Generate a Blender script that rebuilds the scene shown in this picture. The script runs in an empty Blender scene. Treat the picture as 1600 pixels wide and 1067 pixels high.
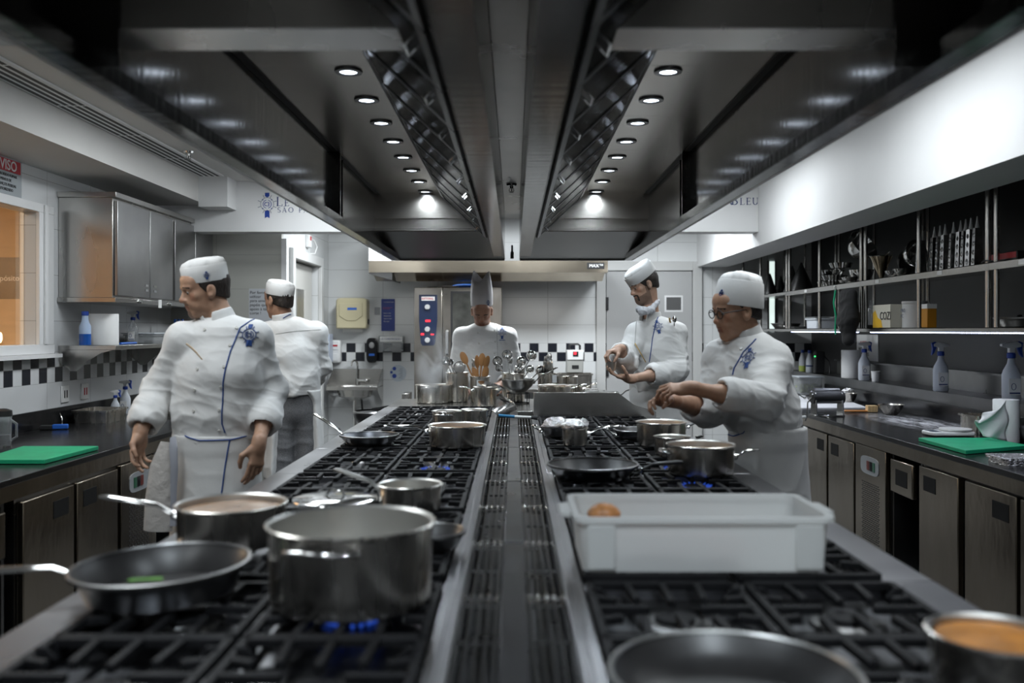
import bpy, bmesh, math, random
import numpy as np
from mathutils import Vector, Matrix
from mathutils.bvhtree import BVHTree
S = bpy.context.scene
COL = S.collection
PI = math.pi
R = math.radians
# ------------------------------------------------------------------ camera
F, VX, VY, CZ = 1420.0, 803.0, 516.0, 1.50       # focal length (px at 1600 wide), vanishing point, eye height
cd = bpy.data.cameras.new('camera'); cam = bpy.data.objects.new('camera', cd); COL.objects.link(cam)
cam.location = (0, 0, CZ); cam.rotation_euler = (PI / 2, 0, 0)
cd.sensor_width = 36; cd.lens = 36 * F / 1600
cd.shift_x = -(VX - 800) / 1600; cd.shift_y = (VY - 533.5) / 1600
cd.clip_start = 0.05; cd.clip_end = 60
cd.dof.use_dof = True; cd.dof.focus_distance = 5.6; cd.dof.aperture_fstop = 2.0
S.camera = cam
# ------------------------------------------------------------------ world, exposure
w = bpy.data.worlds.new('world'); S.world = w; w.use_nodes = True
w.node_tree.nodes['Background'].inputs[0].default_value = (.5, .55, .6, 1)
w.node_tree.nodes['Background'].inputs[1].default_value = 0.02
S.view_settings.view_transform = 'Standard'; S.view_settings.look = 'None'
S.view_settings.gamma = 1; S.view_settings.use_curve_mapping = False
S.view_settings.exposure = 0.0
S.cycles.max_bounces = 7; S.cycles.diffuse_bounces = 3; S.cycles.glossy_bounces = 4
S.cycles.transmission_bounces = 6; S.cycles.volume_bounces = 0
S.cycles.sample_clamp_indirect = 4; S.cycles.use_denoising = True
S.cycles.caustics_reflective = False; S.cycles.caustics_refractive = False
# ------------------------------------------------------------------ lights
def area(name, loc, sx, sy, power, color=(1, 1, 1), rot=(0, 0, 0), spread=180):
    l = bpy.data.lights.new(name, 'AREA'); l.shape = 'RECTANGLE'; l.size = sx; l.size_y = sy
    l.energy = power; l.color = color; l.spread = R(spread)
    o = bpy.data.objects.new(name, l); COL.objects.link(o); o.location = loc; o.rotation_euler = rot
    return o
COOL = (.90, .96, 1.0)
for X, Y, sx_, sy_, p in ((1.42, 4.0, .35, 1.1, 17), (1.42, 6.4, .35, 1.0, 16), (1.35, 8.5, .4, .5, 34), (-1.62, 3.0, .4, 1.2, 24), (-1.62, 5.3, .4, 1.0, 24), (-1.5, 6.7, .4, .4, 14),  # last entry on this line added to brighten the lettered beam
                          (-1.2, 8.5, .4, .5, 36), (.1, 7.95, .9, .3, 70), (-1.6, .6, .4, 1.2, 12), (1.25, .6, .4, 1.2, 9), (0, -1.6, 1.2, .4, 11)):
    area('ceiling_lamp', (X, Y, 2.70), sx_, sy_, p, COOL)
DOWNLIGHT_Y = [2.595 + .428 * (i - 0) + .87 for i in range(8)]
for Y in [.5, .93] + DOWNLIGHT_Y:  # the two nearest pairs are unseen, added to light crate and casserole
    for X in (-.631, .588):
        l = bpy.data.lights.new('hood_lamp', 'SPOT'); l.energy = 32 if Y < 2 else 10 if Y < 5.8 else 15 if Y < 6.3 else 30; l.spot_size = R(150 if Y < 2 else 150 if Y < 6 else 160); l.spot_blend = .8
        l.shadow_soft_size = .03; l.color = (.82, .92, 1.0)
        o = bpy.data.objects.new('hood_lamp', l); COL.objects.link(o); o.location = (X, Y, 2.462)
area('wall_hood_fill', (-.25, 9.22, 2.14), 1.9, .2, 9, (1, .97, .92), spread=150)  # unseen fill light added to brighten the back wall under the hood
area('shelf_led_light', (2.48, 5.0, 1.484), .02, 6.0, 9.0, (.76, .83, 1.0))
area('side_room_lamp', (-4.4, 4.8, 2.6), 1.2, 1.6, 80, (1.0, .80, .58))

# ------------------------------------------------------------------ pixel -> place
def at(px, py, d): return Vector(((px - VX) * d / F, d, CZ - (py - VY) * d / F))
def onz(px, py, z):
    d = F * (CZ - z) / (py - VY); return Vector(((px - VX) * d / F, d, z))
def onx(px, py, x):
    d = F * x / (px - VX); return Vector((x, d, CZ - (py - VY) * d / F))

# ------------------------------------------------------------------ materials
MATS = {}
def nd(nt, t, **kw):
    n = nt.nodes.new(t)
    for k, v in kw.items(): setattr(n, k, v)
    return n
def mat(name, color=(.8, .8, .8), rough=.5, metal=0, spec=.5, emit=None, es=0, alpha=1, trans=0, coat=0, sheen=0,
        noise=None, bump=None, stretch=None, ior=None, sub=0, aniso=0):
    """noise=(scale, amount, rough_amount) colour/roughness variation; bump=(scale, strength, dist); stretch=(x,y,z)"""
    if name in MATS: return MATS[name]
    m = bpy.data.materials.new(name); m.use_nodes = True; nt = m.node_tree; b = nt.nodes['Principled BSDF']
    c = tuple(color) + (1,)
    b.inputs['Base Color'].default_value = c; b.inputs['Roughness'].default_value = rough
    b.inputs['Metallic'].default_value = metal; b.inputs['Specular IOR Level'].default_value = spec
    b.inputs['Alpha'].default_value = alpha; b.inputs['Transmission Weight'].default_value = trans
    b.inputs['Coat Weight'].default_value = coat; b.inputs['Sheen Weight'].default_value = sheen
    if ior: b.inputs['IOR'].default_value = ior
    if sub: b.inputs['Subsurface Weight'].default_value = sub; b.inputs['Subsurface Radius'].default_value = (.02, .01, .006)
    if aniso: b.inputs['Anisotropic'].default_value = aniso
    if emit: b.inputs['Emission Color'].default_value = tuple(emit) + (1,); b.inputs['Emission Strength'].default_value = es
    tc = nd(nt, 'ShaderNodeTexCoord'); mp = nd(nt, 'ShaderNodeMapping'); nt.links.new(tc.outputs['Object'], mp.inputs[0])
    if stretch: mp.inputs['Scale'].default_value = stretch
    if noise:
        n = nd(nt, 'ShaderNodeTexNoise'); n.inputs['Scale'].default_value = noise[0]; n.inputs['Detail'].default_value = 6
        nt.links.new(mp.outputs[0], n.inputs['Vector'])
        hs = nd(nt, 'ShaderNodeMix', data_type='RGBA'); a = noise[1]
        mr = nd(nt, 'ShaderNodeMapRange'); mr.inputs[1].default_value = .3; mr.inputs[2].default_value = .7
        nt.links.new(n.outputs[0], mr.inputs[0]); nt.links.new(mr.outputs[0], hs.inputs[0])
        hs.inputs[6].default_value = tuple(x * (1 - a) for x in color) + (1,)
        hs.inputs[7].default_value = tuple(min(1, x * (1 + a)) for x in color) + (1,)
        nt.links.new(hs.outputs[2], b.inputs['Base Color'])
        if len(noise) > 2:
            r2 = nd(nt, 'ShaderNodeMapRange'); r2.inputs[3].default_value = max(.03, rough - noise[2]); r2.inputs[4].default_value = rough + noise[2]
            nt.links.new(n.outputs[0], r2.inputs[0]); nt.links.new(r2.outputs[0], b.inputs['Roughness'])
    if bump:
        n = nd(nt, 'ShaderNodeTexNoise'); n.inputs['Scale'].default_value = bump[0]; n.inputs['Detail'].default_value = 4
        nt.links.new(mp.outputs[0], n.inputs['Vector'])
        bp = nd(nt, 'ShaderNodeBump'); bp.inputs['Strength'].default_value = bump[1]; bp.inputs['Distance'].default_value = bump[2]
        nt.links.new(n.outputs[0], bp.inputs['Height']); nt.links.new(bp.outputs[0], b.inputs['Normal'])
    MATS[name] = m; return m
def tile_mat(name, axis, ox, oz, base, tw=.6, th=.3, joint=(.30, .30, .29), band=None, rough=.22):
    """glazed wall tiles laid in object space; band=(z0, z1, size) is the two-row black and white checker course"""
    m = bpy.data.materials.new(name); m.use_nodes = True; nt = m.node_tree; b = nt.nodes['Principled BSDF']
    L = nt.links.new
    tc = nd(nt, 'ShaderNodeTexCoord'); sp = nd(nt, 'ShaderNodeSeparateXYZ'); L(tc.outputs['Object'], sp.inputs[0])
    def M(op, a, bb=None):
        n = nd(nt, 'ShaderNodeMath', operation=op)
        for i, v in enumerate((a, bb)):
            if v is None: continue
            if isinstance(v, (int, float)): n.inputs[i].default_value = v
            else: L(v, n.inputs[i])
        return n.outputs[0]
    u = M('SUBTRACT', sp.outputs[axis], ox); z = M('SUBTRACT', sp.outputs[2], oz)
    def line(v, s, wd): return M('LESS_THAN', M('ABSOLUTE', M('SUBTRACT', M('FRACT', M('DIVIDE', v, s)), .5)), .5 - wd / s)
    inside = M('MULTIPLY', line(u, tw, .0015), line(z, th, .0015))
    mx = nd(nt, 'ShaderNodeMix', data_type='RGBA'); L(inside, mx.inputs[0]); mx.inputs[6].default_value = joint + (1,)
    ns = nd(nt, 'ShaderNodeTexNoise'); ns.inputs['Scale'].default_value = 1.3
    L(tc.outputs['Object'], ns.inputs['Vector'])
    bm_ = nd(nt, 'ShaderNodeMix', data_type='RGBA'); L(ns.outputs[0], bm_.inputs[0])
    bm_.inputs[6].default_value = tuple(x * .93 for x in base) + (1,); bm_.inputs[7].default_value = tuple(base) + (1,)
    L(bm_.outputs[2], mx.inputs[7]); out = mx.outputs[2]
    if band:
        z0, z1, s = band
        fl = M('ADD', M('FLOOR', M('DIVIDE', u, s)), M('FLOOR', M('DIVIDE', M('SUBTRACT', sp.outputs[2], z0), (z1 - z0) / 2)))
        par = M('GREATER_THAN', M('ABSOLUTE', M('SUBTRACT', M('FRACT', M('DIVIDE', fl, 2)), 0)), .25)
        c = nd(nt, 'ShaderNodeMix', data_type='RGBA'); L(par, c.inputs[0]); c.inputs[6].default_value = tuple(base) + (1,)
        c.inputs[7].default_value = (.012, .014, .022, 1)
        jn = M('MULTIPLY', line(u, s, .002), line(M('SUBTRACT', sp.outputs[2], z0), (z1 - z0) / 2, .002))
        c2 = nd(nt, 'ShaderNodeMix', data_type='RGBA'); L(jn, c2.inputs[0]); c2.inputs[6].default_value = joint + (1,); L(c.outputs[2], c2.inputs[7])
        ib = M('MULTIPLY', M('GREATER_THAN', sp.outputs[2], z0), M('LESS_THAN', sp.outputs[2], z1))
        c3 = nd(nt, 'ShaderNodeMix', data_type='RGBA'); L(ib, c3.inputs[0]); L(out, c3.inputs[6]); L(c2.outputs[2], c3.inputs[7]); out = c3.outputs[2]
    L(out, b.inputs['Base Color']); b.inputs['Roughness'].default_value = rough
    return m
steel = mat('brushed_steel', (.50, .49, .47), .27, 1, noise=(2.5, .07, .04), stretch=(2, 2, .5))
steel_h = mat('brushed_steel_level', (.50, .49, .47), .25, 1, noise=(2, .06, .03))
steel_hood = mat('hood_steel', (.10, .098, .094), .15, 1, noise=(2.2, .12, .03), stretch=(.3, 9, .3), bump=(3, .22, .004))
steel_dark = mat('dark_steel', (.16, .16, .16), .3, 1, noise=(4, .2, .08))
steel_cab = mat('cabinet_steel', (.29, .25, .20), .22, 1, noise=(1.5, .12, .05), stretch=(2, 2, 1), bump=(2.2, .25, .02))
chrome = mat('polished_steel', (.72, .72, .71), .10, 1)
pot_steel = mat('pot_steel', (.60, .57, .52), .27, 1, noise=(14, .28, .08), stretch=(1, 1, .12))  # stretched colour noise paints upright reflections onto the pot sides
pot_in = mat('pot_inside', (.66, .65, .62), .36, 1, noise=(6, .1, .06))
iron = mat('cast_iron', (.007, .007, .008), .62, 0, .18, noise=(30, .4, .08), bump=(180, .3, .002))
enamel = mat('black_enamel', (.10, .103, .112), .30, 1, .4, noise=(8, .5, .12))
nonstick = mat('nonstick_coating', (.020, .019, .019), .36, 0, .5, noise=(14, .25, .08))
rubber = mat('black_plastic', (.015, .015, .016), .42)
blackgloss = mat('black_gloss', (.010, .010, .012), .12)
granite = mat('black_granite', (.009, .009, .010), .2, 0, .38, noise=(60, .6, .05))
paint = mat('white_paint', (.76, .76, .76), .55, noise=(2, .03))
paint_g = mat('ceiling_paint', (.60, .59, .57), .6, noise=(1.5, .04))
white_pl = mat('white_plastic', (.72, .72, .71), .38)
clear_pl = mat('clear_plastic', (.85, .88, .9), .12, trans=.75, alpha=.65, ior=1.3)
frost_pl = mat('frosted_plastic', (.74, .78, .84), .35, trans=.25, sub=.0)
glass = mat('glass', (.9, .93, .95), .03, trans=1, ior=1.1, alpha=.4)
blue = mat('royal_blue', (.012, .05, .30), .5)
blue_pl = mat('blue_plastic', (.02, .12, .50), .35)
navy = mat('navy_paint', (.006, .014, .045), .35)
green_pl = mat('green_board', (.01, .36, .17), .5, noise=(14, .12))
red = mat('red_paint', (.45, .02, .03), .45)
paper = mat('white_paper', (.80, .80, .79), .8, bump=(25, .3, .004))
wood = mat('spoon_wood', (.42, .20, .07), .55, noise=(12, .3), stretch=(1, 1, .2))
black_ink = mat('black_ink', (.02, .02, .02), .6)
navy_ink = mat('navy_ink', (.02, .045, .16), .5)
grey_ink = mat('grey_ink', (.25, .27, .32), .6)
door_pt = mat('door_paint', (.56, .56, .55), .45, noise=(2, .03))
foil = mat('aluminium_foil', (.75, .75, .76), .22, 1, bump=(55, 1, .02))
led = mat('downlight_lens', (1, 1, 1), .3, emit=(.75, .85, 1.0), es=14)
strip_led = mat('led_bead', (1, 1, 1), .3, emit=(.55, .65, 1.0), es=7)
flame_m = mat('gas_flame', (.0, .0, .1), .3, emit=(.05, .16, 1.0), es=.45, alpha=.5)
redled = mat('red_display', (.1, .0, .0), .3, emit=(1, .03, .05), es=2.5)
greenled = mat('green_lamp', (.0, .1, .0), .3, emit=(.05, 1, .2), es=3)
gold = mat('brass', (.62, .42, .16), .28, 1)

# ------------------------------------------------------------------ mesh builder
class MB:
    def __init__(s): s.v = []; s.f = []; s.m = []
    def add(s, vs, fs, mi=0):
        o = len(s.v); s.v += [tuple(x) for x in vs]; s.f += [tuple(i + o for i in f) for f in fs]; s.m += [mi] * len(fs); return s
    def box(s, x0, x1, y0, y1, z0, z1, mi=0):
        return s.add([(x0, y0, z0), (x1, y0, z0), (x1, y1, z0), (x0, y1, z0), (x0, y0, z1), (x1, y0, z1), (x1, y1, z1), (x0, y1, z1)],
                     [(0, 3, 2, 1), (4, 5, 6, 7), (0, 1, 5, 4), (1, 2, 6, 5), (2, 3, 7, 6), (3, 0, 4, 7)], mi)
    def prism(s, poly, axis, a, b, mi=0):
        """poly: 2D points in the two other axes; extruded along axis from a to b"""
        def p(q, t): return {0: (t, q[0], q[1]), 1: (q[0], t, q[1]), 2: (q[0], q[1], t)}[axis]
        n = len(poly); vs = [p(q, a) for q in poly] + [p(q, b) for q in poly]
        fs = [tuple(range(n))[::-1], tuple(range(n, 2 * n))] + [(i, (i + 1) % n, n + (i + 1) % n, n + i) for i in range(n)]
        return s.add(vs, fs, mi)
    def lathe(s, prof, seg=32, c=(0, 0, 0), mi=0, caps=True, sx=1, sy=1):
        n = len(prof); vs = []; fs = []
        for r, z in prof:
            for k in range(seg):
                a = 2 * PI * k / seg; vs.append((c[0] + r * math.cos(a) * sx, c[1] + r * math.sin(a) * sy, c[2] + z))
        for i in range(n - 1):
            for k in range(seg):
                k2 = (k + 1) % seg; fs.append((i * seg + k, i * seg + k2, (i + 1) * seg + k2, (i + 1) * seg + k))
        if caps:
            if prof[0][0] > 1e-6: fs.append(tuple(range(seg))[::-1])
            if prof[-1][0] > 1e-6: fs.append(tuple(range((n - 1) * seg, n * seg)))
        return s.add(vs, fs, mi)
    def cyl(s, p0, p1, r0, r1=None, seg=12, mi=0): return s.tube([p0, p1], [r0, r0 if r1 is None else r1], seg, mi)
    def tube(s, pts, r, seg=8, mi=0, flat=1, up=(0, 0, 1), closed=False):
        pts = [Vector(p) for p in pts]; n = len(pts)
        if isinstance(r, (int, float)): r = [r] * n
        vs = []; fs = []; u = None
        for i, p in enumerate(pts):
            if closed: t = pts[(i + 1) % n] - pts[i - 1]
            else: t = pts[min(i + 1, n - 1)] - pts[max(i - 1, 0)]
            if t.length < 1e-9: t = Vector((0, 0, 1))
            t.normalize()
            if u is None:
                u = Vector(up)
                if abs(u.dot(t)) > .95: u = Vector((1, 0, 0))
            u = (u - t * u.dot(t)).normalized(); q = t.cross(u)
            for k in range(seg):
                a = 2 * PI * k / seg; vs.append(p + q * (math.cos(a) * r[i]) + u * (math.sin(a) * r[i] * flat))
        for i in range(n if closed else n - 1):
            j = (i + 1) % n
            for k in range(seg): fs.append((i * seg + k, i * seg + (k + 1) % seg, j * seg + (k + 1) % seg, j * seg + k))
        if not closed: fs += [tuple(range(seg))[::-1], tuple(range((n - 1) * seg, n * seg))]
        return s.add(vs, fs, mi)
    def ball(s, c, r, seg=16, rings=10, mi=0):
        rx, ry, rz = (r, r, r) if isinstance(r, (int, float)) else r
        prof = [(math.sin(PI * i / rings), -math.cos(PI * i / rings)) for i in range(rings + 1)]
        vs = [(c[0] + rx * q[0] * math.cos(2 * PI * k / seg), c[1] + ry * q[0] * math.sin(2 * PI * k / seg), c[2] + rz * q[1]) for q in prof for k in range(seg)]
        fs = [(i * seg + k, i * seg + (k + 1) % seg, (i + 1) * seg + (k + 1) % seg, (i + 1) * seg + k) for i in range(rings) for k in range(seg)]
        return s.add(vs, fs, mi)
    def xf(s, M, start=0):
        s.v[start:] = [tuple(M @ Vector(p)) for p in s.v[start:]]; return s
    def build(s, name, m, parent=None, smooth=35, bevel=0, loc=None, rot=None, fix=False):
        me = bpy.data.meshes.new(name); me.from_pydata(s.v, [], s.f)
        for x in (m if isinstance(m, (list, tuple)) else [m]): me.materials.append(x)
        if any(s.m): me.polygons.foreach_set('material_index', s.m)
        if fix:
            bm = bmesh.new(); bm.from_mesh(me); bmesh.ops.remove_doubles(bm, verts=bm.verts, dist=1e-5)
            bmesh.ops.recalc_face_normals(bm, faces=bm.faces); bm.to_mesh(me); bm.free()
        if smooth:
            me.polygons.foreach_set('use_smooth', [True] * len(me.polygons)); me.update(); me.set_sharp_from_angle(angle=R(smooth))
        me.update(); o = bpy.data.objects.new(name, me); COL.objects.link(o)
        if parent: o.parent = parent
        if loc: o.location = loc
        if rot: o.rotation_euler = rot
        if bevel:
            b = o.modifiers.new('bevel', 'BEVEL'); b.width = bevel; b.segments = 2; b.limit_method = 'ANGLE'
        return o
def tag(o, label=None, cat=None, group=None, kind=None):
    if label: o['label'] = label
    if cat: o['category'] = cat
    if group: o['group'] = group
    if kind: o['kind'] = kind
    return o
def empty(name, label, cat, loc=(0, 0, 0), rz=0, group=None):
    o = bpy.data.objects.new(name, None); COL.objects.link(o); o.location = loc; o.rotation_euler = (0, 0, rz)
    o.empty_display_size = .1
    return tag(o, label, cat, group)
def copy_tree(o, parent=None):
    c = o.copy(); COL.objects.link(c)
    if parent: c.parent = parent
    for ch in list(o.children): copy_tree(ch, c)
    return c
def struct(o): o['kind'] = 'structure'; return o
def box(name, m, x0, x1, y0, y1, z0, z1, parent=None, bevel=0): return MB().box(x0, x1, y0, y1, z0, z1).build(name, m, parent, bevel=bevel)
def text(name, s, size, m, loc, rot=(PI / 2, 0, 0), parent=None, align='LEFT', ext=.0008, scale=(1, 1), bold=0, space=1, lines=1):
    c = bpy.data.curves.new(name, 'FONT'); c.body = s; c.size = size; c.align_x = align; c.extrude = ext; c.offset = bold
    c.space_character = space; c.space_line = lines; c.resolution_u = 3
    t = bpy.data.objects.new(name, c); COL.objects.link(t)
    me = bpy.data.meshes.new_from_object(t.evaluated_get(bpy.context.evaluated_depsgraph_get()))
    bpy.data.objects.remove(t)
    o = bpy.data.objects.new(name, me); COL.objects.link(o); me.materials.clear(); me.materials.append(m)
    o.location = loc; o.rotation_euler = rot; o.scale = (scale[0], scale[1], 1)
    if parent: o.parent = parent
    return o

recess_m = mat('recess_black', (.006, .006, .006), .7, 0, .2)
ORD = ['first', 'second', 'third', 'fourth', 'fifth', 'sixth', 'seventh', 'eighth', 'ninth', 'tenth', 'eleventh', 'twelfth', 'thirteenth', 'fourteenth', 'fifteenth', 'sixteenth']
# ------------------------------------------------------------------ room shell
ZC = 2.72
YB = 9.93
TB = (1.16, 1.36, .1)
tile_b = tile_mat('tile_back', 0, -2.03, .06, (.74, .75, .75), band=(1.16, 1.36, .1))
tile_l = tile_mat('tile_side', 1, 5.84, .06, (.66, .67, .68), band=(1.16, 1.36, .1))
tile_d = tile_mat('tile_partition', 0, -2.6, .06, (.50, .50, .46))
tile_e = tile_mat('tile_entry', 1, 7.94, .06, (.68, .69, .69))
floor_m = tile_mat('floor_tile', 0, 0, 0, (.26, .25, .24), tw=.4, th=50, joint=(.12, .12, .12), rough=.35)
dark_wall = mat('charcoal_cladding', (.016, .016, .017), .4, noise=(3, .2))
struct(box('floor', floor_m, -3.1, 3.35, -2.6, 10.03, -.1, 0))
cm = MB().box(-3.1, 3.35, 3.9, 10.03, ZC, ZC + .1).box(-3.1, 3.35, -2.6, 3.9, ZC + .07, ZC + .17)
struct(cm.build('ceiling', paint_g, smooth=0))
struct(box('wall_back', tile_b, -3.1, 3.35, YB, 10.03, 0, ZC))
struct(box('wall_front', paint, -3.1, 3.35, -2.6, -2.5, 0, ZC + .07))
WY0, WY1, WZ0, WZ1 = 3.6, 5.70, 1.41, 2.243
wl = MB().box(-3.1, -3.0, -2.5, WY0, 0, ZC + .07).box(-3.1, -3.0, WY1, YB, 0, ZC).box(-3.1, -3.0, WY0, WY1, 0, WZ0).box(-3.1, -3.0, WY0, WY1, WZ1, ZC)
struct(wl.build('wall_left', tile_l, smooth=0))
struct(box('wall_right', dark_wall, 3.25, 3.35, -2.5, YB, 0, ZC + .07))
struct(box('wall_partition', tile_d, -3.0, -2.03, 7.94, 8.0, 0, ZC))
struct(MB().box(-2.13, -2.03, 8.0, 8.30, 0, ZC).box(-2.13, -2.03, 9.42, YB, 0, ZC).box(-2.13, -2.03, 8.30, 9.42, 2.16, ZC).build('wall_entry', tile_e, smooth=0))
# bulkheads: along the two long walls and the lettered one across
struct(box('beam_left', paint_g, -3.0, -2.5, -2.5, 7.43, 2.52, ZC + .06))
struct(box('beam_left_end', paint, -2.5, -2.27, 7.2, 7.43, 2.48, ZC - .001))
struct(box('beam_right', paint, 2.0, 2.33, -2.5, YB - .001, 2.19, ZC + .06))
struct(MB().box(-3.0, -1.02, 7.431, 7.62, 2.306, ZC - .001).box(1.0, 1.999, 7.431, 7.62, 2.306, ZC - .001).box(-1.02, 1.0, 7.431, 7.62, 2.56, ZC - .001).build('beam_lettered', paint, smooth=0))
# window to the side room
wf = MB()
for (y0, y1) in ((WY1, WY1 + .18), (WY0 - .18, WY0)): wf.box(-2.999, -2.975, y0, y1, WZ0, WZ1)
wf.box(-2.999, -2.975, WY0 - .18, WY1 + .18, WZ1, WZ1 + .055).box(-2.999, -2.97, WY0 - .18, WY1 + .18, WZ0 - .06, WZ0)
wf.box(-2.974, -2.962, WY1 + .05, WY1 + .09, WZ0 + .001, WZ1 + .05)
win = struct(wf.build('window_1', paint, bevel=.003))
MB().box(-3.075, -3.069, WY0, WY1, WZ0, WZ1).build('window_glass', glass, win)
MB().box(-3.0, -2.93, WY0 - .18, WY1 + .2, WZ0 - .085, WZ0 - .061).build('window_sill', paint, win)
warm = mat('warm_plaster', (.66, .50, .33), .7, noise=(3, .12), stretch=(1, 1, 4))
sr = MB().box(-5.1, -5.0, 2.2, 7.8, 0, 2.75).box(-5.0, -3.1, 7.7, 7.8, 0, 2.75).box(-5.0, -3.1, 2.1, 2.2, 0, 2.75).box(-5.1, -3.1, 2.1, 7.8, 2.75, 2.8).box(-5.1, -3.1, 2.1, 7.8, -.1, 0)
struct(sr.build('wall_side_room', warm, smooth=0))
# small daylight window at the far end of the niche
w2 = struct(MB().box(2.77, 2.785, YB - .02, YB - .001, 1.48, 2.26).box(2.845, 2.86, YB - .02, YB - .001, 1.48, 2.26).build('window_2', steel_dark, smooth=0))
MB().box(2.785, 2.845, YB - .012, YB - .006, 1.5, 2.25).build('window_glass', mat('bright_pane', (.8, .85, .9), .3, emit=(.75, .9, .85), es=1.0), w2)
# doors
def door_frame(m, axis, a0, a1, z1, p0, p1, wd=.10):
    for q0, q1, zz0, zz1 in ((a0, a0 + wd, 0, z1), (a1 - wd, a1, 0, z1), (a0 + wd, a1 - wd, z1 - wd, z1)):
        if axis == 0: m.box(q0, q1, p0, p1, zz0, zz1)
        else: m.box(p0, p1, q0, q1, zz0, zz1)
d1 = MB(); door_frame(d1, 0, .90, 2.05, 2.25, YB - .04, YB - .001)
d1 = struct(d1.build('door_1', door_pt, bevel=.004))
MB().box(1.01, 1.94, YB - .030, YB - .002, .01, 2.14).build('door_leaf', mat('door_grey', (.43, .43, .43), .42), d1)
MB().box(1.66, 1.82, YB - .034, YB - .028, 1.72, 1.86).build('viewing_pane', mat('dark_pane', (.12, .12, .12), .1), d1)
MB().box(1.64, 1.84, YB - .033, YB - .026, 1.70, 1.88).build('pane_trim', paint, d1)
MB().box(1.0, 1.03, YB - .05, YB - .03, 1.72, 1.86).box(1.0, 1.03, YB - .05, YB - .03, .3, .44).box(1.0, 1.03, YB - .05, YB - .03, 1.0, 1.14).build('hinge', rubber, d1)
d2 = MB(); door_frame(d2, 1, 8.21, 9.51, 2.25, -2.029, -1.99, .09)
d2 = struct(d2.build('door_2', door_pt, bevel=.004))
MB().box(-2.12, -2.09, 8.35, 9.40, .01, 2.15).build('door_leaf', mat('door_cream', (.50, .49, .46), .45), d2)
MB().box(-2.088, -2.08, 8.72, 9.0, 1.25, 1.9).build('door_plate', steel, d2)
struct(box('trim_corner', paint, -2.03, -1.985, 7.93, 8.0, 0, 2.3))
# skirting
struct(box('baseboard_back', steel_dark, -2.0, 2.0, YB - .012, YB - .001, 0, .08))

# ------------------------------------------------------------------ wall and ceiling fittings
vent = MB().box(-2.47, -2.28, 2.6, 7.15, ZC - .012, ZC - .001)
vent = vent.build('air_diffuser', paint, bevel=.002)
tag(vent, 'long white slotted air diffuser in the ceiling beside the hood', 'air vent')
for k in range(4):
    x = -2.455 + k * .043
    sl = MB()
    for y in np.arange(2.65, 7.1, .75): sl.box(x, x + .022, y, min(y + .73, 7.12), ZC - .0135, ZC - .0119)
    sl.build('slot', black_ink, vent)
def sprinkler(x, y, z, label):
    o = empty('sprinkler', label, 'sprinkler', (x, y, z))
    MB().lathe([(.001, 0), (.035, 0), (.03, -.012), (.012, -.016), (.010, -.03), (.001, -.03)], 16).build('escutcheon', chrome, o)
    m = MB().cyl((0, 0, -.028), (0, 0, -.05), .004); m.tube([(.012, 0, -.028), (.016, 0, -.045), (0, 0, -.056)], .0025, 6); m.tube([(-.012, 0, -.028), (-.016, 0, -.045), (0, 0, -.056)], .0025, 6)
    m.lathe([(.001, -.056), (.018, -.057), (.018, -.059), (.001, -.060)], 12); m.build('deflector', steel_dark, o)
sprinkler(-2.22, 6.2, ZC, 'metal fire sprinkler on the ceiling above the wall cabinet')

# lettering on the cross bulkhead: a small serif stroke alphabet
GL = {'L': [('s', 0, 1), ('h', 0, .62, 0), ('t', .62, .0, .22)], 'E': [('s', 0, 1), ('h', 0, .60, 0), ('h', 0, .45, .5), ('h', 0, .58, 1), ('t', .60, 0, .2), ('t', .58, .82, 1), ('t', .45, .4, .62)],
      'C': [('arc', .5, .5, .46, .5, 45, 315)], 'O': [('arc', .5, .5, .46, .5, 0, 360)], 'Q': [],
      'N': [('v', .06, 0, 1, .35), ('d', .04, 1, .74, 0, 1), ('v', .74, 0, 1, .35)],
      'B': [('s', 0, 1), ('arc', .28, .74, .30, .26, -90, 90), ('arc', .28, .26, .36, .26, -90, 90), ('h', 0, .3, 0), ('h', 0, .3, 1), ('h', 0, .3, .5)],
      'R': [('s', 0, 1), ('arc', .28, .74, .30, .26, -90, 90), ('h', 0, .3, 1), ('h', 0, .3, .5), ('d', .28, .5, .74, 0, .9)],
      'D': [('s', 0, 1), ('arc', .20, .5, .52, .5, -90, 90), ('h', 0, .2, 0), ('h', 0, .2, 1)],
      'U': [('v', .10, .3, 1, 1), ('v', .66, .3, 1, .4), ('arc', .38, .3, .28, .3, 180, 360), ('h', -.02, .22, 1), ('h', .56, .76, 1)],
      'S': [('arc', .32, .74, .24, .26, 30, 270), ('arc', .32, .26, .26, .26, -150, 90)],
      'A': [('d', .36, 1, .06, 0, .4), ('d', .36, 1, .70, 0, 1), ('h', .16, .58, .34), ('h', -.04, .16, 0), ('h', .60, .82, 0)],
      'P': [('s', 0, 1), ('arc', .28, .72, .30, .28, -90, 90), ('h', 0, .3, 1), ('h', 0, .3, .45)], '~': [('d', .2, 1.16, .52, 1.2, .5)]}
GW = {'L': .78, 'E': .78, 'C': 1.1, 'O': 1.12, 'N': .95, 'B': .82, 'R': .86, 'D': .92, 'U': .9, 'S': .74, 'A': .9, 'P': .74, ' ': .45}
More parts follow.
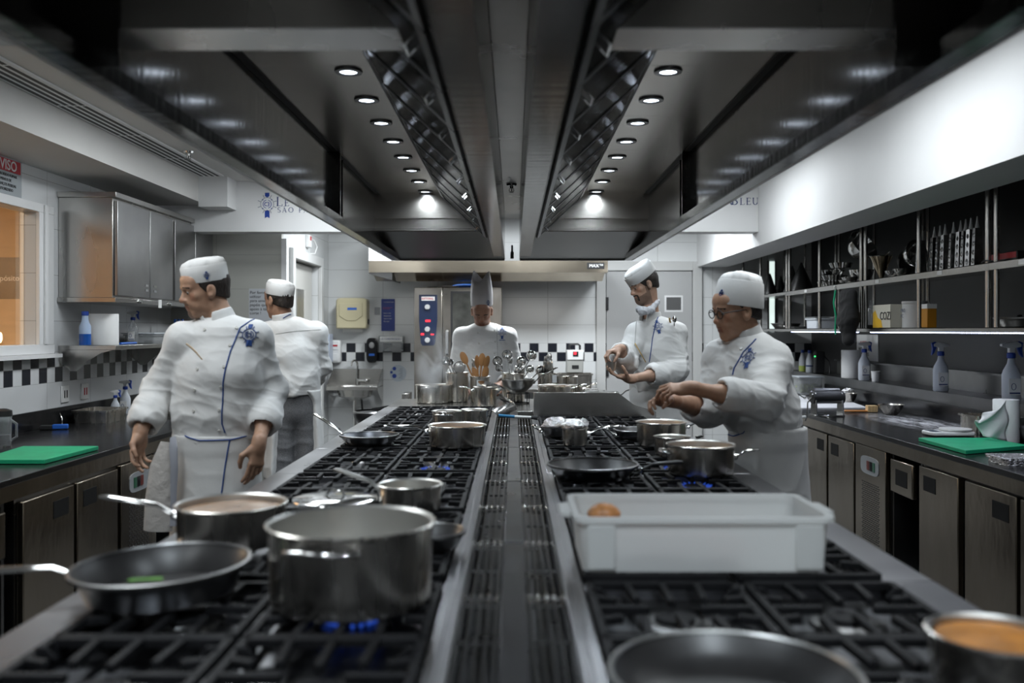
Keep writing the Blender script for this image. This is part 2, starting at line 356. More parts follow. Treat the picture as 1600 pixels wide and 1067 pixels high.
def glyph(m, ch, x, z, h, y, tk=.13):
    T = tk * h
    def quad(x0, z0, x1, z1, wd):
        a = Vector((x1 - x0, z1 - z0)); n = Vector((-a.y, a.x)).normalized() * wd / 2
        ps = [(x0 + n.x, z0 + n.y), (x0 - n.x, z0 - n.y), (x1 - n.x, z1 - n.y), (x1 + n.x, z1 + n.y)]
        m.prism(ps, 1, y - .002, y)
    for g in GL.get(ch, []):
        if g[0] == 's': quad(x + .13 * h, z, x + .13 * h, z + h, T); quad(x + .02 * h, z + .02 * h, x + .26 * h, z + .02 * h, T * .3); quad(x + .02 * h, z + .98 * h, x + .26 * h, z + .98 * h, T * .3)
        elif g[0] == 'h': quad(x + g[1] * h, z + (g[3] * .95 + .02) * h, x + g[2] * h, z + (g[3] * .95 + .02) * h, T * .38)
        elif g[0] == 'v': quad(x + g[1] * h, z + g[2] * h, x + g[1] * h, z + g[3] * h, T * g[4])
        elif g[0] == 't': quad(x + g[1] * h, z + g[2] * h, x + g[1] * h, z + g[3] * h, T * .35)
        elif g[0] == 'd': quad(x + g[1] * h, z + g[2] * h, x + g[3] * h, z + g[4] * h, T * g[5])
        elif g[0] == 'arc':
            _, cx, cy, rx, ry, a0, a1 = g; k = max(4, int((a1 - a0) / 15))
            for i in range(k):
                t0, t1 = R(a0 + (a1 - a0) * i / k), R(a0 + (a1 - a0) * (i + 1) / k)
                wd = T * (.35 + .65 * abs(math.cos((t0 + t1) / 2)))
                quad(x + (cx + rx * .92 * math.cos(t0)) * h, z + (cy + ry * .95 * math.sin(t0)) * h, x + (cx + rx * .92 * math.cos(t1)) * h, z + (cy + ry * .95 * math.sin(t1)) * h, wd)
def write(m, s, x, z, h, y, gap=.06, big=None):
    for ch in s:
        hh = h
        if ch.islower(): ch = ch.upper()
        elif big: hh = big
        if ch in GL: glyph(m, ch, x, z, hh, y)
        if ch == 'Ã': glyph(m, 'A', x, z, hh, y); glyph(m, '~', x, z, hh, y); ch = 'A'
        x += (GW.get(ch, .8) + gap) * hh
    return x
def crest(m, cx, cz, s, y, ry=None, ribbon=1):
    """round rayed badge on a ribbon: m gets slot 0 = blue, 1 = grey"""
    def P(pts, mi=0): m.prism([(cx + a * s, cz + b * s) for a, b in pts], 1, y - .002, y, mi)
    P([(-.14, .72), (-.14, .50), (0, .42), (.14, .50), (.14, .72)])
    P([(-.15, -.88), (0, -.80), (.15, -.88), (.15, -.44), (0, -.36), (-.15, -.44)])
    for r, mi, wd in ((.24, 0, .035), (.40, 1, .03)):
        k = 28
        for i in range(k):
            if r < .3 and (i % 14) in (6, 7): continue
            a0, a1 = 2 * PI * i / k, 2 * PI * (i + 1) / k
            P([((r + wd) * math.cos(a0), (r + wd) * math.sin(a0)), (r * math.cos(a0), r * math.sin(a0)), (r * math.cos(a1), r * math.sin(a1)), ((r + wd) * math.cos(a1), (r + wd) * math.sin(a1))], mi)
    for a in (45, 135, 225, 315):
        c, t = math.cos(R(a)), math.sin(R(a)); P([(c * .36 - t * .05, t * .36 + c * .05), (c * .36 + t * .05, t * .36 - c * .05), (c * .46, t * .46)])
    for a in (20, 65, 115, 160, 200, 245, 295, 340):
        c, t = math.cos(R(a)), math.sin(R(a)); P([(c * .44 - t * .02, t * .44 + c * .02), (c * .44 + t * .02, t * .44 - c * .02), (c * .62 + t * .03, t * .62 - c * .03), (c * .62 - t * .01, t * .62 + c * .01)], 1)
    def arc(x0, z0, r, a0, a1, k=8, wd=.045):
        for i in range(k):
            t0, t1 = R(a0 + (a1 - a0) * i / k), R(a0 + (a1 - a0) * (i + 1) / k)
            P([(x0 + (r + wd) * math.cos(t0), z0 + (r + wd) * math.sin(t0)), (x0 + r * math.cos(t0), z0 + r * math.sin(t0)), (x0 + r * math.cos(t1), z0 + r * math.sin(t1)), (x0 + (r + wd) * math.cos(t1), z0 + (r + wd) * math.sin(t1))])
    arc(-.06, 0, .085, 60, 300); arc(.06, .06, .035, -90, 130); arc(.06, -.06, .035, -130, 90)
YS = 7.431
def sx(px): return (px - VX) * YS / F
def sz(py): return CZ - (py - VY) * YS / F
m = MB(); crest(m, sx(417.5), sz(319), .13, YS); o = m.build('wall_crest', [blue, grey_ink], smooth=0)
tag(o, 'blue rayed crest on a ribbon painted on the white cross beam', 'emblem')
m = MB(); write(m, 'Le', sx(432), sz(322), .056, YS, .10, .076); write(m, 'CORDON', sx(462), sz(322), .076, YS, .10)
o = m.build('sign_lettering', navy_ink, smooth=0); tag(o, 'navy serif letters LE C beside the crest on the white beam', 'sign')
m = MB(); write(m, 'SÃO PAULO', sx(433.5), sz(332), .042, YS, .24)
o = m.build('sign_lettering', navy_ink, smooth=0); tag(o, 'small letters SAO PAULO under the larger navy wall letters', 'sign')
m = MB(); write(m, 'on', sx(1121), sz(320), .062, YS, .02, .07); write(m, 'Bleu', sx(1143), sz(320), .058, YS, .10, .076)
o = m.build('sign_lettering', navy_ink, smooth=0); tag(o, 'navy serif letters ON BLEU on the white beam by the shelves', 'sign')
# warning sign on the side wall
sg = empty('warning_sign', 'grey and red AVISO warning sign above the side window', 'sign', (-2.999, 5.30, 2.45))
def wy(px): return -3.0 * F / (px - VX)
y0, y1 = 4.95, wy(32); zt, zb = 2.47 + .055, 2.30
MB().box(0, .006, y0 - 5.30, y1 - 5.30, zb - 2.45, zt - 2.45).build('plate', mat('sign_grey', (.33, .36, .38), .4), sg)
MB().box(.006, .008, y0 - 5.28, y1 - 5.315, zt - 2.45 - .085, zt - 2.45 - .012).build('banner', red, sg)
text('lettering', 'AVISO', .085, paint, (.009, y1 - 5.32 - .275, zt - 2.45 - .076), (PI / 2, 0, PI / 2), sg, bold=.001)
text('small_print', 'É PROIBIDO FUMAR\n  A MENOS DE\nSERVIÇOS PESSOAL\n  AUTORIZADO', .024, black_ink, (.009, y1 - 5.32 - .25, zt - 2.45 - .115), (PI / 2, 0, PI / 2), sg, lines=1.2)
# things in the side room seen through the glass
o = empty('hanging_sign', 'black board with pale script seen through the side window', 'sign', (-3.9, 6.98, 1.9))
MB().box(-.16, .125, -.005, .005, -.16, .16).build('board', rubber, o); text('lettering', 'Depósito', .06, paper, (-.12, -.007, -.02), parent=o)
MB().cyl((-.1, 0, .16), (-.1, 0, .86), .002).cyl((.1, 0, .16), (.1, 0, .86), .002).build('cord', rubber, o)
o = empty('candle_lamp', 'small glowing candle lamp in the side room', 'lamp', (-3.90, 6.9, 0))
MB().lathe([(.001, 0), (.12, 0), (.12, .02), (.012, .03), (.012, 1.38), (.03, 1.40), (.001, 1.40)], 14).build('stand', gold, o)
MB().ball((0, 0, 1.445), (.014, .014, .04)).build('bulb', mat('bulb_glow', (1, .8, .5), .3, emit=(1, .72, .35), es=14), o)
# note on the partition, seen past the first cook
o = empty('paper_notice', 'printed paper notice POR FAVOR taped to the dim tiled partition', 'notice', (0, 7.939, 0))
a = at(389, 451, 7.939); b = at(447, 506, 7.939)
MB().box(a.x, b.x, -.001, 0, b.z, a.z).build('sheet', mat('grey_paper', (.55, .57, .60), .7), o)
text('print', 'Por favor,\nutilizar\npara umedecer\npapéis que\napoio à tábua de\ncorte !', .036, black_ink, (a.x + .008, -.002, a.z - .045), parent=o, lines=1.0)
text('red_word', 'álcool', .036, red, (a.x + .145, -.002, a.z - .083), parent=o)
# alarm box above the entry door
o = empty('alarm_box', 'small white alarm box with red label above the entry door', 'alarm', (-2.03, 8.9, 2.31))
MB().box(0, .04, -.05, .05, .0, .12).build('case', white_pl, o, bevel=.006); MB().box(.04, .042, -.03, .03, .07, .11).build('sticker', red, o)
MB().tube([(.02, .05, .10), (.05, .12, .08), (.07, .15, .02), (.06, .10, -.05), (.03, .0, -.06), (.02, -.02, -.02)], .005, 8).build('cable', white_pl, o)

# ------------------------------------------------------------------ island canopy hood
HX, HW, HZ0, HZ1, HY0, HY1, HYE = -.015, .985, 2.10, 2.49, -.6, 7.67, 6.54
hood = empty('canopy_hood', 'long dark stainless steel island extraction hood over the stove', 'extractor hood', (HX, 0, HZ0))
def hz(z): return z - HZ0
for s in (-1, 1):
    def bx(m, u0, u1, y0, y1, z0, z1):
        a, b = sorted((s * u0, s * u1)); m.box(a, b, y0, y1, hz(z0), hz(z1)); return m
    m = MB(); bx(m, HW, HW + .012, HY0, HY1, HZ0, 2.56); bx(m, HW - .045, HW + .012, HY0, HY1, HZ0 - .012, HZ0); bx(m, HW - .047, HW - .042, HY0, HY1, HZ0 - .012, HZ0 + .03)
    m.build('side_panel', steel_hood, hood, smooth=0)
    m = MB()
    for i in range(9): bx(m, .505, HW, HY0 + i * .8, min(HY0 + i * .8 + .797, HYE), HZ1, HZ1 + .01)
    m.build('lamp_panel', mat('hood_steel_lit', (.52, .49, .45), .27, 1, noise=(1.2, .10)), hood, smooth=0)  # same hood steel, colour lightened to paint in the lamplight
    bx(MB(), HW - .03, HW - .001, HY0, HYE, HZ1 - .006, HZ1 - .001).build('corner_seam', mat('seam_black', (.01, .01, .01), .6), hood, smooth=0)
    m = MB(); bx(m, .060, .064, HY0, HY1, HZ0, 2.56); bx(m, .064, .15, HY0, HY1 - .3, HZ0, HZ0 + .006); bx(m, .148, .152, HY0, HYE + .1, HZ0, HZ0 + .045)
    m.build('gutter', steel_hood, hood, smooth=0)
    m = MB(); bx(m, .064, HW, HYE, HYE + .006, 2.21, HZ1); bx(m, .064, HW, HYE - .02, HYE, 2.305, 2.317); bx(m, .064, HW, HYE - .02, HYE, 2.215, 2.225)
    m.build('end_panel', mat('hood_steel_lit'), hood, smooth=0); m = MB()
    m.add([(s * .064, HYE, hz(2.212)), (s * HW, HYE, hz(2.212)), (s * HW, HY1, hz(HZ0)), (s * .064, HY1, hz(HZ0)),
           (s * .064, HYE, hz(2.23)), (s * HW, HYE, hz(2.23)), (s * HW, HY1, hz(HZ0 + .02)), (s * .064, HY1, hz(HZ0 + .02))],
          [(0, 1, 2, 3), (4, 7, 6, 5), (0, 4, 5, 1), (1, 5, 6, 2), (2, 6, 7, 3), (3, 7, 4, 0)])
    bx(m, .064, HW, HY1, HY1 + .01, HZ0 - .012, 2.56); m.build('end_apron', mat('hood_steel_shaded', (.09, .09, .09), .35, 1), hood, smooth=0)  # slope is the same hood steel, its shade put into a darker colour
    m = MB(); m.prism([(s * (HW - .001), hz(2.488)), (s * (HW - .001), hz(2.19)), (s * .25, hz(2.19)), (s * .57, hz(2.488))], 1, 2.08, 2.245); m.build('cross_beam', steel, hood, bevel=.003)
    for y in (-.2, 5.0):
        bx(MB(), HW - .045, HW, y, y + .012, HZ0, HZ1).build('rib', steel_hood, hood, smooth=0); bx(MB(), HW - .012, HW, y + .25, y + .26, HZ0 + .03, HZ1).build('rib', steel_hood, hood, smooth=0)
    bx(MB(), HW - .10, HW, 2.07, 2.075, HZ0, HZ1).build('rib', steel_hood, hood, smooth=0); bx(MB(), HW - .01, HW, 1.75, 1.76, HZ0, HZ1).build('rib', steel_hood, hood, smooth=0)
struct(MB().box(HX - HW - .03, HX - HW - .013, HY0, HY1, HZ0 - .012, ZC + .06).box(HX + HW + .013, HX + HW + .03, HY0, HY1, HZ0 - .012, ZC + .06).build('trim_1', paint, smooth=0))
for s, w_ in ((-1, 'entry'), (1, 'shelf')):
    a = Vector((HX + s * .495, 0, HZ1 - .022)); b = Vector((HX + s * .172, 0, HZ0 + .064)); ln = (b - a).length; d = (b - a) / ln
    nrm = Vector((-d.z * s, 0, d.x * s)); nrm = -nrm if nrm.z > 0 else nrm
    def fp(t, y, n): return tuple(d * t + nrm * n + Vector((0, y, 0)))
    proto = None
    for i in range(12):
        y0 = .48 + i * .5
        if proto is None:
            proto = empty('grease_filter', 'x', 'grease filter', (a.x, y0, a.z))
            fr = MB()
            def fbox(t0, t1, y0_, y1_, n0, n1):
                fr.add([fp(t0, y0_, n0), fp(t1, y0_, n0), fp(t1, y1_, n0), fp(t0, y1_, n0), fp(t0, y0_, n1), fp(t1, y0_, n1), fp(t1, y1_, n1), fp(t0, y1_, n1)],
                       [(0, 3, 2, 1), (4, 5, 6, 7), (0, 1, 5, 4), (1, 2, 6, 5), (2, 3, 7, 6), (3, 0, 4, 7)])
            fbox(0, .03, 0, .495, -.01, .015); fbox(ln - .03, ln, 0, .495, -.01, .015); fbox(.03, ln - .03, 0, .02, -.01, .015); fbox(.03, ln - .03, .475, .495, -.01, .015)
            fr.build('rim_strip', steel_dark, proto, smooth=0, fix=True)
            fr = MB()
            for k in range(9): fbox(.03, ln - .03, .03 + k * .05, .03 + k * .05 + .034, -.002, .012)
            fbox(.02, ln - .02, .01, .485, -.012, -.008)
            fr.build('baffles', chrome if 0 else steel_hood, proto, smooth=0, fix=True)
            h = MB().tube([fp(ln - .07, .2, .012), fp(ln - .07, .2, .035), fp(ln - .07, .29, .035), fp(ln - .07, .29, .012)], .004, 6); h.build('handle', chrome, proto)
            o = proto
        else:
            o = copy_tree(proto); o.location.y = y0
        o['label'] = 'steel baffle filter, %s along the hood slope, %s side' % (ORD[i], w_)
        o['group'] = 'baffle filters in the canopy hood'
proto = None
for s, X, w_ in ((-1, -.631, 'entry door'), (1, .588, 'shelf')):
    for i, Y in enumerate(DOWNLIGHT_Y):
        if proto is None:
            proto = empty('downlight', 'x', 'downlight', (X, Y, HZ1)); o = proto
            MB().lathe([(.032, -.004), (.034, -.010), (.052, -.008), (.054, -.0), (.034, -.0)], 28, caps=False).build('bezel', steel_dark, proto)
            MB().lathe([(.001, -.005), (.033, -.005), (.033, -.001)], 28, caps=False).build('lens', led, proto)
        else: o = copy_tree(proto); o.location = (X, Y, HZ1)
        o['label'] = 'round white hood downlight, %s of the row on the %s side' % (ORD[i], w_); o['group'] = 'downlights under the hood'
# filler between the two hood halves
struct(MB().box(HX - .058, HX + .058, HY0, 7.35, 2.45, 2.47).build('ceiling_strip', mat('duct_steel', (.34, .335, .325), .3, 1, noise=(3, .2, .1)), smooth=0))
sprinkler(HX, 5.9, 2.45, 'metal sprinkler head in the gap between the hood halves')
o = MB().lathe([(.001, 0), (.014, 0), (.014, .05), (.008, .06), (.008, .11), (.001, .11)], 12, c=(HX, 7.48, HZ0 - .01)).build('hose_nozzle', steel_dark); tag(o, 'small dark nozzle at the far end of the hood gap', 'nozzle')

# ------------------------------------------------------------------ back wall hood
steel_w = mat('warm_hood_steel', (.56, .49, .39), .24, 1, noise=(2, .08, .04))
wh = empty('wall_hood', 'shallow stainless hood over the oven on the back wall', 'extractor hood', (0, 0, 2.06))
MB().box(-1.43, .925, 8.95, 8.97, .01, .125).box(-1.43, -1.41, 8.97, YB - .001, .01, .125).box(.905, .925, 8.97, YB - .001, .01, .125).box(-1.41, .905, 8.97, YB - .001, .10, .125).build('canopy', steel_w, wh, smooth=0)
m = MB(); m.prism([(8.97, .02), (9.25, -.06), (9.25, -.03), (8.97, .05)], 0, -1.40, .90); m.box(-1.3, .8, 9.25, 9.3, -.06, -.02); m.build('baffle', steel_w, wh, smooth=0)
MB().prism([(-1.43, .01), (-1.43, -.002), (-1.2, -.065), (-1.2, .01)], 1, 8.96, 9.6).build('rib', steel_dark, wh, smooth=0)
MB().box(.72, .89, 8.945, 8.95, .045, .105).build('badge', rubber, wh); text('badge_print', 'MAX™', .045, paper, (.74, 8.944, .06), parent=wh)
o = box('duct_box', paint, -1.47, -1.08, 9.2, YB - .002, 2.187, 2.5); tag(o, 'white boxed duct standing above the shallow wall hood', 'duct')
# ------------------------------------------------------------------ cooking island
ZG = .962                      # top of the pan supports
SIDE = {-1: 'entry door side', 1: 'shelf side'}
knob_m = mat('knob_black', (.02, .02, .02), .3)
def burner_at(s, u, y): return (s * u, y)
LIT = []
range_proto = {}
def make_range(s, y0):
    """one four-burner range 0.75 m long; s = which side of the spine"""
    o = empty('cooking_range', 'x', 'stove', (0, y0, 0))
    def bx(m, u0, u1, a, b, z0, z1):
        x0, x1 = sorted((s * u0, s * u1)); return m.box(x0, x1, a, b, z0, z1)
    bx(MB(), .13, .86, .003, .747, .12, .915).build('body', steel_cab, o)
    m = MB(); bx(m, .815, .925, 0, .749, .915, .948); bx(m, .127, .15, 0, .749, .915, .950); bx(m, .15, .815, .705, .749, .915, .944)
    m.build('steel_top', mat('range_top_steel', (.30, .30, .31), .30, 1, noise=(3, .15, .06)), o, bevel=.003)
    m = MB(); bx(m, .15, .815, 0, .705, .910, .922); m.build('burner_tray', enamel, o)
    m = MB(); m.prism([(s * .86, .78), (s * .885, .80), (s * .925, .915), (s * .86, .915)], 1, .003, .747); m.build('control_panel', steel_h, o, smooth=0)
    for k in range(4):
        y = .13 + k * .165
        MB().cyl((s * .895, y, .85), (s * .935, y, .842), .024, .02, 16).build('knob', knob_m, o)
    for u in (.315, .652):
        for y in (.175, .525):
            b = MB().lathe([(.001, .922), (.075, .922), (.07, .93), (.05, .932), (.048, .934), (.001, .934)], 24, c=(s * u, y, 0)).build('burner', steel_dark, o)
            MB().lathe([(.001, .934), (.038, .934), (.040, .938), (.036, .942), (.001, .943)], 24, c=(s * u, y, 0)).build('burner_cap', iron, b)
    m = MB(); bx(m, .84, .86, .02, .73, .02, .12); m.build('plinth', steel_dark, o)
    return o
def make_grate():
    g = empty('pan_support', 'x', 'pan support')
    m = MB(); hx, hy, t = .154, .167, .0075
    def bar(p, q, w_=t, z0=-.016, z1=0):
        p, q = Vector(p), Vector(q); d = (q - p).normalized(); n = Vector((-d.y, d.x)) * w_
        ps = [p + n, p - n, q - n, q + n]; m.prism([(a.x, a.y) for a in ps], 2, z0, z1)
    for a, b in (((-hx, -hy), (hx, -hy)), ((hx, -hy), (hx, hy)), ((hx, hy), (-hx, hy)), ((-hx, hy), (-hx, -hy))): bar(a, b)
    for x in (-.075, .075): bar((x, -hy), (x * .9, -.055)); bar((x, hy), (x * .9, .055))
    for sx_ in (-1, 1): bar((sx_ * hx, 0), (sx_ * .05, 0)); bar((sx_ * hx, -.07), (sx_ * .11, -.055)); bar((sx_ * hx, .07), (sx_ * .11, .055))
    bar((0, -hy), (0, -.04)); bar((0, hy), (0, .04))
    for x in (-1, 1):
        for y in (-1, 1): m.box(x * .150 - .008, x * .150 + .008, y * .163 - .008, y * .163 + .008, -.0385, 0)
        m.prism([(x * .153, -.016), (x * .153, .006), (x * .135, .006), (x * .115, -.016)], 1, .100, .108)
    m.build('support_bars', iron, g, bevel=.002); return g
grate0 = make_grate(); used = False
for s in (-1, 1):
    for i in range(8 if s < 0 else 7):
        y0 = .5 + .75 * i
        if s not in range_proto: range_proto[s] = make_range(s, y0); o = range_proto[s]
        else: o = copy_tree(range_proto[s]); o.location.y = y0
        o['label'] = 'four burner gas range, %s from the big casserole end, %s' % (ORD[i], SIDE[s]); o['group'] = 'gas ranges of the cooking island'
        for r_ in range(2):
            for u, col in ((.315, 'inner'), (.652, 'outer')):
                g = copy_tree(grate0) if used else grate0; used = True
                g.location = (s * u, y0 + .175 + .35 * r_, ZG)
                g['label'] = 'black iron pan support, %s row, %s column, %s' % (ORD[min(15, 2 * i + r_)], col, SIDE[s])
                g['group'] = 'cast iron pan supports'
# steel work surface closing the far end of the island
o = empty('end_table', 'plain stainless worktop at the far end of the island under utensil pots', 'worktop', (0, 0, 0))
MB().box(-.92, -.122, 6.503, 7.32, .915, .948).box(-.122, .70, 6.2, 7.32, .915, .948).box(.13, .70, 5.79, 6.2, .915, .948).build('worktop', steel_h, o, bevel=.003)
MB().box(-.86, .54, 6.53, 7.28, .1, .914).box(.15, .64, 5.85, 6.53, .1, .914).build('cabinet_body', steel_cab, o)
MB().box(.16, .70, 5.80, 6.80, .949, 1.03).build('raised_block', steel_cab, o, bevel=.003)
for i, xx in enumerate((-.82, -.4, .1, .5)): MB().box(xx, xx + .04, 7.2, 7.24, 0, .1).build('leg', steel, o)
# spine channel
sp = empty('spine_channel', 'narrow steel channel running between the two rows of burners', 'channel', (0, 0, 0))
MB().box(-.128, -.108, .4, 6.19, .85, .952).box(.108, .128, .4, 5.79, .85, .952).build('side_rail', mat('range_top_steel'), sp, bevel=.002)
MB().box(-.108, .108, .4, 6.19, .80, .81).build('tray', enamel, sp)
m = MB()
for i in range(6): m.box(-.026, .026, .45 + i * .96, 1.395 + i * .96, .925, .948)
m.build('centre_strip', mat('worn_steel', (.065, .065, .07), .32, 1, noise=(6, .3, .12)), sp, bevel=.003)
rodm = mat('rod_steel', (.06, .06, .06), .3, 1)
gproto = None; n = 0
for s in (-1, 1):
    for i in range(12):
        y0 = .42 + .48 * i
        if y0 + .47 > (5.9 if s < 0 else 5.75): continue
        if gproto is None:
            gproto = empty('drain_grille', 'x', 'drain grille', (s * .067, y0, .95)); o = gproto; m = MB()
            for k in range(5): m.tube([(-.034 + .017 * k, .004, -.012), (-.034 + .017 * k, .012, 0), (-.034 + .017 * k, .46, 0), (-.034 + .017 * k, .468, -.012)], .0034, 6)
            for yy in (.02, .45, .235): m.tube([(-.036, yy, -.006), (.036, yy, -.006)], .003, 6)
            for k in range(5):
                for yy in (.012, .46): m.ball((-.034 + .017 * k, yy, 0), .0046, 8, 6, 1)
            m.build('rods', [rodm, chrome], o)
        else: o = copy_tree(gproto); o.location = (s * .067, y0, .95)
        o['label'] = 'steel rod grille over the drain channel, %s length counted along it, %s' % (ORD[i], SIDE[s]); o['group'] = 'rod grilles along the spine'
# splash plate across the far burners
o = MB().prism([(.125, .949), (.125, 1.105), (.66, 1.105), (.76, 1.03), (.90, .985), (.90, .949)], 1, 5.752, 5.756).box(.125, .66, 5.752, 5.785, 1.101, 1.106).prism([(5.756, .949), (5.77, .949), (5.77, 1.07), (5.756, 1.10)], 0, .125, .129).build('splash_guard', steel_h, bevel=.0015)
tag(o, 'upright brushed steel splash plate across the shelf side of the stove', 'splash guard')

# ------------------------------------------------------------------ counters
def counter_top(name, label, x0, x1, y0, y1, wallx, z=.88):
    s = 1 if wallx > 0 else -1
    o = empty(name, label, 'worktop', (0, 0, 0))
    MB().box(min(x0, x1), max(x0, x1), y0, y1, z - .03, z).build('slab', granite, o, bevel=.003)
    f = min((x0, x1), key=abs)
    xa, xb = sorted((f, f + s * .012)); xa += s * .008; xb += s * .008
    MB().box(xa, xb, y0, y1, z - .095, z - .031).build('front_rail', steel_cab, o, smooth=0)
    xa, xb = sorted((wallx - s * .022, wallx - s * .002))
    MB().box(xa, xb, y0, y1, z + .001, z + .115).build('upstand', granite, o, bevel=.002)
    return o
counter_top('worktop_run', 'long black stone worktop under the side window and wall cabinet', -3.0, -2.1, .3, 7.93, -3.0)
ct = counter_top('worktop_run', 'long black stone worktop dusted with flour below the shelving', 2.18, 2.96, .3, 8.6, 2.96)
def louvre(m, s, X, y0, y1, z0, z1):
    nz = int((z1 - z0) / .013); ny = int((y1 - y0) / .034)
    for i in range(nz):
        for j in range(ny):
            y = y0 + j * .034 + (.012 if i % 2 else 0); a, b = sorted((X, X - s * .0012)); m.box(a, b, y, y + .022, z0 + i * .013, z0 + i * .013 + .006)
def fridge_counter(s, X, y_doors, y_comp, label, ztop=.784):
    ys = [y for d in y_doors for y in d] + (list(y_comp) if y_comp else [])
    o = empty('refrigerated_cabinet', label, 'cabinet', (X, 0, 0)); a, b = sorted((s * .033, s * .51))
    MB().box(a, b, min(ys) - .01, max(ys) + .01, .10, ztop).build('body', steel_dark, o)
    for y0, y1 in y_doors:
        a, b = sorted((0, s * .032)); d = MB().box(a, b, y0 + .005, y1 - .005, .12, ztop - .015).build('door', steel_cab, o, bevel=.004)
        hy = y1 - .2 if (y_doors.index((y0, y1)) % 2 == 0) else y0 + .06
        a, b = sorted((-s * .002, s * .004)); MB().box(a, b, hy, hy + .14, ztop - .14, ztop - .06).build('handle', recess_m, d, bevel=.001)
    if y_comp:
        y0, y1 = y_comp; a, b = sorted((0, s * .032)); d = MB().box(a, b, y0, y1, .12, ztop - .005).build('compressor_panel', steel_cab, o, bevel=.003)
        m = MB(); louvre(m, s, -s * .0005, y0 + .09, y1 - .09, .2, ztop - .22); m.build('grille', black_ink, d, smooth=0)
        m = MB(); a, b = sorted((-s * .004, 0)); pts = []
        cy, czz, hw, hh = (y0 + y1) / 2, ztop - .12, .14, .055
        for k in range(24):
            t = 2 * PI * k / 24; c, q = math.cos(t), math.sin(t)
            pts.append((cy + hw * math.copysign(abs(c) ** .5, c), czz + hh * math.copysign(abs(q) ** .5, q)))
        m.prism(pts, 0, a, b); p = m.build('control_plate', mat('plate_grey', (.25, .26, .27), .4), d, smooth=0)
        a, b = sorted((-s * .007, -s * .003))
        MB().box(a, b, cy - .09, cy - .055, czz - .028, czz + .028).build('green_switch', mat('switch_green', (.015, .09, .045), .3), p)
        MB().box(a, b, cy - .045, cy - .01, czz - .028, czz + .028).build('black_switch', blackgloss, p)
        MB().box(a, b, cy, cy + .035, czz - .028, czz + .028).build('red_switch', mat('switch_red', (.12, .02, .015), .3), p)
    for yy in (min(ys) + .05, max(ys) - .05):
        a, b = sorted((s * .06, s * .10)); MB().box(a, b, yy - .02, yy + .02, 0, .1).build('leg', steel, o)
    return o
def bin_bay(s, X, y0, y1, label, ztop=.784):
    o = empty('drawer_bay', label, 'drawer', (X, 0, 0)); a, b = sorted((s * .031, s * .51))
    m = MB(); m.box(a, b, y0, y0 + .02, .02, ztop); m.box(a, b, y1 - .02, y1, .02, ztop); m.box(a, b, y0 + .02, y1 - .02, ztop - .012, ztop)
    a2, b2 = sorted((s * .48, s * .51)); m.box(a2, b2, y0 + .02, y1 - .02, .02, ztop); m.build('carcass', steel_dark, o, smooth=0)
    a, b = sorted((0, s * .03)); d = MB().box(a, b, y0 + .06, y1 - .04, ztop - .22, ztop - .03).build('drawer', steel_cab, o, bevel=.006)
    cy = (y0 + y1) / 2; a, b = sorted((-s * .002, s * .004)); MB().box(a, b, cy - .07, cy + .08, ztop - .17, ztop - .08).build('handle', recess_m, d)
LX, RX_ = -2.085, 2.165
fridge_counter(-1, LX, [(3.86, 4.315), (4.34, 4.79)], (4.83, 5.30), 'low steel refrigerated cabinet beneath the green board by the side window')
bin_bay(-1, LX, 5.33, 5.78, 'steel drawer over an open bay behind the walking cook')
fridge_counter(-1, LX, [(5.82, 6.28), (6.30, 6.76)], (6.80, 7.25), 'low refrigerated cabinet between the drawer bay and the tiled partition')
bin_bay(-1, LX, 3.30, 3.77, 'steel drawer over an open bay nearer than the green board')
fridge_counter(1, 2.195, [(5.87, 6.35), (6.38, 6.83)], (5.37, 5.84), 'low steel refrigerated cabinet below the pasta machine and flour')
bin_bay(1, 2.195, 6.88, 7.3, 'steel drawer bay at the far end of the shelf wall counter')
bin_bay(1, 2.195, 4.95, 5.34, 'steel drawer over an open dark bay below the kitchen scale')
fridge_counter(1, 2.195, [(4.49, 4.93), (3.97, 4.43), (3.50, 3.945)], None, 'low steel three door cabinet beneath the green board and paper roll')

# ------------------------------------------------------------------ wall cabinet and shelf over the entry side counter
wc = empty('wall_cabinet', 'stainless steel wall cabinet above the black and white tiles', 'cabinet', (-3.0, 0, 1.715))
MB().box(.002, .36, 5.98, 7.92, .0, .66).build('body', steel, wc, bevel=.003)
MB().box(.002, .39, 5.96, 7.93, .66, .695).build('cornice', steel_h, wc, bevel=.002)
MB().box(.002, .385, 5.965, 7.93, -.03, .0).build('bottom_rail', steel_h, wc, bevel=.002)
for i, (y0, y1) in enumerate(((6.0, 6.53), (6.54, 6.97), (7.02, 7.46), (7.47, 7.90))):
    d = MB().box(.362, .384, y0, y1, .015, .64).build('door', mat('steel_satin', (.34, .34, .34), .33, 1, noise=(2.5, .15, .05)), wc, bevel=.003)
    hy = y1 - .09 if i % 2 == 0 else y0 + .05
    MB().box(.384, .392, hy, hy + .045, .06, .075).box(.384, .392, hy, hy + .045, .095, .11).build('handle', chrome, d)
for y in (6.35, 6.9, 7.4): MB().cyl((.386, y, -.015), (.40, y, -.015), .014, .012).build('knob', chrome, wc)
MB().box(.386, .388, 6.68, 6.74, -.05, .01).build('tag_label', white_pl, wc)
sh = empty('wall_shelf', 'stainless wall shelf on brackets under the wall cabinet', 'shelf', (-3.0, 0, 1.40))
MB().box(.002, .38, 5.98, 7.92, -.03, 0).build('board', steel_h, sh, bevel=.002)
for y in (5.985, 7.1):
    pts = [(.002, -.03), (.36, -.03), (.28, -.05), (.20, -.10), (.12, -.17), (.08, -.17), (.002, -.10)]
    MB().prism([(a, b) for a, b in pts], 1, y, y + .004).build('bracket', steel_h, sh, smooth=0)
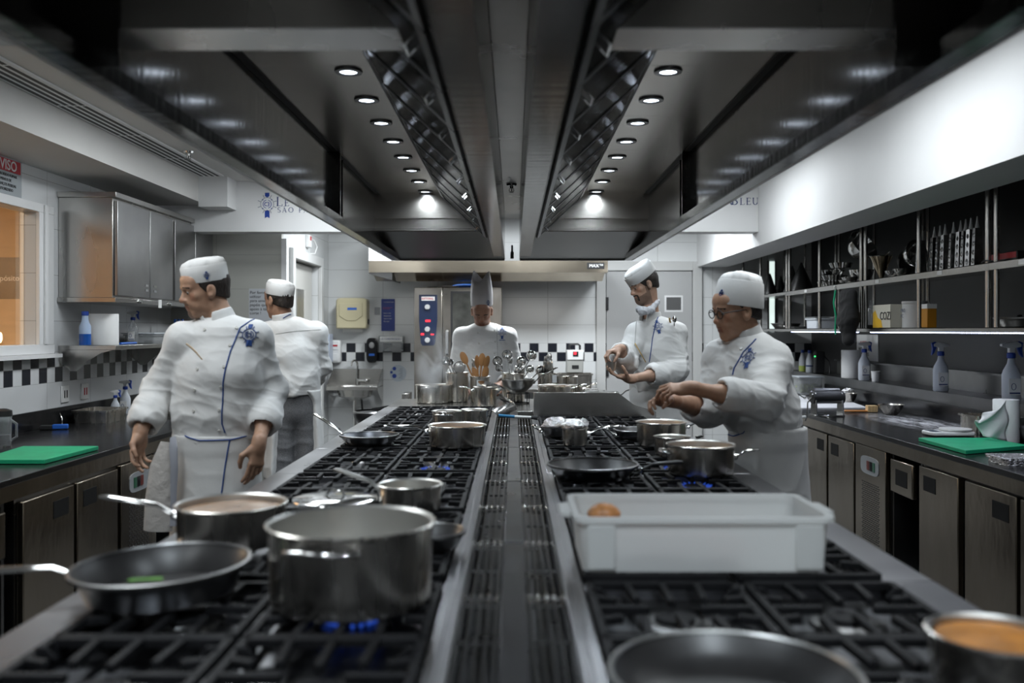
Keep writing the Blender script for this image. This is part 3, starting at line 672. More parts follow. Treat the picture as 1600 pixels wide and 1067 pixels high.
# sockets
for y, colr, lb in ((6.05, paint, 'white wall socket on the tiles above the entry side counter'), (6.33, red, 'wall socket with red pins on the tiles')):
    o = empty('wall_socket', lb, 'socket', (-3.0, y, 1.07)); MB().box(.001, .012, -.04, .06, -.05, .06).build('plate', white_pl, o, bevel=.003)
    MB().box(.012, .014, -.012, .0, -.02, .03).box(.012, .014, .02, .032, -.02, .03).build('holes', colr if colr is red else black_ink, o)

# ------------------------------------------------------------------ shelving on the right
su = empty('shelving_unit', 'long steel two tier shelving with round posts over the far counter', 'shelving', (0, 0, 0))
SXF, SXB = 2.45, 2.95
for i, y in enumerate((3.75, 4.65, 4.735, 5.54, 6.38, 6.46, 7.34, 8.14, 8.22, 9.1, 9.8)):
    MB().cyl((SXF + .02, y, 1.515), (SXF + .02, y, 2.717), .0135, seg=14).build('post', steel, su)
    MB().cyl((SXB - .02, y + .05, 1.515), (SXB - .02, y + .05, 2.717), .012, seg=10).build('post', steel, su)
for y0, y1 in ((3.0, 4.69), (4.692, 6.42), (6.422, 8.18)):
    MB().box(SXF, SXB, y0, y1, 1.845, 1.849).box(SXF, SXF + .004, y0, y1, 1.81, 1.849).build('upper_board', steel_h, su, smooth=0)
    MB().box(SXF, SXB, y0, y1, 1.511, 1.515).box(SXF, SXF + .004, y0, y1, 1.49, 1.515).build('lower_board', steel_h, su, smooth=0)
MB().box(SXF, SXB, 8.184, 9.88, 1.845, 1.849).box(SXF, SXF + .004, 8.184, 9.88, 1.82, 1.849).build('upper_board', steel_h, su, smooth=0)
MB().box(SXF, SXB, 8.184, 9.88, 1.511, 1.515).box(SXF, SXF + .004, 8.184, 9.88, 1.49, 1.515).build('lower_board', steel_h, su, smooth=0)
for y in (4.35, 5.2, 6.1, 6.9, 7.6): MB().box(SXF - .002, SXF, y, y + .06, 1.818, 1.842).build('tag_label', white_pl, su)
m = MB()
for i in range(200):
    y = 2.9 + i * .026
    if 6.3 < y < 6.5: continue
    m.box(SXF + .016, SXF + .022, y, y + .010, 1.483, 1.489)
for y0 in (2.9,): m.box(SXF + .012, SXF + .026, 2.88, 8.12, 1.489, 1.4905, 1)
o = m.build('led_strip', [strip_led, white_pl], smooth=0); tag(o, 'bluish white LED strip under the lower shelf', 'light strip')
for i, y in enumerate((4.0, 7.9)): pass
# splash wall between counter and shelves
bsx = 2.962
m = MB().box(bsx, 3.249, .3, 9.9, .0, 1.07)
struct(m.build('wall_ledge', mat('ledge_steel', (.20, .20, .205), .33, 1, noise=(3, .2, .1)), smooth=0))
struct(MB().box(3.20, 3.249, 2.5, 9.0, 1.071, 1.215).box(3.17, 3.20, 2.5, 9.0, 1.20, 1.215).build('trim_3', mat('splash_steel', (.26, .26, .26), .3, 1, noise=(3, .2, .1)), smooth=0))
o = MB()
for i in range(14):
    for j in range(1): pass
clm = mat('grey_cloth', (.30, .30, .34), .8, bump=(8, .6, .03))
xs = []
nv = 24; vs = []; fs = []
for i in range(nv + 1):
    for j in range(7):
        y = 3.3 + i * (5.55 - 3.3) / nv; z = 1.24 + j * .035
        vs.append((3.225 + .012 * math.sin(i * 1.3 + j * .4) - .006 * j / 6, y, z + (.01 * math.sin(i * .9) if j == 0 else 0)))
fs = [(i * 7 + j, (i + 1) * 7 + j, (i + 1) * 7 + j + 1, i * 7 + j + 1) for i in range(nv) for j in range(6)]
o = MB().add(vs, fs).build('wall_cloth', clm); o.modifiers.new('s', 'SOLIDIFY').thickness = .004
tag(o, 'pale grey cloth sheet pinned on the dark wall behind spray bottles', 'cloth')

# ------------------------------------------------------------------ oven
ov = empty('combi_oven', 'tall stainless combi oven with blue control panel behind the head chef', 'oven', (-1.01, 9.2, 0))
MB().box(0, .285, 0, .70, .78, 1.935).box(.29, .885, 0, .70, .78, 1.935).build('body', mat('oven_steel', (.31, .285, .255), .3, 1, noise=(5, .12, .06)), ov, bevel=.006)
m = MB(); m.prism([(.05, 1.86), (.235, 1.86), (.235, 1.6), (.215, 1.37), (.195, 1.345), (.085, 1.345), (.068, 1.37), (.05, 1.6)], 1, -.008, 0); cp = m.build('control_panel', navy, ov, bevel=.003)
MB().box(.075, .21, -.011, -.009, 1.80, 1.84).build('nameplate', paper, cp); text('lettering', 'RATIONAL', .028, red, (.079, -.012, 1.81), parent=cp, scale=(.88, 1.1), bold=.0006)
for z in (1.735, 1.51, 1.40): MB().cyl((.135, -.008, z), (.135, -.035, z), .028, .024, 20).box(.131, .139, -.042, -.034, z - .02, z + .02).build('knob', mat('knob_grey', (.45, .45, .45), .35), cp)
for x, z, w_ in ((.115, 1.585, .04), (.07, 1.45, .02), (.13, 1.455, .0)):
    if w_: MB().box(x, x + w_ + .01, -.0115, -.0085, z, z + .02).build('display', redled, cp)
MB().box(.17, .2, -.0115, -.0085, 1.452, 1.465).build('display', redled, cp)
MB().box(.39, .66, -.008, 0, 1.25, 1.875).build('door_glass', mat('oven_glass', (.05, .05, .045), .1, noise=(7, .5)), ov, bevel=.002)
MB().box(.37, .68, -.006, -.0, 1.23, 1.895).build('glass_trim', rubber, ov)
MB().tube([(.335, -.004, 1.49), (.335, -.05, 1.48), (.335, -.055, 1.38), (.335, -.05, 1.27), (.335, -.004, 1.26)], .016, 10).build('handle', mat('handle_grey', (.3, .3, .3), .35, .5), ov)
for x in (.05, .8):
    for y in (.05, .62): MB().box(x, x + .05, y, y + .04, 0, .78).build('leg', steel, ov)
o = empty('oven_brush', 'blue and black cleaning glove lying on top of the oven', 'brush', (-.66, 9.35, 1.935))
MB().box(-.12, .1, -.03, .03, .0, .02).build('grip', rubber, o, bevel=.006); MB().ball((.16, 0, .022), (.13, .045, .022)).build('pad', blue_pl, o)
o = MB().lathe([(.001, 0), (.05, 0), (.052, .01), (.001, .012)], 20, c=(-.84, 9.35, 1.936)).build('flue_disc', steel_dark); tag(o, 'small round steel flue disc on top of the oven', 'flue')

# ------------------------------------------------------------------ hand wash corner on the back wall
YW = YB - .002
def bw(px, py): return at(px, py, YB)
d = empty('towel_dispenser', 'cream paper towel dispenser on the back wall tiles', 'dispenser', (bw(554, 490).x, YW, bw(554, 490).z))
cream = mat('cream_plastic', (.58, .52, .34), .35)
m = MB(); w_, h_ = .165, .165
m.prism([(-w_, -h_), (w_ - .01, -h_), (w_, -h_ + .05), (w_, h_ - .02), (w_ - .03, h_), (-w_ + .03, h_), (-w_, h_ - .02)], 1, -.20, 0); m.build('case', cream, d, bevel=.015)
MB().prism([(-.13, .11), (.12, .11), (.12, -.03), (.05, -.08), (-.05, -.08), (-.13, -.03)], 1, -.208, -.195).build('cover', cream, d, bevel=.006)
MB().box(-.04, .06, -.210, -.207, .035, .06).build('badge', blue_pl, d)
m = MB(); m.prism([(-.105, -.165), (.105, -.165), (.105, -.195)] + [(.105 - .21 * k / 20, -.205 if k % 2 else -.192) for k in range(1, 20)] + [(-.105, -.195)], 1, -.12, -.117); m.build('paper_sheet', paper, d, smooth=0)
MB().cyl((.166, -.1, -.09), (.175, -.1, -.09), .03, seg=20).build('knob', rubber, d)
def wall_panel(name, cat, label, px0, py0, px1, py1, m_, th=.006):
    a, b = bw(px0, py0), bw(px1, py1); c = (a + b) / 2
    o = empty(name, label, cat, (c.x, YW, c.z)); MB().box(a.x - c.x, b.x - c.x, -th, 0, b.z - c.z, a.z - c.z).build('sheet', m_, o); return o, (b.x - a.x), (a.z - b.z)
o, pw, ph = wall_panel('wall_poster', 'poster', 'navy blue printed poster with pale lines beside the towel dispenser', 596, 467, 617, 517, mat('poster_blue', (.015, .035, .22), .4))
text('heading', 'LE CORDON BLEU', .013, paper, (-.045, -.008, ph / 2 - .04), parent=o)
text('print', 'BOAS PRÁTICAS\nDE HIGIENE', .014, mat('pink_ink', (.5, .12, .2), .5), (-.055, -.008, ph / 2 - .10), parent=o)
text('fine_print', 'Lave as mãos\n\nEnxague bem\n\nSeque as mãos\n\nÁlcool gel', .015, paper, (-.048, -.008, ph / 2 - .16), parent=o)
o, pw, ph = wall_panel('wall_card', 'card', 'small grey card stuck between dispenser and blue poster', 585.5, 480, 594, 492, mat('card_grey', (.35, .36, .38), .5), .003)
s_ = empty('soap_dispenser', 'white wall soap dispenser at the sink', 'dispenser', (bw(526, 549).x, YW, bw(526, 549).z))
MB().box(-.055, .06, -.10, 0, -.125, .125).build('case', white_pl, s_, bevel=.02); MB().box(-.03, .035, -.105, -.098, .02, .085).build('cap', white_pl, s_, bevel=.006); MB().box(-.025, .03, -.107, -.104, .055, .075).build('badge', red, s_)
MB().box(-.03, .035, -.106, -.098, -.10, -.02).build('push_bar', white_pl, s_, bevel=.008)
s_ = empty('soap_dispenser', 'black oval sanitizer dispenser on the checkered tiles', 'dispenser', (bw(583, 547).x, YW, bw(583, 547).z))
m = MB(); m.prism([(.062 * math.copysign(abs(math.cos(t)) ** .5, math.cos(t)), .135 * math.copysign(abs(math.sin(t)) ** .6, math.sin(t))) for t in [2 * PI * k / 28 for k in range(28)]], 1, -.10, 0); m.build('case', blackgloss, s_, bevel=.012)
MB().ball((0, -.10, .055), (.03, .012, .035)).build('window', mat('grey_lens', (.3, .3, .3), .2), s_); MB().box(-.03, .03, -.104, -.10, -.06, -.035).build('badge', blue_pl, s_)
s_ = empty('card_holder', 'white plastic leaflet holder by the entry door', 'holder', (-1.985, 9.72, 1.32))
MB().box(-.002, .03, -.09, .10, -.16, .14).build('case', mat('pale_blue_plastic', (.45, .50, .60), .35), s_, bevel=.004)
r_ = empty('acrylic_rack', 'clear plastic rack with gloves and printed label above the round sticker', 'rack', (bw(613, 540).x, YW, bw(613, 540).z))
MB().box(-.13, .13, -.10, -.097, -.06, .11).box(-.13, -.127, -.10, 0, -.06, .11).box(.127, .13, -.10, 0, -.06, .11).box(-.13, .13, -.10, 0, -.065, -.06).build('case', clear_pl, r_)
text('lettering', 'LE CORDON BLEU', .026, navy_ink, (-.11, -.102, .065), parent=r_); m = MB(); m.box(-.12, .12, -.101, -.1005, .045, .10); m.build('sheet', paper, r_)
o = MB(); o.lathe([(.001, -.055), (.10, -.055), (.105, -.045), (.06, -.02), (.02, .0), (.001, .005)], 20, c=(bw(616, 547).x, YW - .05, bw(613, 540).z - .003), sy=.4); o = o.build('folded_cap', paper); tag(o, 'folded white disposable cap lying in the clear rack', 'cap')
o = empty('round_sticker', 'round white and blue information sticker below the clear rack', 'sticker', (bw(622, 583).x, YW, bw(622, 583).z))
MB().cyl((0, 0, 0), (0, -.003, 0), .09, seg=32).build('disc', mat('sticker_white', (.5, .55, .6), .5), o)
m = MB()
for a, b, q in ((-.04, .05, .022), (-.04, -.03, .026), (-.072, .01, .016)): m.cyl((a, -.003, b), (a, -.0045, b), q, seg=6)
m.build('blue_spots', blue, o)
m = MB()
for k in range(9):
    m.box(.0 + .01 * (k % 3), .05, -.0045, -.003, -.055 + k * .013, -.051 + k * .013)
m.build('print', grey_ink, o)
# steel hand basin
sk = empty('hand_basin', 'small stainless hand basin on the back wall', 'sink', (-1.70, YW, .90))
W2 = .27
MB().box(-W2, W2, -.40, -.39, -.03, .01).box(-W2, -.2, -.39, -.03, -.004, .004).box(.2, W2, -.39, -.03, -.004, .004).box(-.2, .2, -.39, -.34, -.004, .004).box(-.2, .2, -.09, -.03, -.004, .004).box(-W2, W2, -.03, 0, -.03, .18).build('apron_and_back', steel_h, sk, bevel=.002)
MB().lathe([(.205, .004), (.19, -.02), (.16, -.10), (.05, -.14), (.02, -.145), (.02, -.15), (.06, -.146), (.17, -.106), (.20, -.02)], 28, c=(0, -.215, 0), sy=.62, caps=False).build('bowl', steel, sk)
for x in (-W2, W2 - .004): MB().prism([(-.40, .01), (-.40, -.03), (-.03, -.19), (-.03, .18)], 0, x, x + .004).build('bracket', steel_h, sk, smooth=0)
MB().cyl((0, -.215, -.145), (0, -.215, -.90), .025, seg=12).build('drain_pipe', chrome, sk)
MB().tube([(.05, -.1, -.12), (.06, -.08, -.3), (.10, -.03, -.4)], .01, 8).build('hose', rubber, sk)
fc = empty('faucet', 'chrome swan neck tap over the small basin', 'faucet', (bw(560, 600).x, YW - .06, .905))
MB().cyl((0, 0, 0), (0, 0, .07), .022, .02, 16).cyl((0, 0, .05), (.09, -.02, .05), .018, .02, 14).build('body', chrome, fc)
MB().tube([(0, 0, .05), (0, 0, .20), (0, -.01, .24), (-.01, -.03, .265), (-.03, -.05, .27), (-.05, -.07, .25), (-.055, -.08, .21)], .011, 10).build('spout', chrome, fc)
MB().ball((.10, -.022, .05), .026).build('handle', chrome, fc)
# pedal bin / round pan on a steel stand
o = empty('round_griddle', 'black round griddle lid on a steel stand by the basin', 'griddle', (-1.42, 8.5, 0)); bx_ = (552 + 618) / 2
p = at(585, 650, 7.6); o.location = (p.x, 7.6, 0)
MB().lathe([(.001, .70), (.10, .70), (.165, .76), (.175, .80), (.17, .815), (.001, .83)], 32).build('pan', rubber, o); MB().lathe([(.155, .822), (.175, .81), (.178, .818), (.158, .83)], 32, caps=False).build('rim_band', steel_dark, o)
for x in (-.1, .1): MB().box(x - .05, x + .05, -.05, .05, 0, .70).build('leg', steel, o)
MB().prism([(-.02, .83), (.17, .86), (.17, .88), (-.02, .85)], 1, -.01, .03).build('handle', rubber, o)
# side bench right of the oven with vacuum machine
o = empty('back_bench', 'low steel bench by the grey door carrying a vacuum machine', 'bench', (0, 0, 0))
MB().box(-.02, .86, 9.3, YB - .003, .86, .90).build('worktop', steel_h, o, bevel=.002); MB().box(.3, .86, 9.32, YB - .01, .68, .70).build('shelf_board', steel_h, o)
for x in (0, .80):
    for y in (9.32, 9.84): MB().box(x, x + .04, y, y + .04, 0, .86).build('leg', steel, o)
o = empty('back_bench', 'short steel bench piece standing at the near corner of the oven', 'bench', (0, 0, 0)); p = at(636, 640, 8.9)
MB().box(-1.10, -1.03, 8.9, 9.18, .70, .88).box(-1.10, -1.03, 8.9, 9.18, .1, .66).build('body', steel, o, bevel=.004)
# ------------------------------------------------------------------ people: signed distance bodies turned into one continuous mesh
class Field:
    def __init__(s, lo, hi, h):
        s.h = h; s.lo = np.array(lo, float); n = np.ceil((np.array(hi) - s.lo) / h).astype(int) + 1
        s.n = n; s.d = np.full(n, 1.0, np.float32)
        s.ax = [(s.lo[i] + h * np.arange(n[i])).astype(np.float32) for i in range(3)]
    def region(s, lo, hi):
        i0 = np.clip(np.floor((np.array(lo) - s.lo) / s.h).astype(int), 0, s.n - 1); i1 = np.clip(np.ceil((np.array(hi) - s.lo) / s.h).astype(int) + 1, 1, s.n)
        if (i1 <= i0).any(): return None
        sl = tuple(slice(a, b) for a, b in zip(i0, i1))
        return sl, s.ax[0][sl[0]][:, None, None], s.ax[1][sl[1]][None, :, None], s.ax[2][sl[2]][None, None, :]
    def put(s, sl, e, k, op):
        a = s.d[sl]
        if op == 'add':
            if k > 0: t = np.clip(.5 + .5 * (a - e) / k, 0, 1); s.d[sl] = a * (1 - t) + e * t - k * t * (1 - t)
            else: s.d[sl] = np.minimum(a, e)
        else:
            if k > 0: t = np.clip(.5 - .5 * (a + e) / k, 0, 1); s.d[sl] = a * (1 - t) - e * t + k * t * (1 - t)
            else: s.d[sl] = np.maximum(a, -e)
    def cap(s, a, b, ra, rb=None, k=.02, op='add'):
        rb = ra if rb is None else rb; a = np.array(a, float); b = np.array(b, float); m = max(ra, rb) + k + 3 * s.h
        r = s.region(np.minimum(a, b) - m, np.maximum(a, b) + m)
        if r is None: return s
        sl, X, Y, Z = r; ab = b - a; L = max(float(ab @ ab), 1e-12)
        t = np.clip(((X - a[0]) * ab[0] + (Y - a[1]) * ab[1] + (Z - a[2]) * ab[2]) / L, 0, 1)
        e = np.sqrt((X - a[0] - t * ab[0]) ** 2 + (Y - a[1] - t * ab[1]) ** 2 + (Z - a[2] - t * ab[2]) ** 2) - (ra + (rb - ra) * t)
        s.put(sl, e.astype(np.float32), k, op); return s
    def ell(s, c, rad, M=None, k=.02, op='add'):
        """ellipsoid; M rows are its axes"""
        c = np.array(c, float); M = np.eye(3) if M is None else np.array(M, float); rad = np.array(rad, float); m = rad.max() + k + 3 * s.h
        r = s.region(c - m, c + m)
        if r is None: return s
        sl, X, Y, Z = r; p = [(X - c[0]) * M[i][0] + (Y - c[1]) * M[i][1] + (Z - c[2]) * M[i][2] for i in range(3)]
        k0 = np.sqrt(sum((p[i] / rad[i]) ** 2 for i in range(3))); k1 = np.sqrt(sum((p[i] / rad[i] ** 2) ** 2 for i in range(3))) + 1e-6
        s.put(sl, (k0 * (k0 - 1) / k1).astype(np.float32), k, op); return s
    def slab(s, a, b, A, B, side, k=.03, op='add'):
        """elliptic limb: A=(half width along side, half depth) at a, B at b"""
        a = np.array(a, float); b = np.array(b, float); m = max(*A, *B) + k + 3 * s.h
        r = s.region(np.minimum(a, b) - m, np.maximum(a, b) + m)
        if r is None: return s
        ab = b - a; ln = float(np.linalg.norm(ab)); u = ab / max(ln, 1e-9); sd = np.array(side, float); sd = sd - u * (sd @ u); sd /= np.linalg.norm(sd); fw = np.cross(u, sd)
        sl, X, Y, Z = r; q = [X - a[0], Y - a[1], Z - a[2]]
        dot = lambda v: q[0] * v[0] + q[1] * v[1] + q[2] * v[2]
        tt = dot(u); t = np.clip(tt / max(ln, 1e-9), 0, 1); x, y, zz = dot(sd), dot(fw), tt - t * ln
        w_ = A[0] + (B[0] - A[0]) * t; dd = A[1] + (B[1] - A[1]) * t; mm = np.minimum(w_, dd)
        k0 = np.sqrt((x / w_) ** 2 + (y / dd) ** 2 + (zz / mm) ** 2); k1 = np.sqrt((x / w_ ** 2) ** 2 + (y / dd ** 2) ** 2 + (zz / mm ** 2) ** 2) + 1e-6
        s.put(sl, (k0 * (k0 - 1) / k1).astype(np.float32), k, op); return s
    def cut(s, c, nrm, k=0):
        """remove everything on the side nrm points to"""
        c = np.array(c, float); nrm = np.array(nrm, float); nrm /= np.linalg.norm(nrm)
        e = -((s.ax[0][:, None, None] - c[0]) * nrm[0] + (s.ax[1][None, :, None] - c[1]) * nrm[1] + (s.ax[2][None, None, :] - c[2]) * nrm[2])
        s.put(tuple([slice(None)] * 3), e.astype(np.float32), k, 'sub'); return s
    def mesh(s):
        d = s.d; n = d.shape; ins = d < 0
        c8 = np.zeros((n[0] - 1, n[1] - 1, n[2] - 1), np.int8)
        for i in (0, 1):
            for j in (0, 1):
                for k in (0, 1): c8 += ins[i:n[0] - 1 + i, j:n[1] - 1 + j, k:n[2] - 1 + k]
        act = np.argwhere((c8 > 0) & (c8 < 8)); idx = -np.ones(c8.shape, np.int64); idx[tuple(act.T)] = np.arange(len(act))
        acc = np.zeros((len(act), 3)); cnt = np.zeros(len(act))
        cor = [(i, j, k) for i in (0, 1) for j in (0, 1) for k in (0, 1)]
        val = {c: d[act[:, 0] + c[0], act[:, 1] + c[1], act[:, 2] + c[2]].astype(float) for c in cor}
        for c in cor:
            for ax in range(3):
                if c[ax] == 0:
                    e = list(c); e[ax] = 1; e = tuple(e); a, b = val[c], val[e]; m = (a < 0) != (b < 0)
                    t = np.where(m, a / np.where(m, a - b, 1), 0); p = np.tile(np.array(c, float), (len(act), 1)); p[:, ax] += t
                    acc[m] += p[m]; cnt[m] += 1
        V = s.lo + (act + acc / cnt[:, None]) * s.h; F_ = []
        for ax in range(3):
            o = [a for a in range(3) if a != ax]; sa = [slice(0, n[i]) for i in range(3)]; sb = list(sa); sa[ax] = slice(0, n[ax] - 1); sb[ax] = slice(1, n[ax])
            A_, B_ = ins[tuple(sa)], ins[tuple(sb)]; cr = np.argwhere(A_ != B_)
            cr = cr[(cr[:, o[0]] > 0) & (cr[:, o[1]] > 0) & (cr[:, o[0]] < n[o[0]] - 1) & (cr[:, o[1]] < n[o[1]] - 1)]
            qs = []
            for da, db in ((0, 0), (1, 0), (1, 1), (0, 1)):
                e = cr.copy(); e[:, o[0]] -= da; e[:, o[1]] -= db; qs.append(idx[tuple(e.T)])
            q = np.stack(qs, 1); fl = A_[tuple(cr.T)] ^ (ax == 1); q[~fl] = q[~fl][:, ::-1]; F_.append(q[:, ::-1] if 0 else q)
        Fc = np.concatenate(F_); Fc = Fc[(Fc >= 0).all(1)]
        return V, Fc
def vnoise(P, seed=0):
    """smooth value noise, vectorised"""
    i = np.floor(P).astype(np.int64); f = P - i; f = f * f * (3 - 2 * f); out = np.zeros(len(P))
    for a in (0, 1):
        for b in (0, 1):
            for c in (0, 1):
                h = ((i[:, 0] + a) * 374761393 + (i[:, 1] + b) * 668265263 + (i[:, 2] + c) * 2147483647 + seed * 974634) & 0xffffffff
                h = ((h ^ (h >> 13)) * 1274126177) & 0xffffffff; v = ((h ^ (h >> 16)) & 0xffff) / 65535.
                out += v * (f[:, 0] if a else 1 - f[:, 0]) * (f[:, 1] if b else 1 - f[:, 1]) * (f[:, 2] if c else 1 - f[:, 2])
    return out
def normals(V, Fc):
    n = np.cross(V[Fc[:, 2]] - V[Fc[:, 0]], V[Fc[:, 3]] - V[Fc[:, 1]]); N = np.zeros_like(V)
    for k in range(4): np.add.at(N, Fc[:, k], n)
    return N / (np.linalg.norm(N, axis=1)[:, None] + 1e-12)
def relax(V, Fc, it=2, a=.5):
    for _ in range(it):
        acc = np.zeros_like(V); c = np.zeros(len(V))
        for k in range(4): np.add.at(acc, Fc[:, k], V[Fc[:, (k + 1) % 4]]); np.add.at(acc, Fc[:, (k + 1) % 4], V[Fc[:, k]]); np.add.at(c, Fc[:, k], 1); np.add.at(c, Fc[:, (k + 1) % 4], 1)
        V = V * (1 - a) + a * acc / np.maximum(c, 1)[:, None]
    return V
def mesh_obj(name, V, Fc, mats, parent, mi=None):
    o0 = np.array(parent.location) if parent else 0
    me = bpy.data.meshes.new(name); me.vertices.add(len(V)); me.vertices.foreach_set('co', (V - o0).astype(np.float32).ravel())
    me.loops.add(Fc.size); me.loops.foreach_set('vertex_index', Fc.astype(np.int32).ravel())
    me.polygons.add(len(Fc)); me.polygons.foreach_set('loop_start', np.arange(0, Fc.size, 4, dtype=np.int32))
    for m in mats: me.materials.append(m)
    if mi is not None: me.polygons.foreach_set('material_index', mi.astype(np.int32))
    me.update(calc_edges=True); me.validate(); me.polygons.foreach_set('use_smooth', [True] * len(me.polygons))
    o = bpy.data.objects.new(name, me); COL.objects.link(o); o.parent = parent; return o
def folds(V, N, amp, f, dirn=(0, 0, 1), st=2.6, seed=1, where=None):
    """cloth creases: ridged noise stretched across dirn"""
    d = np.array(dirn, float); d /= np.linalg.norm(d); al = V @ d; P = V - al[:, None] * d
    Q = (P * (f / st) + al[:, None] * d * f); wp = vnoise(V * 7 + 5, seed + 9)[:, None] * .9
    n = vnoise(Q + wp * 1.4, seed); r = 1 - np.abs(2 * n - 1); r = r ** 2.2
    n2 = vnoise(Q * 2.3 + wp * 2, seed + 3); r2 = (1 - np.abs(2 * n2 - 1)) ** 2
    disp = amp * (r - .35) + amp * .35 * (r2 - .35)
    if where is not None: disp = disp * where
    return V + N * disp[:, None]
RES = 1.0
coat = mat('coat_cotton', (.66, .655, .64), .75, sheen=.3, noise=(5, .03), bump=(60, .12, .003))
coat2 = mat('apron_cotton', (.62, .615, .60), .8, sheen=.2, noise=(5, .04), bump=(40, .2, .004))
trous = mat('grey_trousers', (.13, .13, .135), .8, noise=(120, .25), bump=(40, .2, .003))
cap_m = mat('cap_cotton', (.68, .675, .66), .75, bump=(70, .2, .003))
shoe_m = mat('black_leather', (.015, .015, .015), .35)
white_eye = mat('eye_white', (.36, .34, .32), .3)
iris = mat('eye_iris', (.03, .018, .01), .2)
hair_m = mat('dark_hair', (.018, .012, .009), .6, noise=(140, .6), bump=(220, .8, .004), stretch=(1, 1, .25))
piping = mat('blue_piping', (.015, .055, .22), .6)
button_m = mat('pearl_button', (.55, .54, .50), .3)
def skin_mats(tone, key):
    t = np.array(tone)
    s_ = mat('skin_' + key, tuple(t), .48, sub=.12, noise=(60, .08), bump=(220, .12, .0012))
    l_ = mat('lips_' + key, tuple(t * (.82, .60, .58)), .42, noise=(80, .08))
    b_ = mat('stubble_' + key, tuple(t * .42 + .006), .6, noise=(300, .35))
    k_ = mat('blush_' + key, tuple(t * (1.02, .88, .84)), .48, sub=.12, noise=(60, .06))
    w_ = mat('brow_' + key, (.02, .013, .01), .7)
    return [s_, l_, b_, k_, w_]
def frame(f, up=(0, 0, 1), roll=0):
    f = Vector(f).normalized(); u = Vector(up); u = (u - f * u.dot(f)).normalized(); r = f.cross(u)
    if roll: q = Matrix.Rotation(roll, 3, f); u = q @ u; r = q @ r
    return r, f, u
class Head:
    def __init__(s, c, fwd, up=(0, 0, 1), sc=1.0, roll=0): s.c = Vector(c); s.r, s.f, s.u = frame(fwd, up, roll); s.s = sc; s.M = [list(s.r), list(s.f), list(s.u)]
    def P(s, x, y, z): return s.c + (s.r * x + s.f * y + s.u * z) * s.s
    def L(s, V): q = (V - np.array(s.c)) / s.s; return q @ np.array(s.M).T
def head_sdf(F_, H, nose=1.0, female=False, beard=0, shut=False):
    s = H.s; P = H.P; E = lambda c, r, k=.02, op='add': F_.ell(P(*c), np.array(r) * s, H.M, k * s, op)
    C = lambda a, b, ra, rb=None, k=.015, op='add': F_.cap(P(*a), P(*b), ra * s, (rb or ra) * s, k * s, op)
    E((0, -.018, .035), (.075, .096, .088)); E((0, .03, -.02), (.062, .062, .085), .03); E((0, .022, -.07), (.052, .055, .045), .03)
    E((0, .066, -.098), (.026, .02, .02), .025); E((0, .055, .055), (.06, .04, .045), .03)
    for x in (-1, 1):
        E((x * .042, .052, -.012), (.018, .020, .016), .02); E((x * .032, .093, .008), (.019, .014, .013), .012, 'sub'); E((x * .031, .074, .007), (.0145, .0135, .0125), .003)
        C((x * .019, .0845, .0155), (x * .045, .0770, .0145), .0058, .0050, .004); C((x * .020, .083, -.004), (x * .043, .077, -.003), .0045, .004, .004)
        if shut: E((x * .031, .0785, .006), (.0155, .0125, .0125), .004)
        C((x * .016, .092, .026), (x * .046, .076, .027), .008, .006, .012)
        E((x * .079, -.006, -.0), (.009, .021, .033), .008); E((x * .088, .002, .0), (.006, .010, .018), .005, 'sub'); C((x * .075, .0, -.03), (x * .078, .004, -.02), .008, k=.008)
        E((x * .0125, .093, -.030), (.0085, .010, .008), .006)
        C((x * .02, .076, -.045), (x * .038, .056, -.06), .010, .010, .02)
    C((0, .084, .018), (0, .098 + .004 * nose, -.026), .0075, .0115, .012); E((0, .097 + .004 * nose, -.028), (.011, .011, .010), .008)
    C((-.018, .084, -.0565), (0, .0905, -.0545), .0055, .0065, .006); C((.018, .084, -.0565), (0, .0905, -.0545), .0055, .0065, .006)
    C((-.014, .084, -.069), (.014, .084, -.069), .0070, k=.006); E((0, .095, -.0625), (.022, .006, .0012), .002, 'sub')
    C((-.01, .083, -.045), (.01, .083, -.045), .010, k=.012)
    if beard: E((0, .060, -.088), (.040, .035, .034), .02)
def head_paint(V, H, beard=0, brows=1, stub=0, tache=0):
    q = H.L(V); x, y, z = np.abs(q[:, 0]), q[:, 1], q[:, 2]; mi = np.zeros(len(V), int)
    near = (np.abs(q) < .16).all(1)
    mi[near & (y > .0835) & (x < .0205) & (z > -.0745) & (z < -.0525)] = 1
    mi[near & (y > .088) & (x < .016) & (z > -.042) & (z < -.018)] = 3
    mi[near & (y > .045) & (x > .035) & (x < .058) & (z > -.035) & (z < .002)] = 3
    if brows: mi[near & (y > .058) & (x > .014) & (x < .052) & (z > .0255 - (x - .03) * .12) & (z < .0315 - (x - .03) * .18)] = 4
    chin = near & (y > .02) & (z < -.074) & (z > -.14) & (y > .055 - (z + .10) * .0)
    if beard >= 1: mi[near & (z < -.072) & (z > -.125) & (x < .038) & (y > .05)] = 4 if beard < 2 else 4
    if beard >= 2: mi[near & (z < -.040 - (y) * .25) & (z > -.135) & (y > .0)] = 2; mi[near & (z < .02) & (z > -.10) & (y > -.0) & (y < .028) & (x > .055)] = 2
    if tache == 2: mi[near & (y > .075) & (z > -.0515) & (z < -.0425) & (x < .026)] = 2; mi[near & (y > .055) & (x < .022) & (z > -.118) & (z < -.079)] = 2
    if tache == 1: mi[near & (y > .075) & (z > -.0515) & (z < -.0425) & (x < .028)] = 4; mi[near & (y > .06) & (x > .024) & (x < .034) & (z > -.09) & (z < -.047)] = 4
    if stub: sel = near & (z < -.045) & (y > .01) & (mi == 0); mi[sel] = 2
    return mi
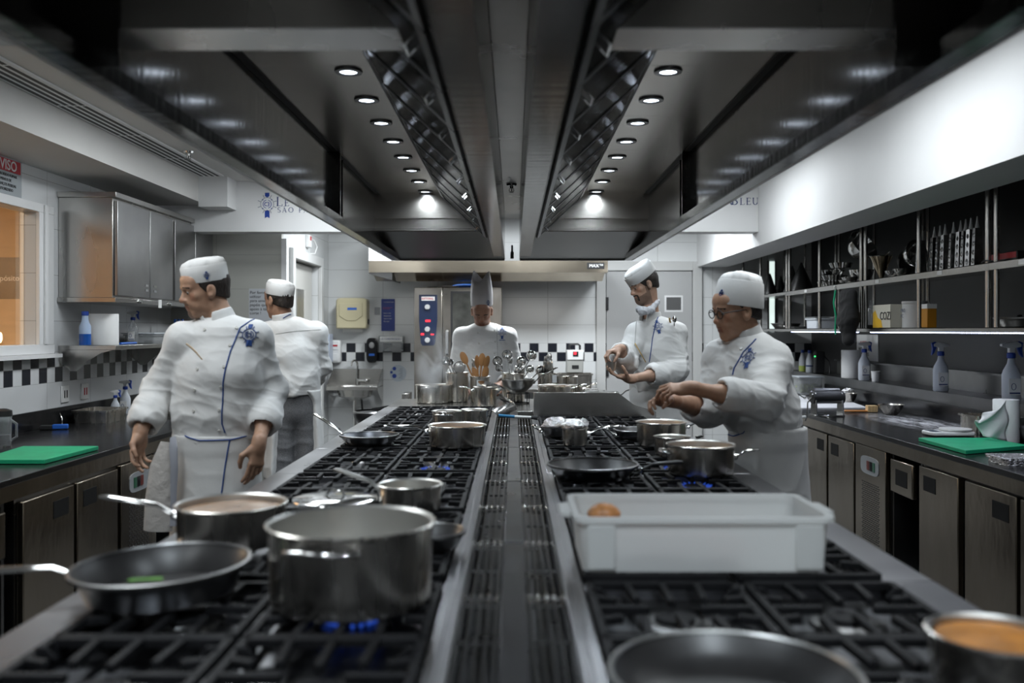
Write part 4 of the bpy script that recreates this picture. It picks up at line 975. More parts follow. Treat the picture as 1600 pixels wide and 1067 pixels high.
def hand_sdf(F_, wr, d, n, side, curl=(.4, .5, .5, .55), thumb=(.5, .4), spread=.06, sc=1.0, fingers=None):
    """wr wrist point, d towards the knuckles, n the way the palm faces, side=+1 when the thumb is on cross(n, d)"""
    d = Vector(d).normalized(); n = Vector(n); n = (n - d * n.dot(d)).normalized(); a = n.cross(d).normalized() * side; wr = Vector(wr)
    P = lambda x, y, z: wr + (d * x + a * y + n * z) * sc
    F_.cap(P(-.02, 0, 0), P(.02, 0, 0), .024 * sc, .024 * sc, .02)
    F_.slab(P(.02, .0, 0), P(.078, .001, 0), (.027 * sc, .017 * sc), (.036 * sc, .0135 * sc), a, .015)
    F_.ell(P(.035, .022, .012), (.018 * sc, .026 * sc, .014 * sc), [list(a), list(d), list(n)], .012); F_.ell(P(.04, -.02, .010), (.014 * sc, .028 * sc, .012 * sc), [list(a), list(d), list(n)], .012)
    tips = []
    for i, (y, L1, L2, L3, r) in enumerate(((.029, .040, .025, .020, .0088), (.010, .045, .029, .022, .0090), (-.009, .041, .027, .021, .0086), (-.027, .032, .021, .018, .0078))):
        c = curl[i]; p = P(.082 - .004 * abs(i - 1), y, .0); dirn = (d + a * (spread * (1.5 - i))).normalized()
        ang = 0; q = p
        for j, (L_, kk) in enumerate(((L1, .75), (L2, 1.1), (L3, .8))):
            ang += c * kk; v = (dirn * math.cos(ang) + n * math.sin(ang)); e = q + v * L_ * sc
            F_.cap(q, e, r * sc * (1 - .07 * j), r * sc * (.93 - .07 * j), .0045); q = e
        tips.append(q)
    t0 = P(.022, .028, .008); v1 = (d * .62 + a * .70 + n * thumb[0]).normalized(); t1 = t0 + v1 * .040 * sc
    v2 = (d * .85 + a * (.45 - thumb[1]) + n * (thumb[0] + .1)).normalized(); t2 = t1 + v2 * .030 * sc; v3 = (d * .9 + a * (.15 - thumb[1]) + n * (thumb[0] + .1)).normalized(); t3 = t2 + v3 * .024 * sc
    F_.cap(t0, t1, .0135 * sc, .0115 * sc, .012); F_.cap(t1, t2, .0110 * sc, .0100 * sc, .005); F_.cap(t2, t3, .0098 * sc, .0080 * sc, .004)
    return tips
def project(bvh, p, d):
    for e in (0, 7e-4, -9e-4, 2e-3):
        h = bvh.ray_cast(Vector(p) + Vector((e, 0, e * .7)), Vector(d).normalized(), 3.0)
        if h[0] is not None: break
    return (h[0], h[1]) if h[0] is not None else (None, None)
class Person:
    def __init__(s, label, root, tone, key):
        s.root = empty('person', label, 'person', root); s.m = skin_mats(tone, key)
    def loc(s, p): return Vector(p) - s.root.location
    def finish(s, name, F_, mats, paint=None, rel=1, fold=None, parent=None):
        V, Fc = F_.mesh(); V = relax(V, Fc, rel)
        if fold:
            for fd in fold: V = folds(V, normals(V, Fc), **fd) if not callable(fd) else fd(V, Fc)
        mi = None
        if paint is not None: c = V[Fc].mean(1); mi = paint(c)
        o = mesh_obj(name, V, Fc, mats, parent or s.root, mi)
        if parent: o.matrix_parent_inverse.identity()
        o['_V'] = 0; del o['_V']; s.last = (V, Fc); return o
    def bvh(s): V, Fc = s.last; return BVHTree.FromPolygons([tuple(v) for v in V], [tuple(int(i) for i in f) for f in Fc])
    def line(s, name, bvh, pts, d, r, m_, n=24, parent=None):
        """cord laid over the cloth: pts are world points, d the way they are dropped onto it"""
        out = []; P_ = [Vector(p) for p in pts]; segs = len(P_) - 1
        for i in range(n + 1):
            t = i / n * segs; k = min(int(t), segs - 1); q = P_[k].lerp(P_[k + 1], t - k); h, nn = project(bvh, q - Vector(d).normalized() * .4, d)
            if h is not None and (not out or (h - out[-1]).length < .09): out.append(h + nn * r * .3)
        if len(out) > 2: return MB().tube([s.loc(p) for p in out], r, 6).build(name, m_, parent or s.root)
    def dots(s, name, bvh, pts, d, r, m_):
        for p in pts:
            h, nn = project(bvh, Vector(p) - Vector(d).normalized() * .4, d)
            if h is not None: MB().cyl(s.loc(h - nn * .002), s.loc(h + nn * .004), r, r * .8, 12).build(name, m_, s.root)
    def patch(s, name, bvh, c, rr, uu, d, size, m_):
        """round rayed badge on a ribbon sewn on the cloth"""
        q = MB(); crest(q, 0, 0, size, 0); V = []; rr = Vector(rr).normalized(); uu = Vector(uu).normalized()
        for (x, y, z) in q.v:
            p = Vector(c) + rr * x + uu * z; h, nn = project(bvh, p - Vector(d).normalized() * .3, d)
            if h is None: print('PATCH MISS', name, s.root.name, p); return
            V.append(s.loc(h + nn * (.0012 if abs(y) < .001 else .0035)))
        q.v = [tuple(v) for v in V]; return q.build(name, [piping, piping], s.root, smooth=0)
def eyes(person, H, look=(0, 1, -.2), shut=False):
    if shut: return
    for x in (-1, 1):
        c = H.P(x * .031, .0765, .006); e = MB().ball(person.loc(c), .0122 * H.s, 14, 10).build('eye', white_eye, person.root)
        v = (H.r * look[0] + H.f * look[1] + H.u * look[2]).normalized(); MB().ball(person.loc(c + v * .0085 * H.s), .0062 * H.s, 12, 8).build('iris', iris, e)
def hair(person, H, back=-.06, front=.02, side_z=-.03, grow=.006, h=.004):
    F_ = Field(H.c - Vector((.16, .16, .2)), H.c + Vector((.16, .16, .16)), h); s = H.s
    F_.ell(H.P(0, -.020, .035), np.array((.077 + grow, .098 + grow, .090 + grow)) * s, H.M, .01); F_.ell(H.P(0, -.05, -.03), np.array((.066, .06, .06)) * s, H.M, .02)
    F_.cut(H.P(0, front, .0), H.f * .8 - H.u * .6, .004); F_.cut(H.P(0, -.01, side_z), H.f * .35 - H.u * .93, .01); F_.cut(H.P(0, 0, back), -H.u, .006)
    for x in (-1, 1): F_.ell(H.P(x * .083, -.002, -.008), np.array((.014, .024, .038)) * s, H.M, .003, 'sub')
    person.finish('hair', F_, [hair_m], rel=1, fold=[dict(amp=.003, f=110, dirn=tuple(H.r), st=5, seed=4)])
def skull_cap(person, H, zb=.045, ht=.075, tilt=(0, .0, 1), rx=.086, ry=.105, mat_=None, crest_at=None, band=True, floppy=0, shift=0, taper=0):
    """round cook's cap: stiff band and softly gathered crown"""
    up = (H.u + H.f * tilt[1] + H.r * tilt[0]).normalized(); fw = (H.f - up * H.f.dot(up)).normalized(); rt = fw.cross(up); c = H.P(0, -.016 + shift, zb); s = H.s
    def ring(r, z, k, n=56):
        out = []
        for i in range(n):
            a = 2 * PI * i / n; g = 1 - taper * max(0, z) / ht + k * (math.sin(a * 9) * .5 + math.sin(a * 17 + 1) * .5 + .4 * math.sin(a * 4 + 2))
            out.append(person.loc(c + (rt * math.cos(a) * rx * r * g + fw * math.sin(a) * ry * r * g + up * z * (1 + k * .8 * math.sin(a * 3 + .5))) * s))
        return out
    def sheet(name, prof, m_, par):
        V = []; F2 = []; n = 56
        for r, z, k in prof: V += ring(r, z, k)
        for i in range(len(prof) - 1):
            for k in range(n): F2.append((i * n + k, i * n + (k + 1) % n, (i + 1) * n + (k + 1) % n, (i + 1) * n + k))
        F2.append(tuple(range((len(prof) - 1) * n, len(prof) * n)))
        o = MB().add(V, F2).build(name, m_, par, smooth=60); return o
    m_ = mat_ or cap_m
    crown = sheet('cap_crown', [(.97, .0, 0), (.98, ht * .55, .0), (.98, ht * .88, .01), (.97, ht * 1.0, .03), (.88, ht * (1.17 + floppy * .5), .05), (.68, ht * (1.27 + floppy), .05), (.42, ht * (1.32 + floppy), .03), (.15, ht * (1.36 + floppy), .01), (.01, ht * (1.37 + floppy), 0)], m_, person.root)
    b = sheet('cap_band', [(.965, .0, 0), (1.01, -.001, 0), (1.03, .004, 0), (1.035, ht * .5, 0), (1.03, ht * .90, .004), (1.01, ht * .93, .004), (.975, ht * .91, 0)], m_, person.root)
    if crest_at is not None:
        vs = [Vector(v) + person.root.location for v in [tuple(q.co) for q in b.data.vertices]]; bv = BVHTree.FromPolygons([tuple(v) for v in vs], [tuple(p.vertices) for p in b.data.polygons])
        a = R(crest_at); d = -(rt * math.sin(a) + fw * math.cos(a)); q0 = c + up * ht * .38 * s
        person.patch('cap_badge', bv, q0, d.cross(up), up, d, .022, piping)
    return b
def shoes(person, pts, f):
    for p in pts:
        p = person.loc(p); f = Vector(f).normalized(); q = MB()
        k = len(q.v); q.ball((0, .07, .045), (.048, .14, .05), 20, 12); q.v = [(x, y, max(z, 0)) for x, y, z in q.v]
        M = Matrix.Translation((p.x, p.y, 0)) @ Matrix.Rotation(math.atan2(f.y, f.x) - PI / 2, 4, 'Z'); q.xf(M).build('shoe', shoe_m, person.root)
def cook(label, key, tone, feet, head, neck, body, face, arms, jk, hem_z, apron=None, beard=0, stub=0, tache=0, nose=1, female=False, hs=1.0, h=.004, hb=.005,
         gap_back=False, fold_amp=.007, leg_f=None, seed=1, shirt=True, shut=False):
    """body: list of (point, half width, half depth) hip -> upper chest; arms: [(shoulder, elbow, wrist, hand dict, cuff t)]"""
    root = Vector((feet[0], feet[1], 0)); P = Person(label, root, tone, key); P.face = Vector(face).normalized()
    side = Vector((-P.face.y, P.face.x, 0)) if 0 else Vector((P.face.y, -P.face.x, 0)); side.normalize(); P.side = side
    H = head; lf = Vector(leg_f if leg_f else (P.face.x, P.face.y, 0)).normalized(); ls = Vector((lf.y, -lf.x, 0))
    pts = [Vector(b[0]) for b in body] + [H.P(0, 0, .15)] + [q for a in arms for q in (Vector(a[0]), Vector(a[1]), Vector(a[2]), Vector(a[2]) + Vector(a[3]['d']).normalized() * .2)]
    lo = Vector([min(p[i] for p in pts + [root]) for i in range(3)]); hi = Vector([max(p[i] for p in pts + [root]) for i in range(3)])
    lo -= Vector((.24, .24, 0)); hi += Vector((.24, .24, .03)); lo.z = .0
    hipc = Vector(body[0][0])
    knees = [Vector((hipc.x * .4 + root.x * .6, hipc.y * .4 + root.y * .6, .50)) + ls * q * .085 + lf * .01 for q in (-1, 1)]
    ank = [root + ls * q * .11 + Vector((0, 0, .08)) for q in (-1, 1)]; hips = [hipc + ls * q * .075 for q in (-1, 1)]
    # body: one continuous skin surface from head to ankles
    B = Field(lo, hi, h * RES)
    for i in range(len(body) - 1):
        a, b = body[i], body[i + 1]; B.slab(a[0], b[0], (a[1] * .70, a[2] * .70), (b[1] * .70, b[2] * .70), side, .03)
    top = Vector(body[-1][0]); B.cap(top, neck, .07, .058, .04); B.cap(neck, H.P(0, -.022, -.055), .056 * hs, .050 * hs, .02)
    B.cap(neck, H.P(0, -.035, -.03), .05 * hs, .05 * hs, .02)
    head_sdf(B, H, nose, female, beard, shut)
    for i in (0, 1):
        B.cap(hips[i], knees[i], .08, .055, .03); B.cap(knees[i], ank[i], .05, .036, .02); B.cap(ank[i], ank[i] + lf * .10 - Vector((0, 0, .045)), .034, .028, .02)
    for (sh, el, wr, hd, ct) in arms:
        B.cap(top + (Vector(sh) - top) * .3, sh, .05, .055, .03); B.cap(sh, el, .048, .038, .02); B.cap(el, wr, .040, .0265, .02)
        wv = (Vector(wr) - Vector(el)).normalized(); B.cap(Vector(el).lerp(Vector(wr), .3), Vector(el).lerp(Vector(wr), .6), .041 * hd.get('fs', 1), .035 * hd.get('fs', 1), .02)
        hd = dict(hd); hd.pop('fs', None); d = hd.pop('d'); n = hd.pop('n'); sd = hd.pop('side'); P.tips = hand_sdf(B, wr, d, n, sd, **hd)
    P.finish('body', B, P.m, paint=lambda c: head_paint(c, H, beard, 1, stub, tache), rel=1)
    eyes(P, H, (0, 1, -.35), shut)
    # jacket
    J = Field(lo, hi, hb * RES)
    for i in range(len(body) - 1):
        a, b = body[i], body[i + 1]; J.slab(a[0], b[0], (a[1], a[2]), (b[1], b[2]), side, .05)
    J.slab(top, Vector(neck) - Vector((0, 0, .075)), (.105, .075), (.075, .062), side, .05)
    for (sh, el, wr, hd, ct) in arms:
        sh, el, wr = Vector(sh), Vector(el), Vector(wr); cu = el.lerp(wr, ct)
        J.cap(top + (sh - top) * .45, sh, .066, jk[0], .04); J.cap(Vector(neck) + (sh - Vector(neck)) * .25 - Vector((0, 0, .055)), sh, .045, jk[0] * .9, .04); J.cap(sh, el, jk[0], jk[1], .035); J.cap(el, cu, jk[1], jk[2], .025)
    J.cut((0, 0, hem_z), (0, 0, -1), .01)
    for (sh, el, wr, hd, ct) in arms:
        el, wr = Vector(el), Vector(wr); cu = el.lerp(wr, ct); dd = (wr - el).normalized()
        Jc = None; J.cap(cu - dd * .035, cu + dd * .018, jk[2] + .007, jk[2] + .009, .006)
        J.cap(cu + dd * .055, cu + dd * .12, jk[2] * .8, jk[2] * .8, .006, 'sub')
    elb = [Vector(a[1]) for a in arms]; cuf = [Vector(a[1]).lerp(Vector(a[2]), a[4]) for a in arms]
    def jf(V, Fc):
        N = normals(V, Fc); w_ = np.full(len(V), .38)
        for e in elb: w_ += 1.0 * np.exp(-((V - np.array(e)) ** 2).sum(1) / .018)
        dz = V[:, 2] - hem_z; w_ += .6 * np.exp(-dz ** 2 / .012)
        for c_ in cuf: w_ *= 1 - .75 * np.exp(-((V - np.array(c_)) ** 2).sum(1) / .003)
        V = folds(V, N, fold_amp * 1.5, 11, (.25, .1, 1), 2.2, seed, w_); N = normals(V, Fc)
        V = folds(V, N, fold_amp * 1.1, 7.5, (1, .2, -.5), 2.4, seed + 5, w_ * .8); N = normals(V, Fc); return folds(V, N, .0055, 17, (.5, .1, 1), 3.2, seed + 7, np.clip(w_ * 1.2, .35, 1))
    P.finish('jacket', J, [coat], rel=2, fold=[jf]); P.jb = P.bvh()
    # stand-up collar
    ctr = Vector(neck) - Vector((0, 0, .028)); ax = (H.P(0, -.022, -.06) - ctr).normalized(); C_ = Field(ctr - Vector((.14, .14, .08)), ctr + Vector((.14, .14, .14)), .0035)
    C_.slab(ctr - ax * .02, ctr + ax * .04, (.082, .084), (.073, .076), side, .0); C_.cut(ctr + ax * .066, ax, .004); C_.slab(ctr - ax * .0, ctr + ax * .14, (.066, .068), (.063, .066), side, .003, 'sub')
    fr = ctr + P.face * .078 + ax * .075; C_.cap(fr, fr - ax * .09, .026, .003, .008, 'sub')
    P.finish('collar', C_, [coat], rel=2)
    V, Fc = P.last; P.cb = P.bvh(); P.ctr, P.ax = ctr, ax
    # trousers and shoes
    T = Field((lo.x, lo.y, .03), (hi.x, hi.y, hem_z + .08), .008)
    for i in (0, 1): T.cap(hips[i], knees[i], .085, .076, .03); T.cap(knees[i], ank[i] + Vector((0, 0, .02)), .085, .068, .02)
    T.slab(hipc - Vector((0, 0, .05)), hipc + Vector((0, 0, .06)), (body[0][1] * .80, body[0][2] * .78), (body[0][1] * .8, body[0][2] * .78), side, .05)
    T.cut((0, 0, .05), (0, 0, -1)); P.finish('trousers', T, [trous], rel=2, fold=[dict(amp=.008, f=8, dirn=(.1, .1, 1), st=2.5, seed=seed + 2)])
    shoes(P, ank, lf)
    # waist apron
    if apron:
        az1, az0, w1, d1_, w0, d0_ = apron; cc = hipc + Vector((0, 0, 0)); A = Field((lo.x, lo.y, az0 - .05), (hi.x, hi.y, az1 + .05), .006)
        a1 = Vector((hipc.x, hipc.y, az1)); a0 = Vector((hipc.x * .5 + root.x * .5, hipc.y * .5 + root.y * .5, az0))
        A.slab(a1, a0, (w1, d1_), (w0, d0_), side, .02); A.cut((0, 0, az1), (0, 0, 1), .006); A.cut((0, 0, az0), (0, 0, -1), .004)
        A.slab(a1 - Vector((0, 0, .05)), a1 - Vector((0, 0, .005)), (w1 + .006, d1_ + .006), (w1 + .004, d1_ + .004), side, .004)
        A.cut((0, 0, az1 + .008), (0, 0, 1), .004)
        if gap_back:
            q0 = a1 - P.face * .17 - side * .0 - Vector((0, 0, .12)); q1 = a0 - P.face * .2 - Vector((0, 0, .1)); A.slab(q0, q1, (.15, .15), (.19, .22), side, .01, 'sub')
        def af(V, Fc):
            N = normals(V, Fc); w_ = np.clip((az1 - V[:, 2]) * 3, .1, 1); return folds(V, N, .011, 5.5, (.15, .1, .45), 1.0, seed + 11, w_)
        P.finish('apron', A, [coat2], rel=2, fold=[af]); P.ab = P.bvh()
    return P
def V3(*a): return Vector(a)
CAM = V3(0, 0, CZ)
# ---- 1: cook walking past on the entry side, looking aside
D = 3.85
H1 = Head(at(319, 454, D), (-.80, -.60, -.20), sc=.93, roll=R(-3))
p1 = cook('young cook in white jacket and cap walking past the side counter, looking aside', 'a', (.40, .235, .155), (at(345, 600, D + .05).x, D + .05), H1, at(344, 499, D + .03),
          [(at(338, 690, D + .02), .185, .135), (at(338, 640, D + .02), .180, .130), (at(342, 585, D + .02), .182, .135), (at(342, 530, D + .03), .162, .108)], (-.22, -1, 0),
          [(at(286, 531, D), at(247, 610, D + .03), at(219, 676, D - .12), dict(d=(-.10, -.12, -1), n=(.75, -.35, 0), side=-1, curl=(.55, .45, .5, .6), thumb=(.45, .35)), .60),
           (at(399, 528, D + .05), at(424, 612, D + .10), at(404, 694, D - .13), dict(d=(-.10, -.05, -1), n=(-.7, .6, 0), side=1, curl=(.3, .35, .4, .45), thumb=(.25, .5), spread=.03, sc=1.03), .50)],
          (.062, .062, .060), 1.03, apron=(1.055, .42, .180, .140, .215, .19), stub=0, tache=2, beard=0, nose=2, seed=3)
skull_cap(p1, H1, crest_at=-76, ht=.078, rx=.084, ry=.101, zb=.043)
hair(p1, H1, back=-.055, side_z=-.02)
dn = V3(.03, 1, 0)
p1.patch('chest_badge', p1.jb, at(369, 523, D - .2), (1, 0, 0), (0, 0, 1), dn, .058, piping)
p1.line('piping_line', p1.jb, [at(376, 489, D - .2), at(356, 512, D - .2), at(346, 550, D - .2), at(338, 605, D - .2), at(336, 665, D - .2), at(340, 680, D - .2)], dn, .003, piping, 40)
p1.dots('button', p1.jb, [at(x, y, D - .2) for x, y in ((301, 515), (296, 578), (292, 611), (290, 645), (351, 512), (344, 540), (339, 574), (335, 607), (332, 643), (331, 677))], dn, .0075, button_m)
p1.line('apron_edge', p1.ab, [at(272, 686, D - .2), at(300, 692, D - .2), at(350, 691, D - .2), at(385, 684, D - .2)], dn, .003, piping)
p1.line('apron_seam', p1.ab, [at(347, 692, D - .2), at(341, 730, D - .2), at(335, 790, D - .2)], dn, .003, piping)
t0 = p1.loc(at(270, 683, D - .14)); m = MB()
m.tube([t0, t0 + V3(.01, -.02, -.04), t0 + V3(.012, -.015, -.13), t0 + V3(0, -.01, -.24), t0 + V3(.004, -.01, -.36)], [.012, .018, .016, .02, .016], 8, flat=.35, up=(0, 1, 0)); m.build('apron_tie', mat('tie_grey', (.33, .34, .38), .8), p1.root)
clothm = mat('side_towel', (.50, .47, .44), .9, bump=(30, .6, .01)); m = MB()
m.tube([t0 + V3(-.03, 0, -.02), t0 + V3(-.045, -.01, -.12), t0 + V3(-.055, -.01, -.26), t0 + V3(-.06, 0, -.38)], [.02, .045, .055, .06], 14, flat=.4, up=(0, 1, 0)); m.build('side_towel', clothm, p1.root)
MB().tube([p1.loc(at(291, 537, D - .165)), p1.loc(at(299, 543, D - .165)), p1.loc(at(307, 551, D - .168)), p1.loc(at(316, 562, D - .165))], [.004, .0045, .004, .0025], 8).build('clip_pen', mat('pen_tan', (.45, .34, .22), .4), p1.root)
c = at(432, 545, D + .02)
# ---- 2: cook seen from behind
D = 6.2
H2 = Head(at(435, 470, D), (-.84, .50, -.10), sc=.98, roll=R(0))
p2 = cook('cook seen from behind in white jacket and grey trousers facing the tiled partition', 'b', (.36, .20, .13), (at(462, 600, D).x, D), H2, at(444, 497, D),
          [(at(459, 628, D), .175, .135), (at(458, 590, D), .170, .13), (at(456, 555, D), .185, .135), (at(455, 520, D), .175, .11)], (-.35, .94, 0),
          [(at(495, 520, D + .02), at(501, 572, D + .10), at(488, 598, D + .30), dict(d=(-.6, .7, -.1), n=(0, .2, -1), side=1, curl=(.4, .4, .4, .4)), .7),
           (at(420, 520, D), at(408, 570, D + .06), at(412, 600, D + .28), dict(d=(.2, .9, -.1), n=(0, .2, -1), side=-1, curl=(.4, .4, .4, .4)), .7)],
          (.066, .062, .058), 1.06, apron=(1.085, .50, .178, .14, .20, .17), gap_back=True, h=.0055, hb=.006, fold_amp=.009, seed=8)
skull_cap(p2, H2, ht=.078, tilt=(0, -.28, 1), zb=.04); hair(p2, H2, back=-.07, side_z=-.03)
dn = V3(-.1, -1, 0) * -1
p2.line('collar_piping', p2.cb, [at(432, 497, D - .2), at(440, 491, D - .2), at(452, 488, D - .2), at(460, 488, D - .2)], dn, .003, piping, 16)
p2.line('yoke_seam', p2.jb, [at(424, 522, D - .2), at(455, 517, D - .2), at(490, 515, D - .2)], dn, .002, mat('seam_grey', (.40, .40, .39), .8), 20)
# ---- 3: head chef in the tall hat
D = 7.56
H3 = Head(at(753, 487, D), (.02, -.84, -.54), up=(0, -.5, 1), sc=1.06)
p3 = cook('head chef in tall white paper hat bowing over the utensil pots', 'c', (.33, .17, .11), (at(757, 600, D + .06).x, D + .1), H3, at(756, 512, D + .05),
          [(at(758, 640, D + .06), .19, .135), (at(758, 600, D + .05), .19, .14), (at(757, 560, D + .04), .195, .14), (at(757, 524, D + .05), .185, .112)], (0, -1, 0),
          [(at(722, 526, D + .03), at(712, 590, D + .05), at(722, 605, D - .20), dict(d=(.4, -.8, -.12), n=(0, -.1, -1), side=1, curl=(.3, .3, .3, .3)), .75),
           (at(793, 526, D + .03), at(808, 590, D + .05), at(786, 600, D - .20), dict(d=(-.6, -.5, -.08), n=(0, .3, -1), side=-1, curl=(.5, .5, .5, .5), sc=1.15), .75)],
          (.070, .067, .062), .98, apron=(1.0, .42, .19, .145, .21, .18), stub=0, h=.0055, hb=.006, fold_amp=.008, seed=12, shut=True)
hp = MB(); n = 64; c = H3.P(0, -.018, .050); upv = (V3(-.01, -.22, 1)).normalized(); fw = (V3(0, -1, 0) - upv * V3(0, -1, 0).dot(upv)).normalized(); rt = fw.cross(upv); V = []
prof = [(.090, 0), (.091, .004), (.093, .08), (.093, .09), (.093, .092), (.088, .15), (.080, .22), (.070, .285)]
for j, (r, z) in enumerate(prof):
    for i in range(n):
        a = 2 * PI * i / n; zz = z; rr = r
        if j >= 5:
            t = (j - 4) / 3; dip = .5 - .5 * math.cos(2 * a + .9); zz = z - t * .085 * dip; rr = r * (1 + .02 * math.sin(a * 12))
        V.append(p3.loc(c + rt * math.cos(a) * rr * (1.0 if j < 5 else 1 - .25 * 0) + fw * math.sin(a) * rr * 1.08 * (1 if j < 5 else 1 - .12 * (j - 4)) + upv * zz))
F2 = [(j * n + i, j * n + (i + 1) % n, (j + 1) * n + (i + 1) % n, (j + 1) * n + i) for j in range(len(prof) - 1) for i in range(n)]
o = hp.add(V, F2).build('tall_hat', mat('hat_paper', (.70, .68, .69), .7), p3.root, smooth=60); sm = o.modifiers.new('t', 'SOLIDIFY'); sm.thickness = .0015
bv = BVHTree.FromPolygons([tuple(Vector(v) + p3.root.location) for v in V], F2)
p3.patch('hat_badge', bv, at(762, 472, D - .2), (1, 0, 0), (0, 0, 1), V3(0, 1, 0), .026, piping)
p3.patch('chest_badge', p3.jb, at(784, 520, D - .25), (1, 0, 0), (0, 0, 1), V3(0, 1, 0), .062, piping)
p3.dots('button', p3.jb, [at(x, y, D - .3) for x, y in ((743, 503), (745, 520), (747, 537), (750, 554), (772, 516), (773, 534), (772, 553))], V3(0, 1, 0), .009, button_m)
p3.line('front_seam', p3.jb, [at(775, 498, D - .3), at(776, 530, D - .3), at(777, 570, D - .3)], V3(0, 1, 0), .002, mat('seam_grey', (.4, .4, .4)), 20)
p3.line('badge_name', p3.jb, [at(779, 532, D - .3), at(789, 532, D - .3)], V3(0, 1, 0), .003, piping, 6)
# ---- 4: bearded cook holding a small cup
D = 5.95
H4 = Head(at(1005, 446, D), (-.87, -.36, -.34), sc=.92, roll=R(4))
p4 = cook('bearded cook in white jacket and skull cap pinching salt from a small steel cup', 'd', (.44, .27, .19), (at(1035, 600, D + .05).x, D + .1), H4, at(1016, 496, D + .02),
          [(at(1022, 615, D + .05), .165, .130), (at(1021, 590, D + .04), .165, .13), (at(1022, 550, D + .03), .180, .135), (at(1022, 520, D + .03), .165, .11)], (-.62, -.78, 0),
          [(at(995, 522, D - .02), at(977, 566, D - .16), at(968, 545, D - .32), dict(d=(-.85, -.30, -.22), n=(.3, -.0, -.95), side=-1, curl=(.85, .85, .9, .95), thumb=(.7, .4), sc=.95), .50),
           (at(1056, 522, D + .02), at(1058, 580, D - .10), at(984, 592, D - .34), dict(d=(-1, -.1, .22), n=(-.1, -.1, 1), side=1, curl=(.35, .35, .38, .45), thumb=(.85, .2), sc=.98), .42)],
          (.067, .065, .062), 1.10, apron=(1.13, .45, .165, .14, .20, .17), beard=2, tache=1, nose=2, h=.0045, hb=.0055, fold_amp=.009, seed=21)
skull_cap(p4, H4, ht=.074, zb=.055, tilt=(0, .30, 1), rx=.092, ry=.116)
hair(p4, H4, back=-.065, side_z=-.02, front=.03, grow=.010)
dn = V3(.25, 1, 0)
p4.patch('chest_badge', p4.jb, at(1031, 510, D - .3), (1, 0, .25), (-.22, 0, 1), V3(.1, 1, 0), .055, piping)
p4.line('piping_line', p4.jb, [at(1040, 481, D - .3), at(1029, 500, D - .3), at(1022, 530, D - .3), at(1018, 560, D - .3), at(1016, 572, D - .3)], V3(.1, 1, 0), .003, piping, 30)
p4.line('front_seam', p4.jb, [at(1001, 487, D - .3), at(996, 505, D - .3), at(993, 540, D - .3)], V3(.1, 1, 0), .0025, mat('seam_grey', (.4, .4, .4)), 20)
MB().tube([p4.loc(at(992, 536, D - .165)), p4.loc(at(1000, 550, D - .17)), p4.loc(at(1009, 566, D - .165))], .0035, 8).build('brass_thermometer', gold, p4.root)
m = MB(); q = p4.loc(at(1048, 504, D - .06)); m.tube([q + V3(0, 0, -.02), q + V3(-.01, -.01, .03)], .006, 8); m.build('pocket_spoon', gold, p4.root)
m = MB(); m.ball(q + V3(.02, -.02, .02), (.015, .01, .022), 12, 8).tube([q + V3(.02, -.015, 0), q + V3(.02, -.01, -.03)], .004, 6); m.build('pocket_spoon', chrome, p4.root)
# crumpled mask below the chin
mk = Field(at(1010, 481, D) - V3(.16, .16, .09), at(1010, 481, D) + V3(.16, .16, .09), .004)
for a, b, r0, r1 in ((at(1029, 470, D - .01), at(1017, 484, D - .08), .012, .022), (at(1017, 485, D - .08), at(1003, 486, D - .12), .024, .026), (at(1003, 486, D - .12), at(997, 483, D - .10), .024, .018), (at(999, 484, D - .06), at(1004, 484, D - .0), .02, .02)): mk.cap(a, b, r0, r1, .012)
p4.finish('neck_mask', mk, [mat('mask_grey', (.52, .53, .56), .8)], rel=1, fold=[dict(amp=.007, f=45, dirn=(.6, .3, .5), st=1.6, seed=6)])
# ---- 5: woman with glasses working over the stove
D = 3.92
H5 = Head(at(1150, 487, D), (-.93, -.30, -.16), sc=1.0, roll=R(-2))
p5 = cook('woman cook in glasses and tall soft cap reaching over the stove', 'e', (.45, .26, .17), (at(1214, 700, D + .05).x, D + .08), H5, at(1168, 524, D + .02),
          [(at(1199, 680, D + .05), .146, .138), (at(1186, 640, D + .05), .165, .145), (at(1166, 590, D + .03), .175, .155), (at(1167, 556, D + .03), .150, .115)], (-.72, -.68, 0),
          [(at(1128, 560, D + .08), at(1112, 640, D + .02), at(1050, 626, D - .22), dict(d=(-.9, -.35, .1), n=(.1, -.4, -.7), side=-1, curl=(.7, .75, .8, .85), thumb=(.6, .4), sc=.94), .30),
           (at(1208, 566, D - .02), at(1192, 628, D - .22), at(1078, 606, D - .32), dict(d=(-1, -.05, -.02), n=(0, .5, -.8), side=1, curl=(.6, .65, .75, .85), thumb=(.6, .5), sc=.94), .40)],
          (.072, .074, .064), 1.045, apron=(1.075, .42, .166, .155, .18, .17), nose=.9, female=True, fold_amp=.009, seed=31, leg_f=(-.2, -.98, 0))
skull_cap(p5, H5, ht=.118, zb=.020, tilt=(0, -.28, 1), rx=.090, ry=.112, floppy=-.06, crest_at=-14, shift=.002, taper=.13)
hair(p5, H5, back=-.05, side_z=-.02, front=.0, grow=.004)
gl = MB()
for x in (-1, 1):
    ring = [p5.loc(H5.P(x * .034 + .022 * math.cos(t), .100, .004 + .018 * math.sin(t))) for t in [2 * PI * k / 20 for k in range(20)]]
    gl.tube(ring, .0022, 6, closed=True); gl.tube([p5.loc(H5.P(x * .056, .100, .010)), p5.loc(H5.P(x * .078, .06, .012)), p5.loc(H5.P(x * .082, .0, .010)), p5.loc(H5.P(x * .080, -.01, -.008))], .0024, 6)
gl.tube([p5.loc(H5.P(-.012, .101, .006)), p5.loc(H5.P(.012, .101, .006))], .002, 6); g_ = gl.build('glasses', rubber, p5.root)
dn = V3(.1, 1, 0)
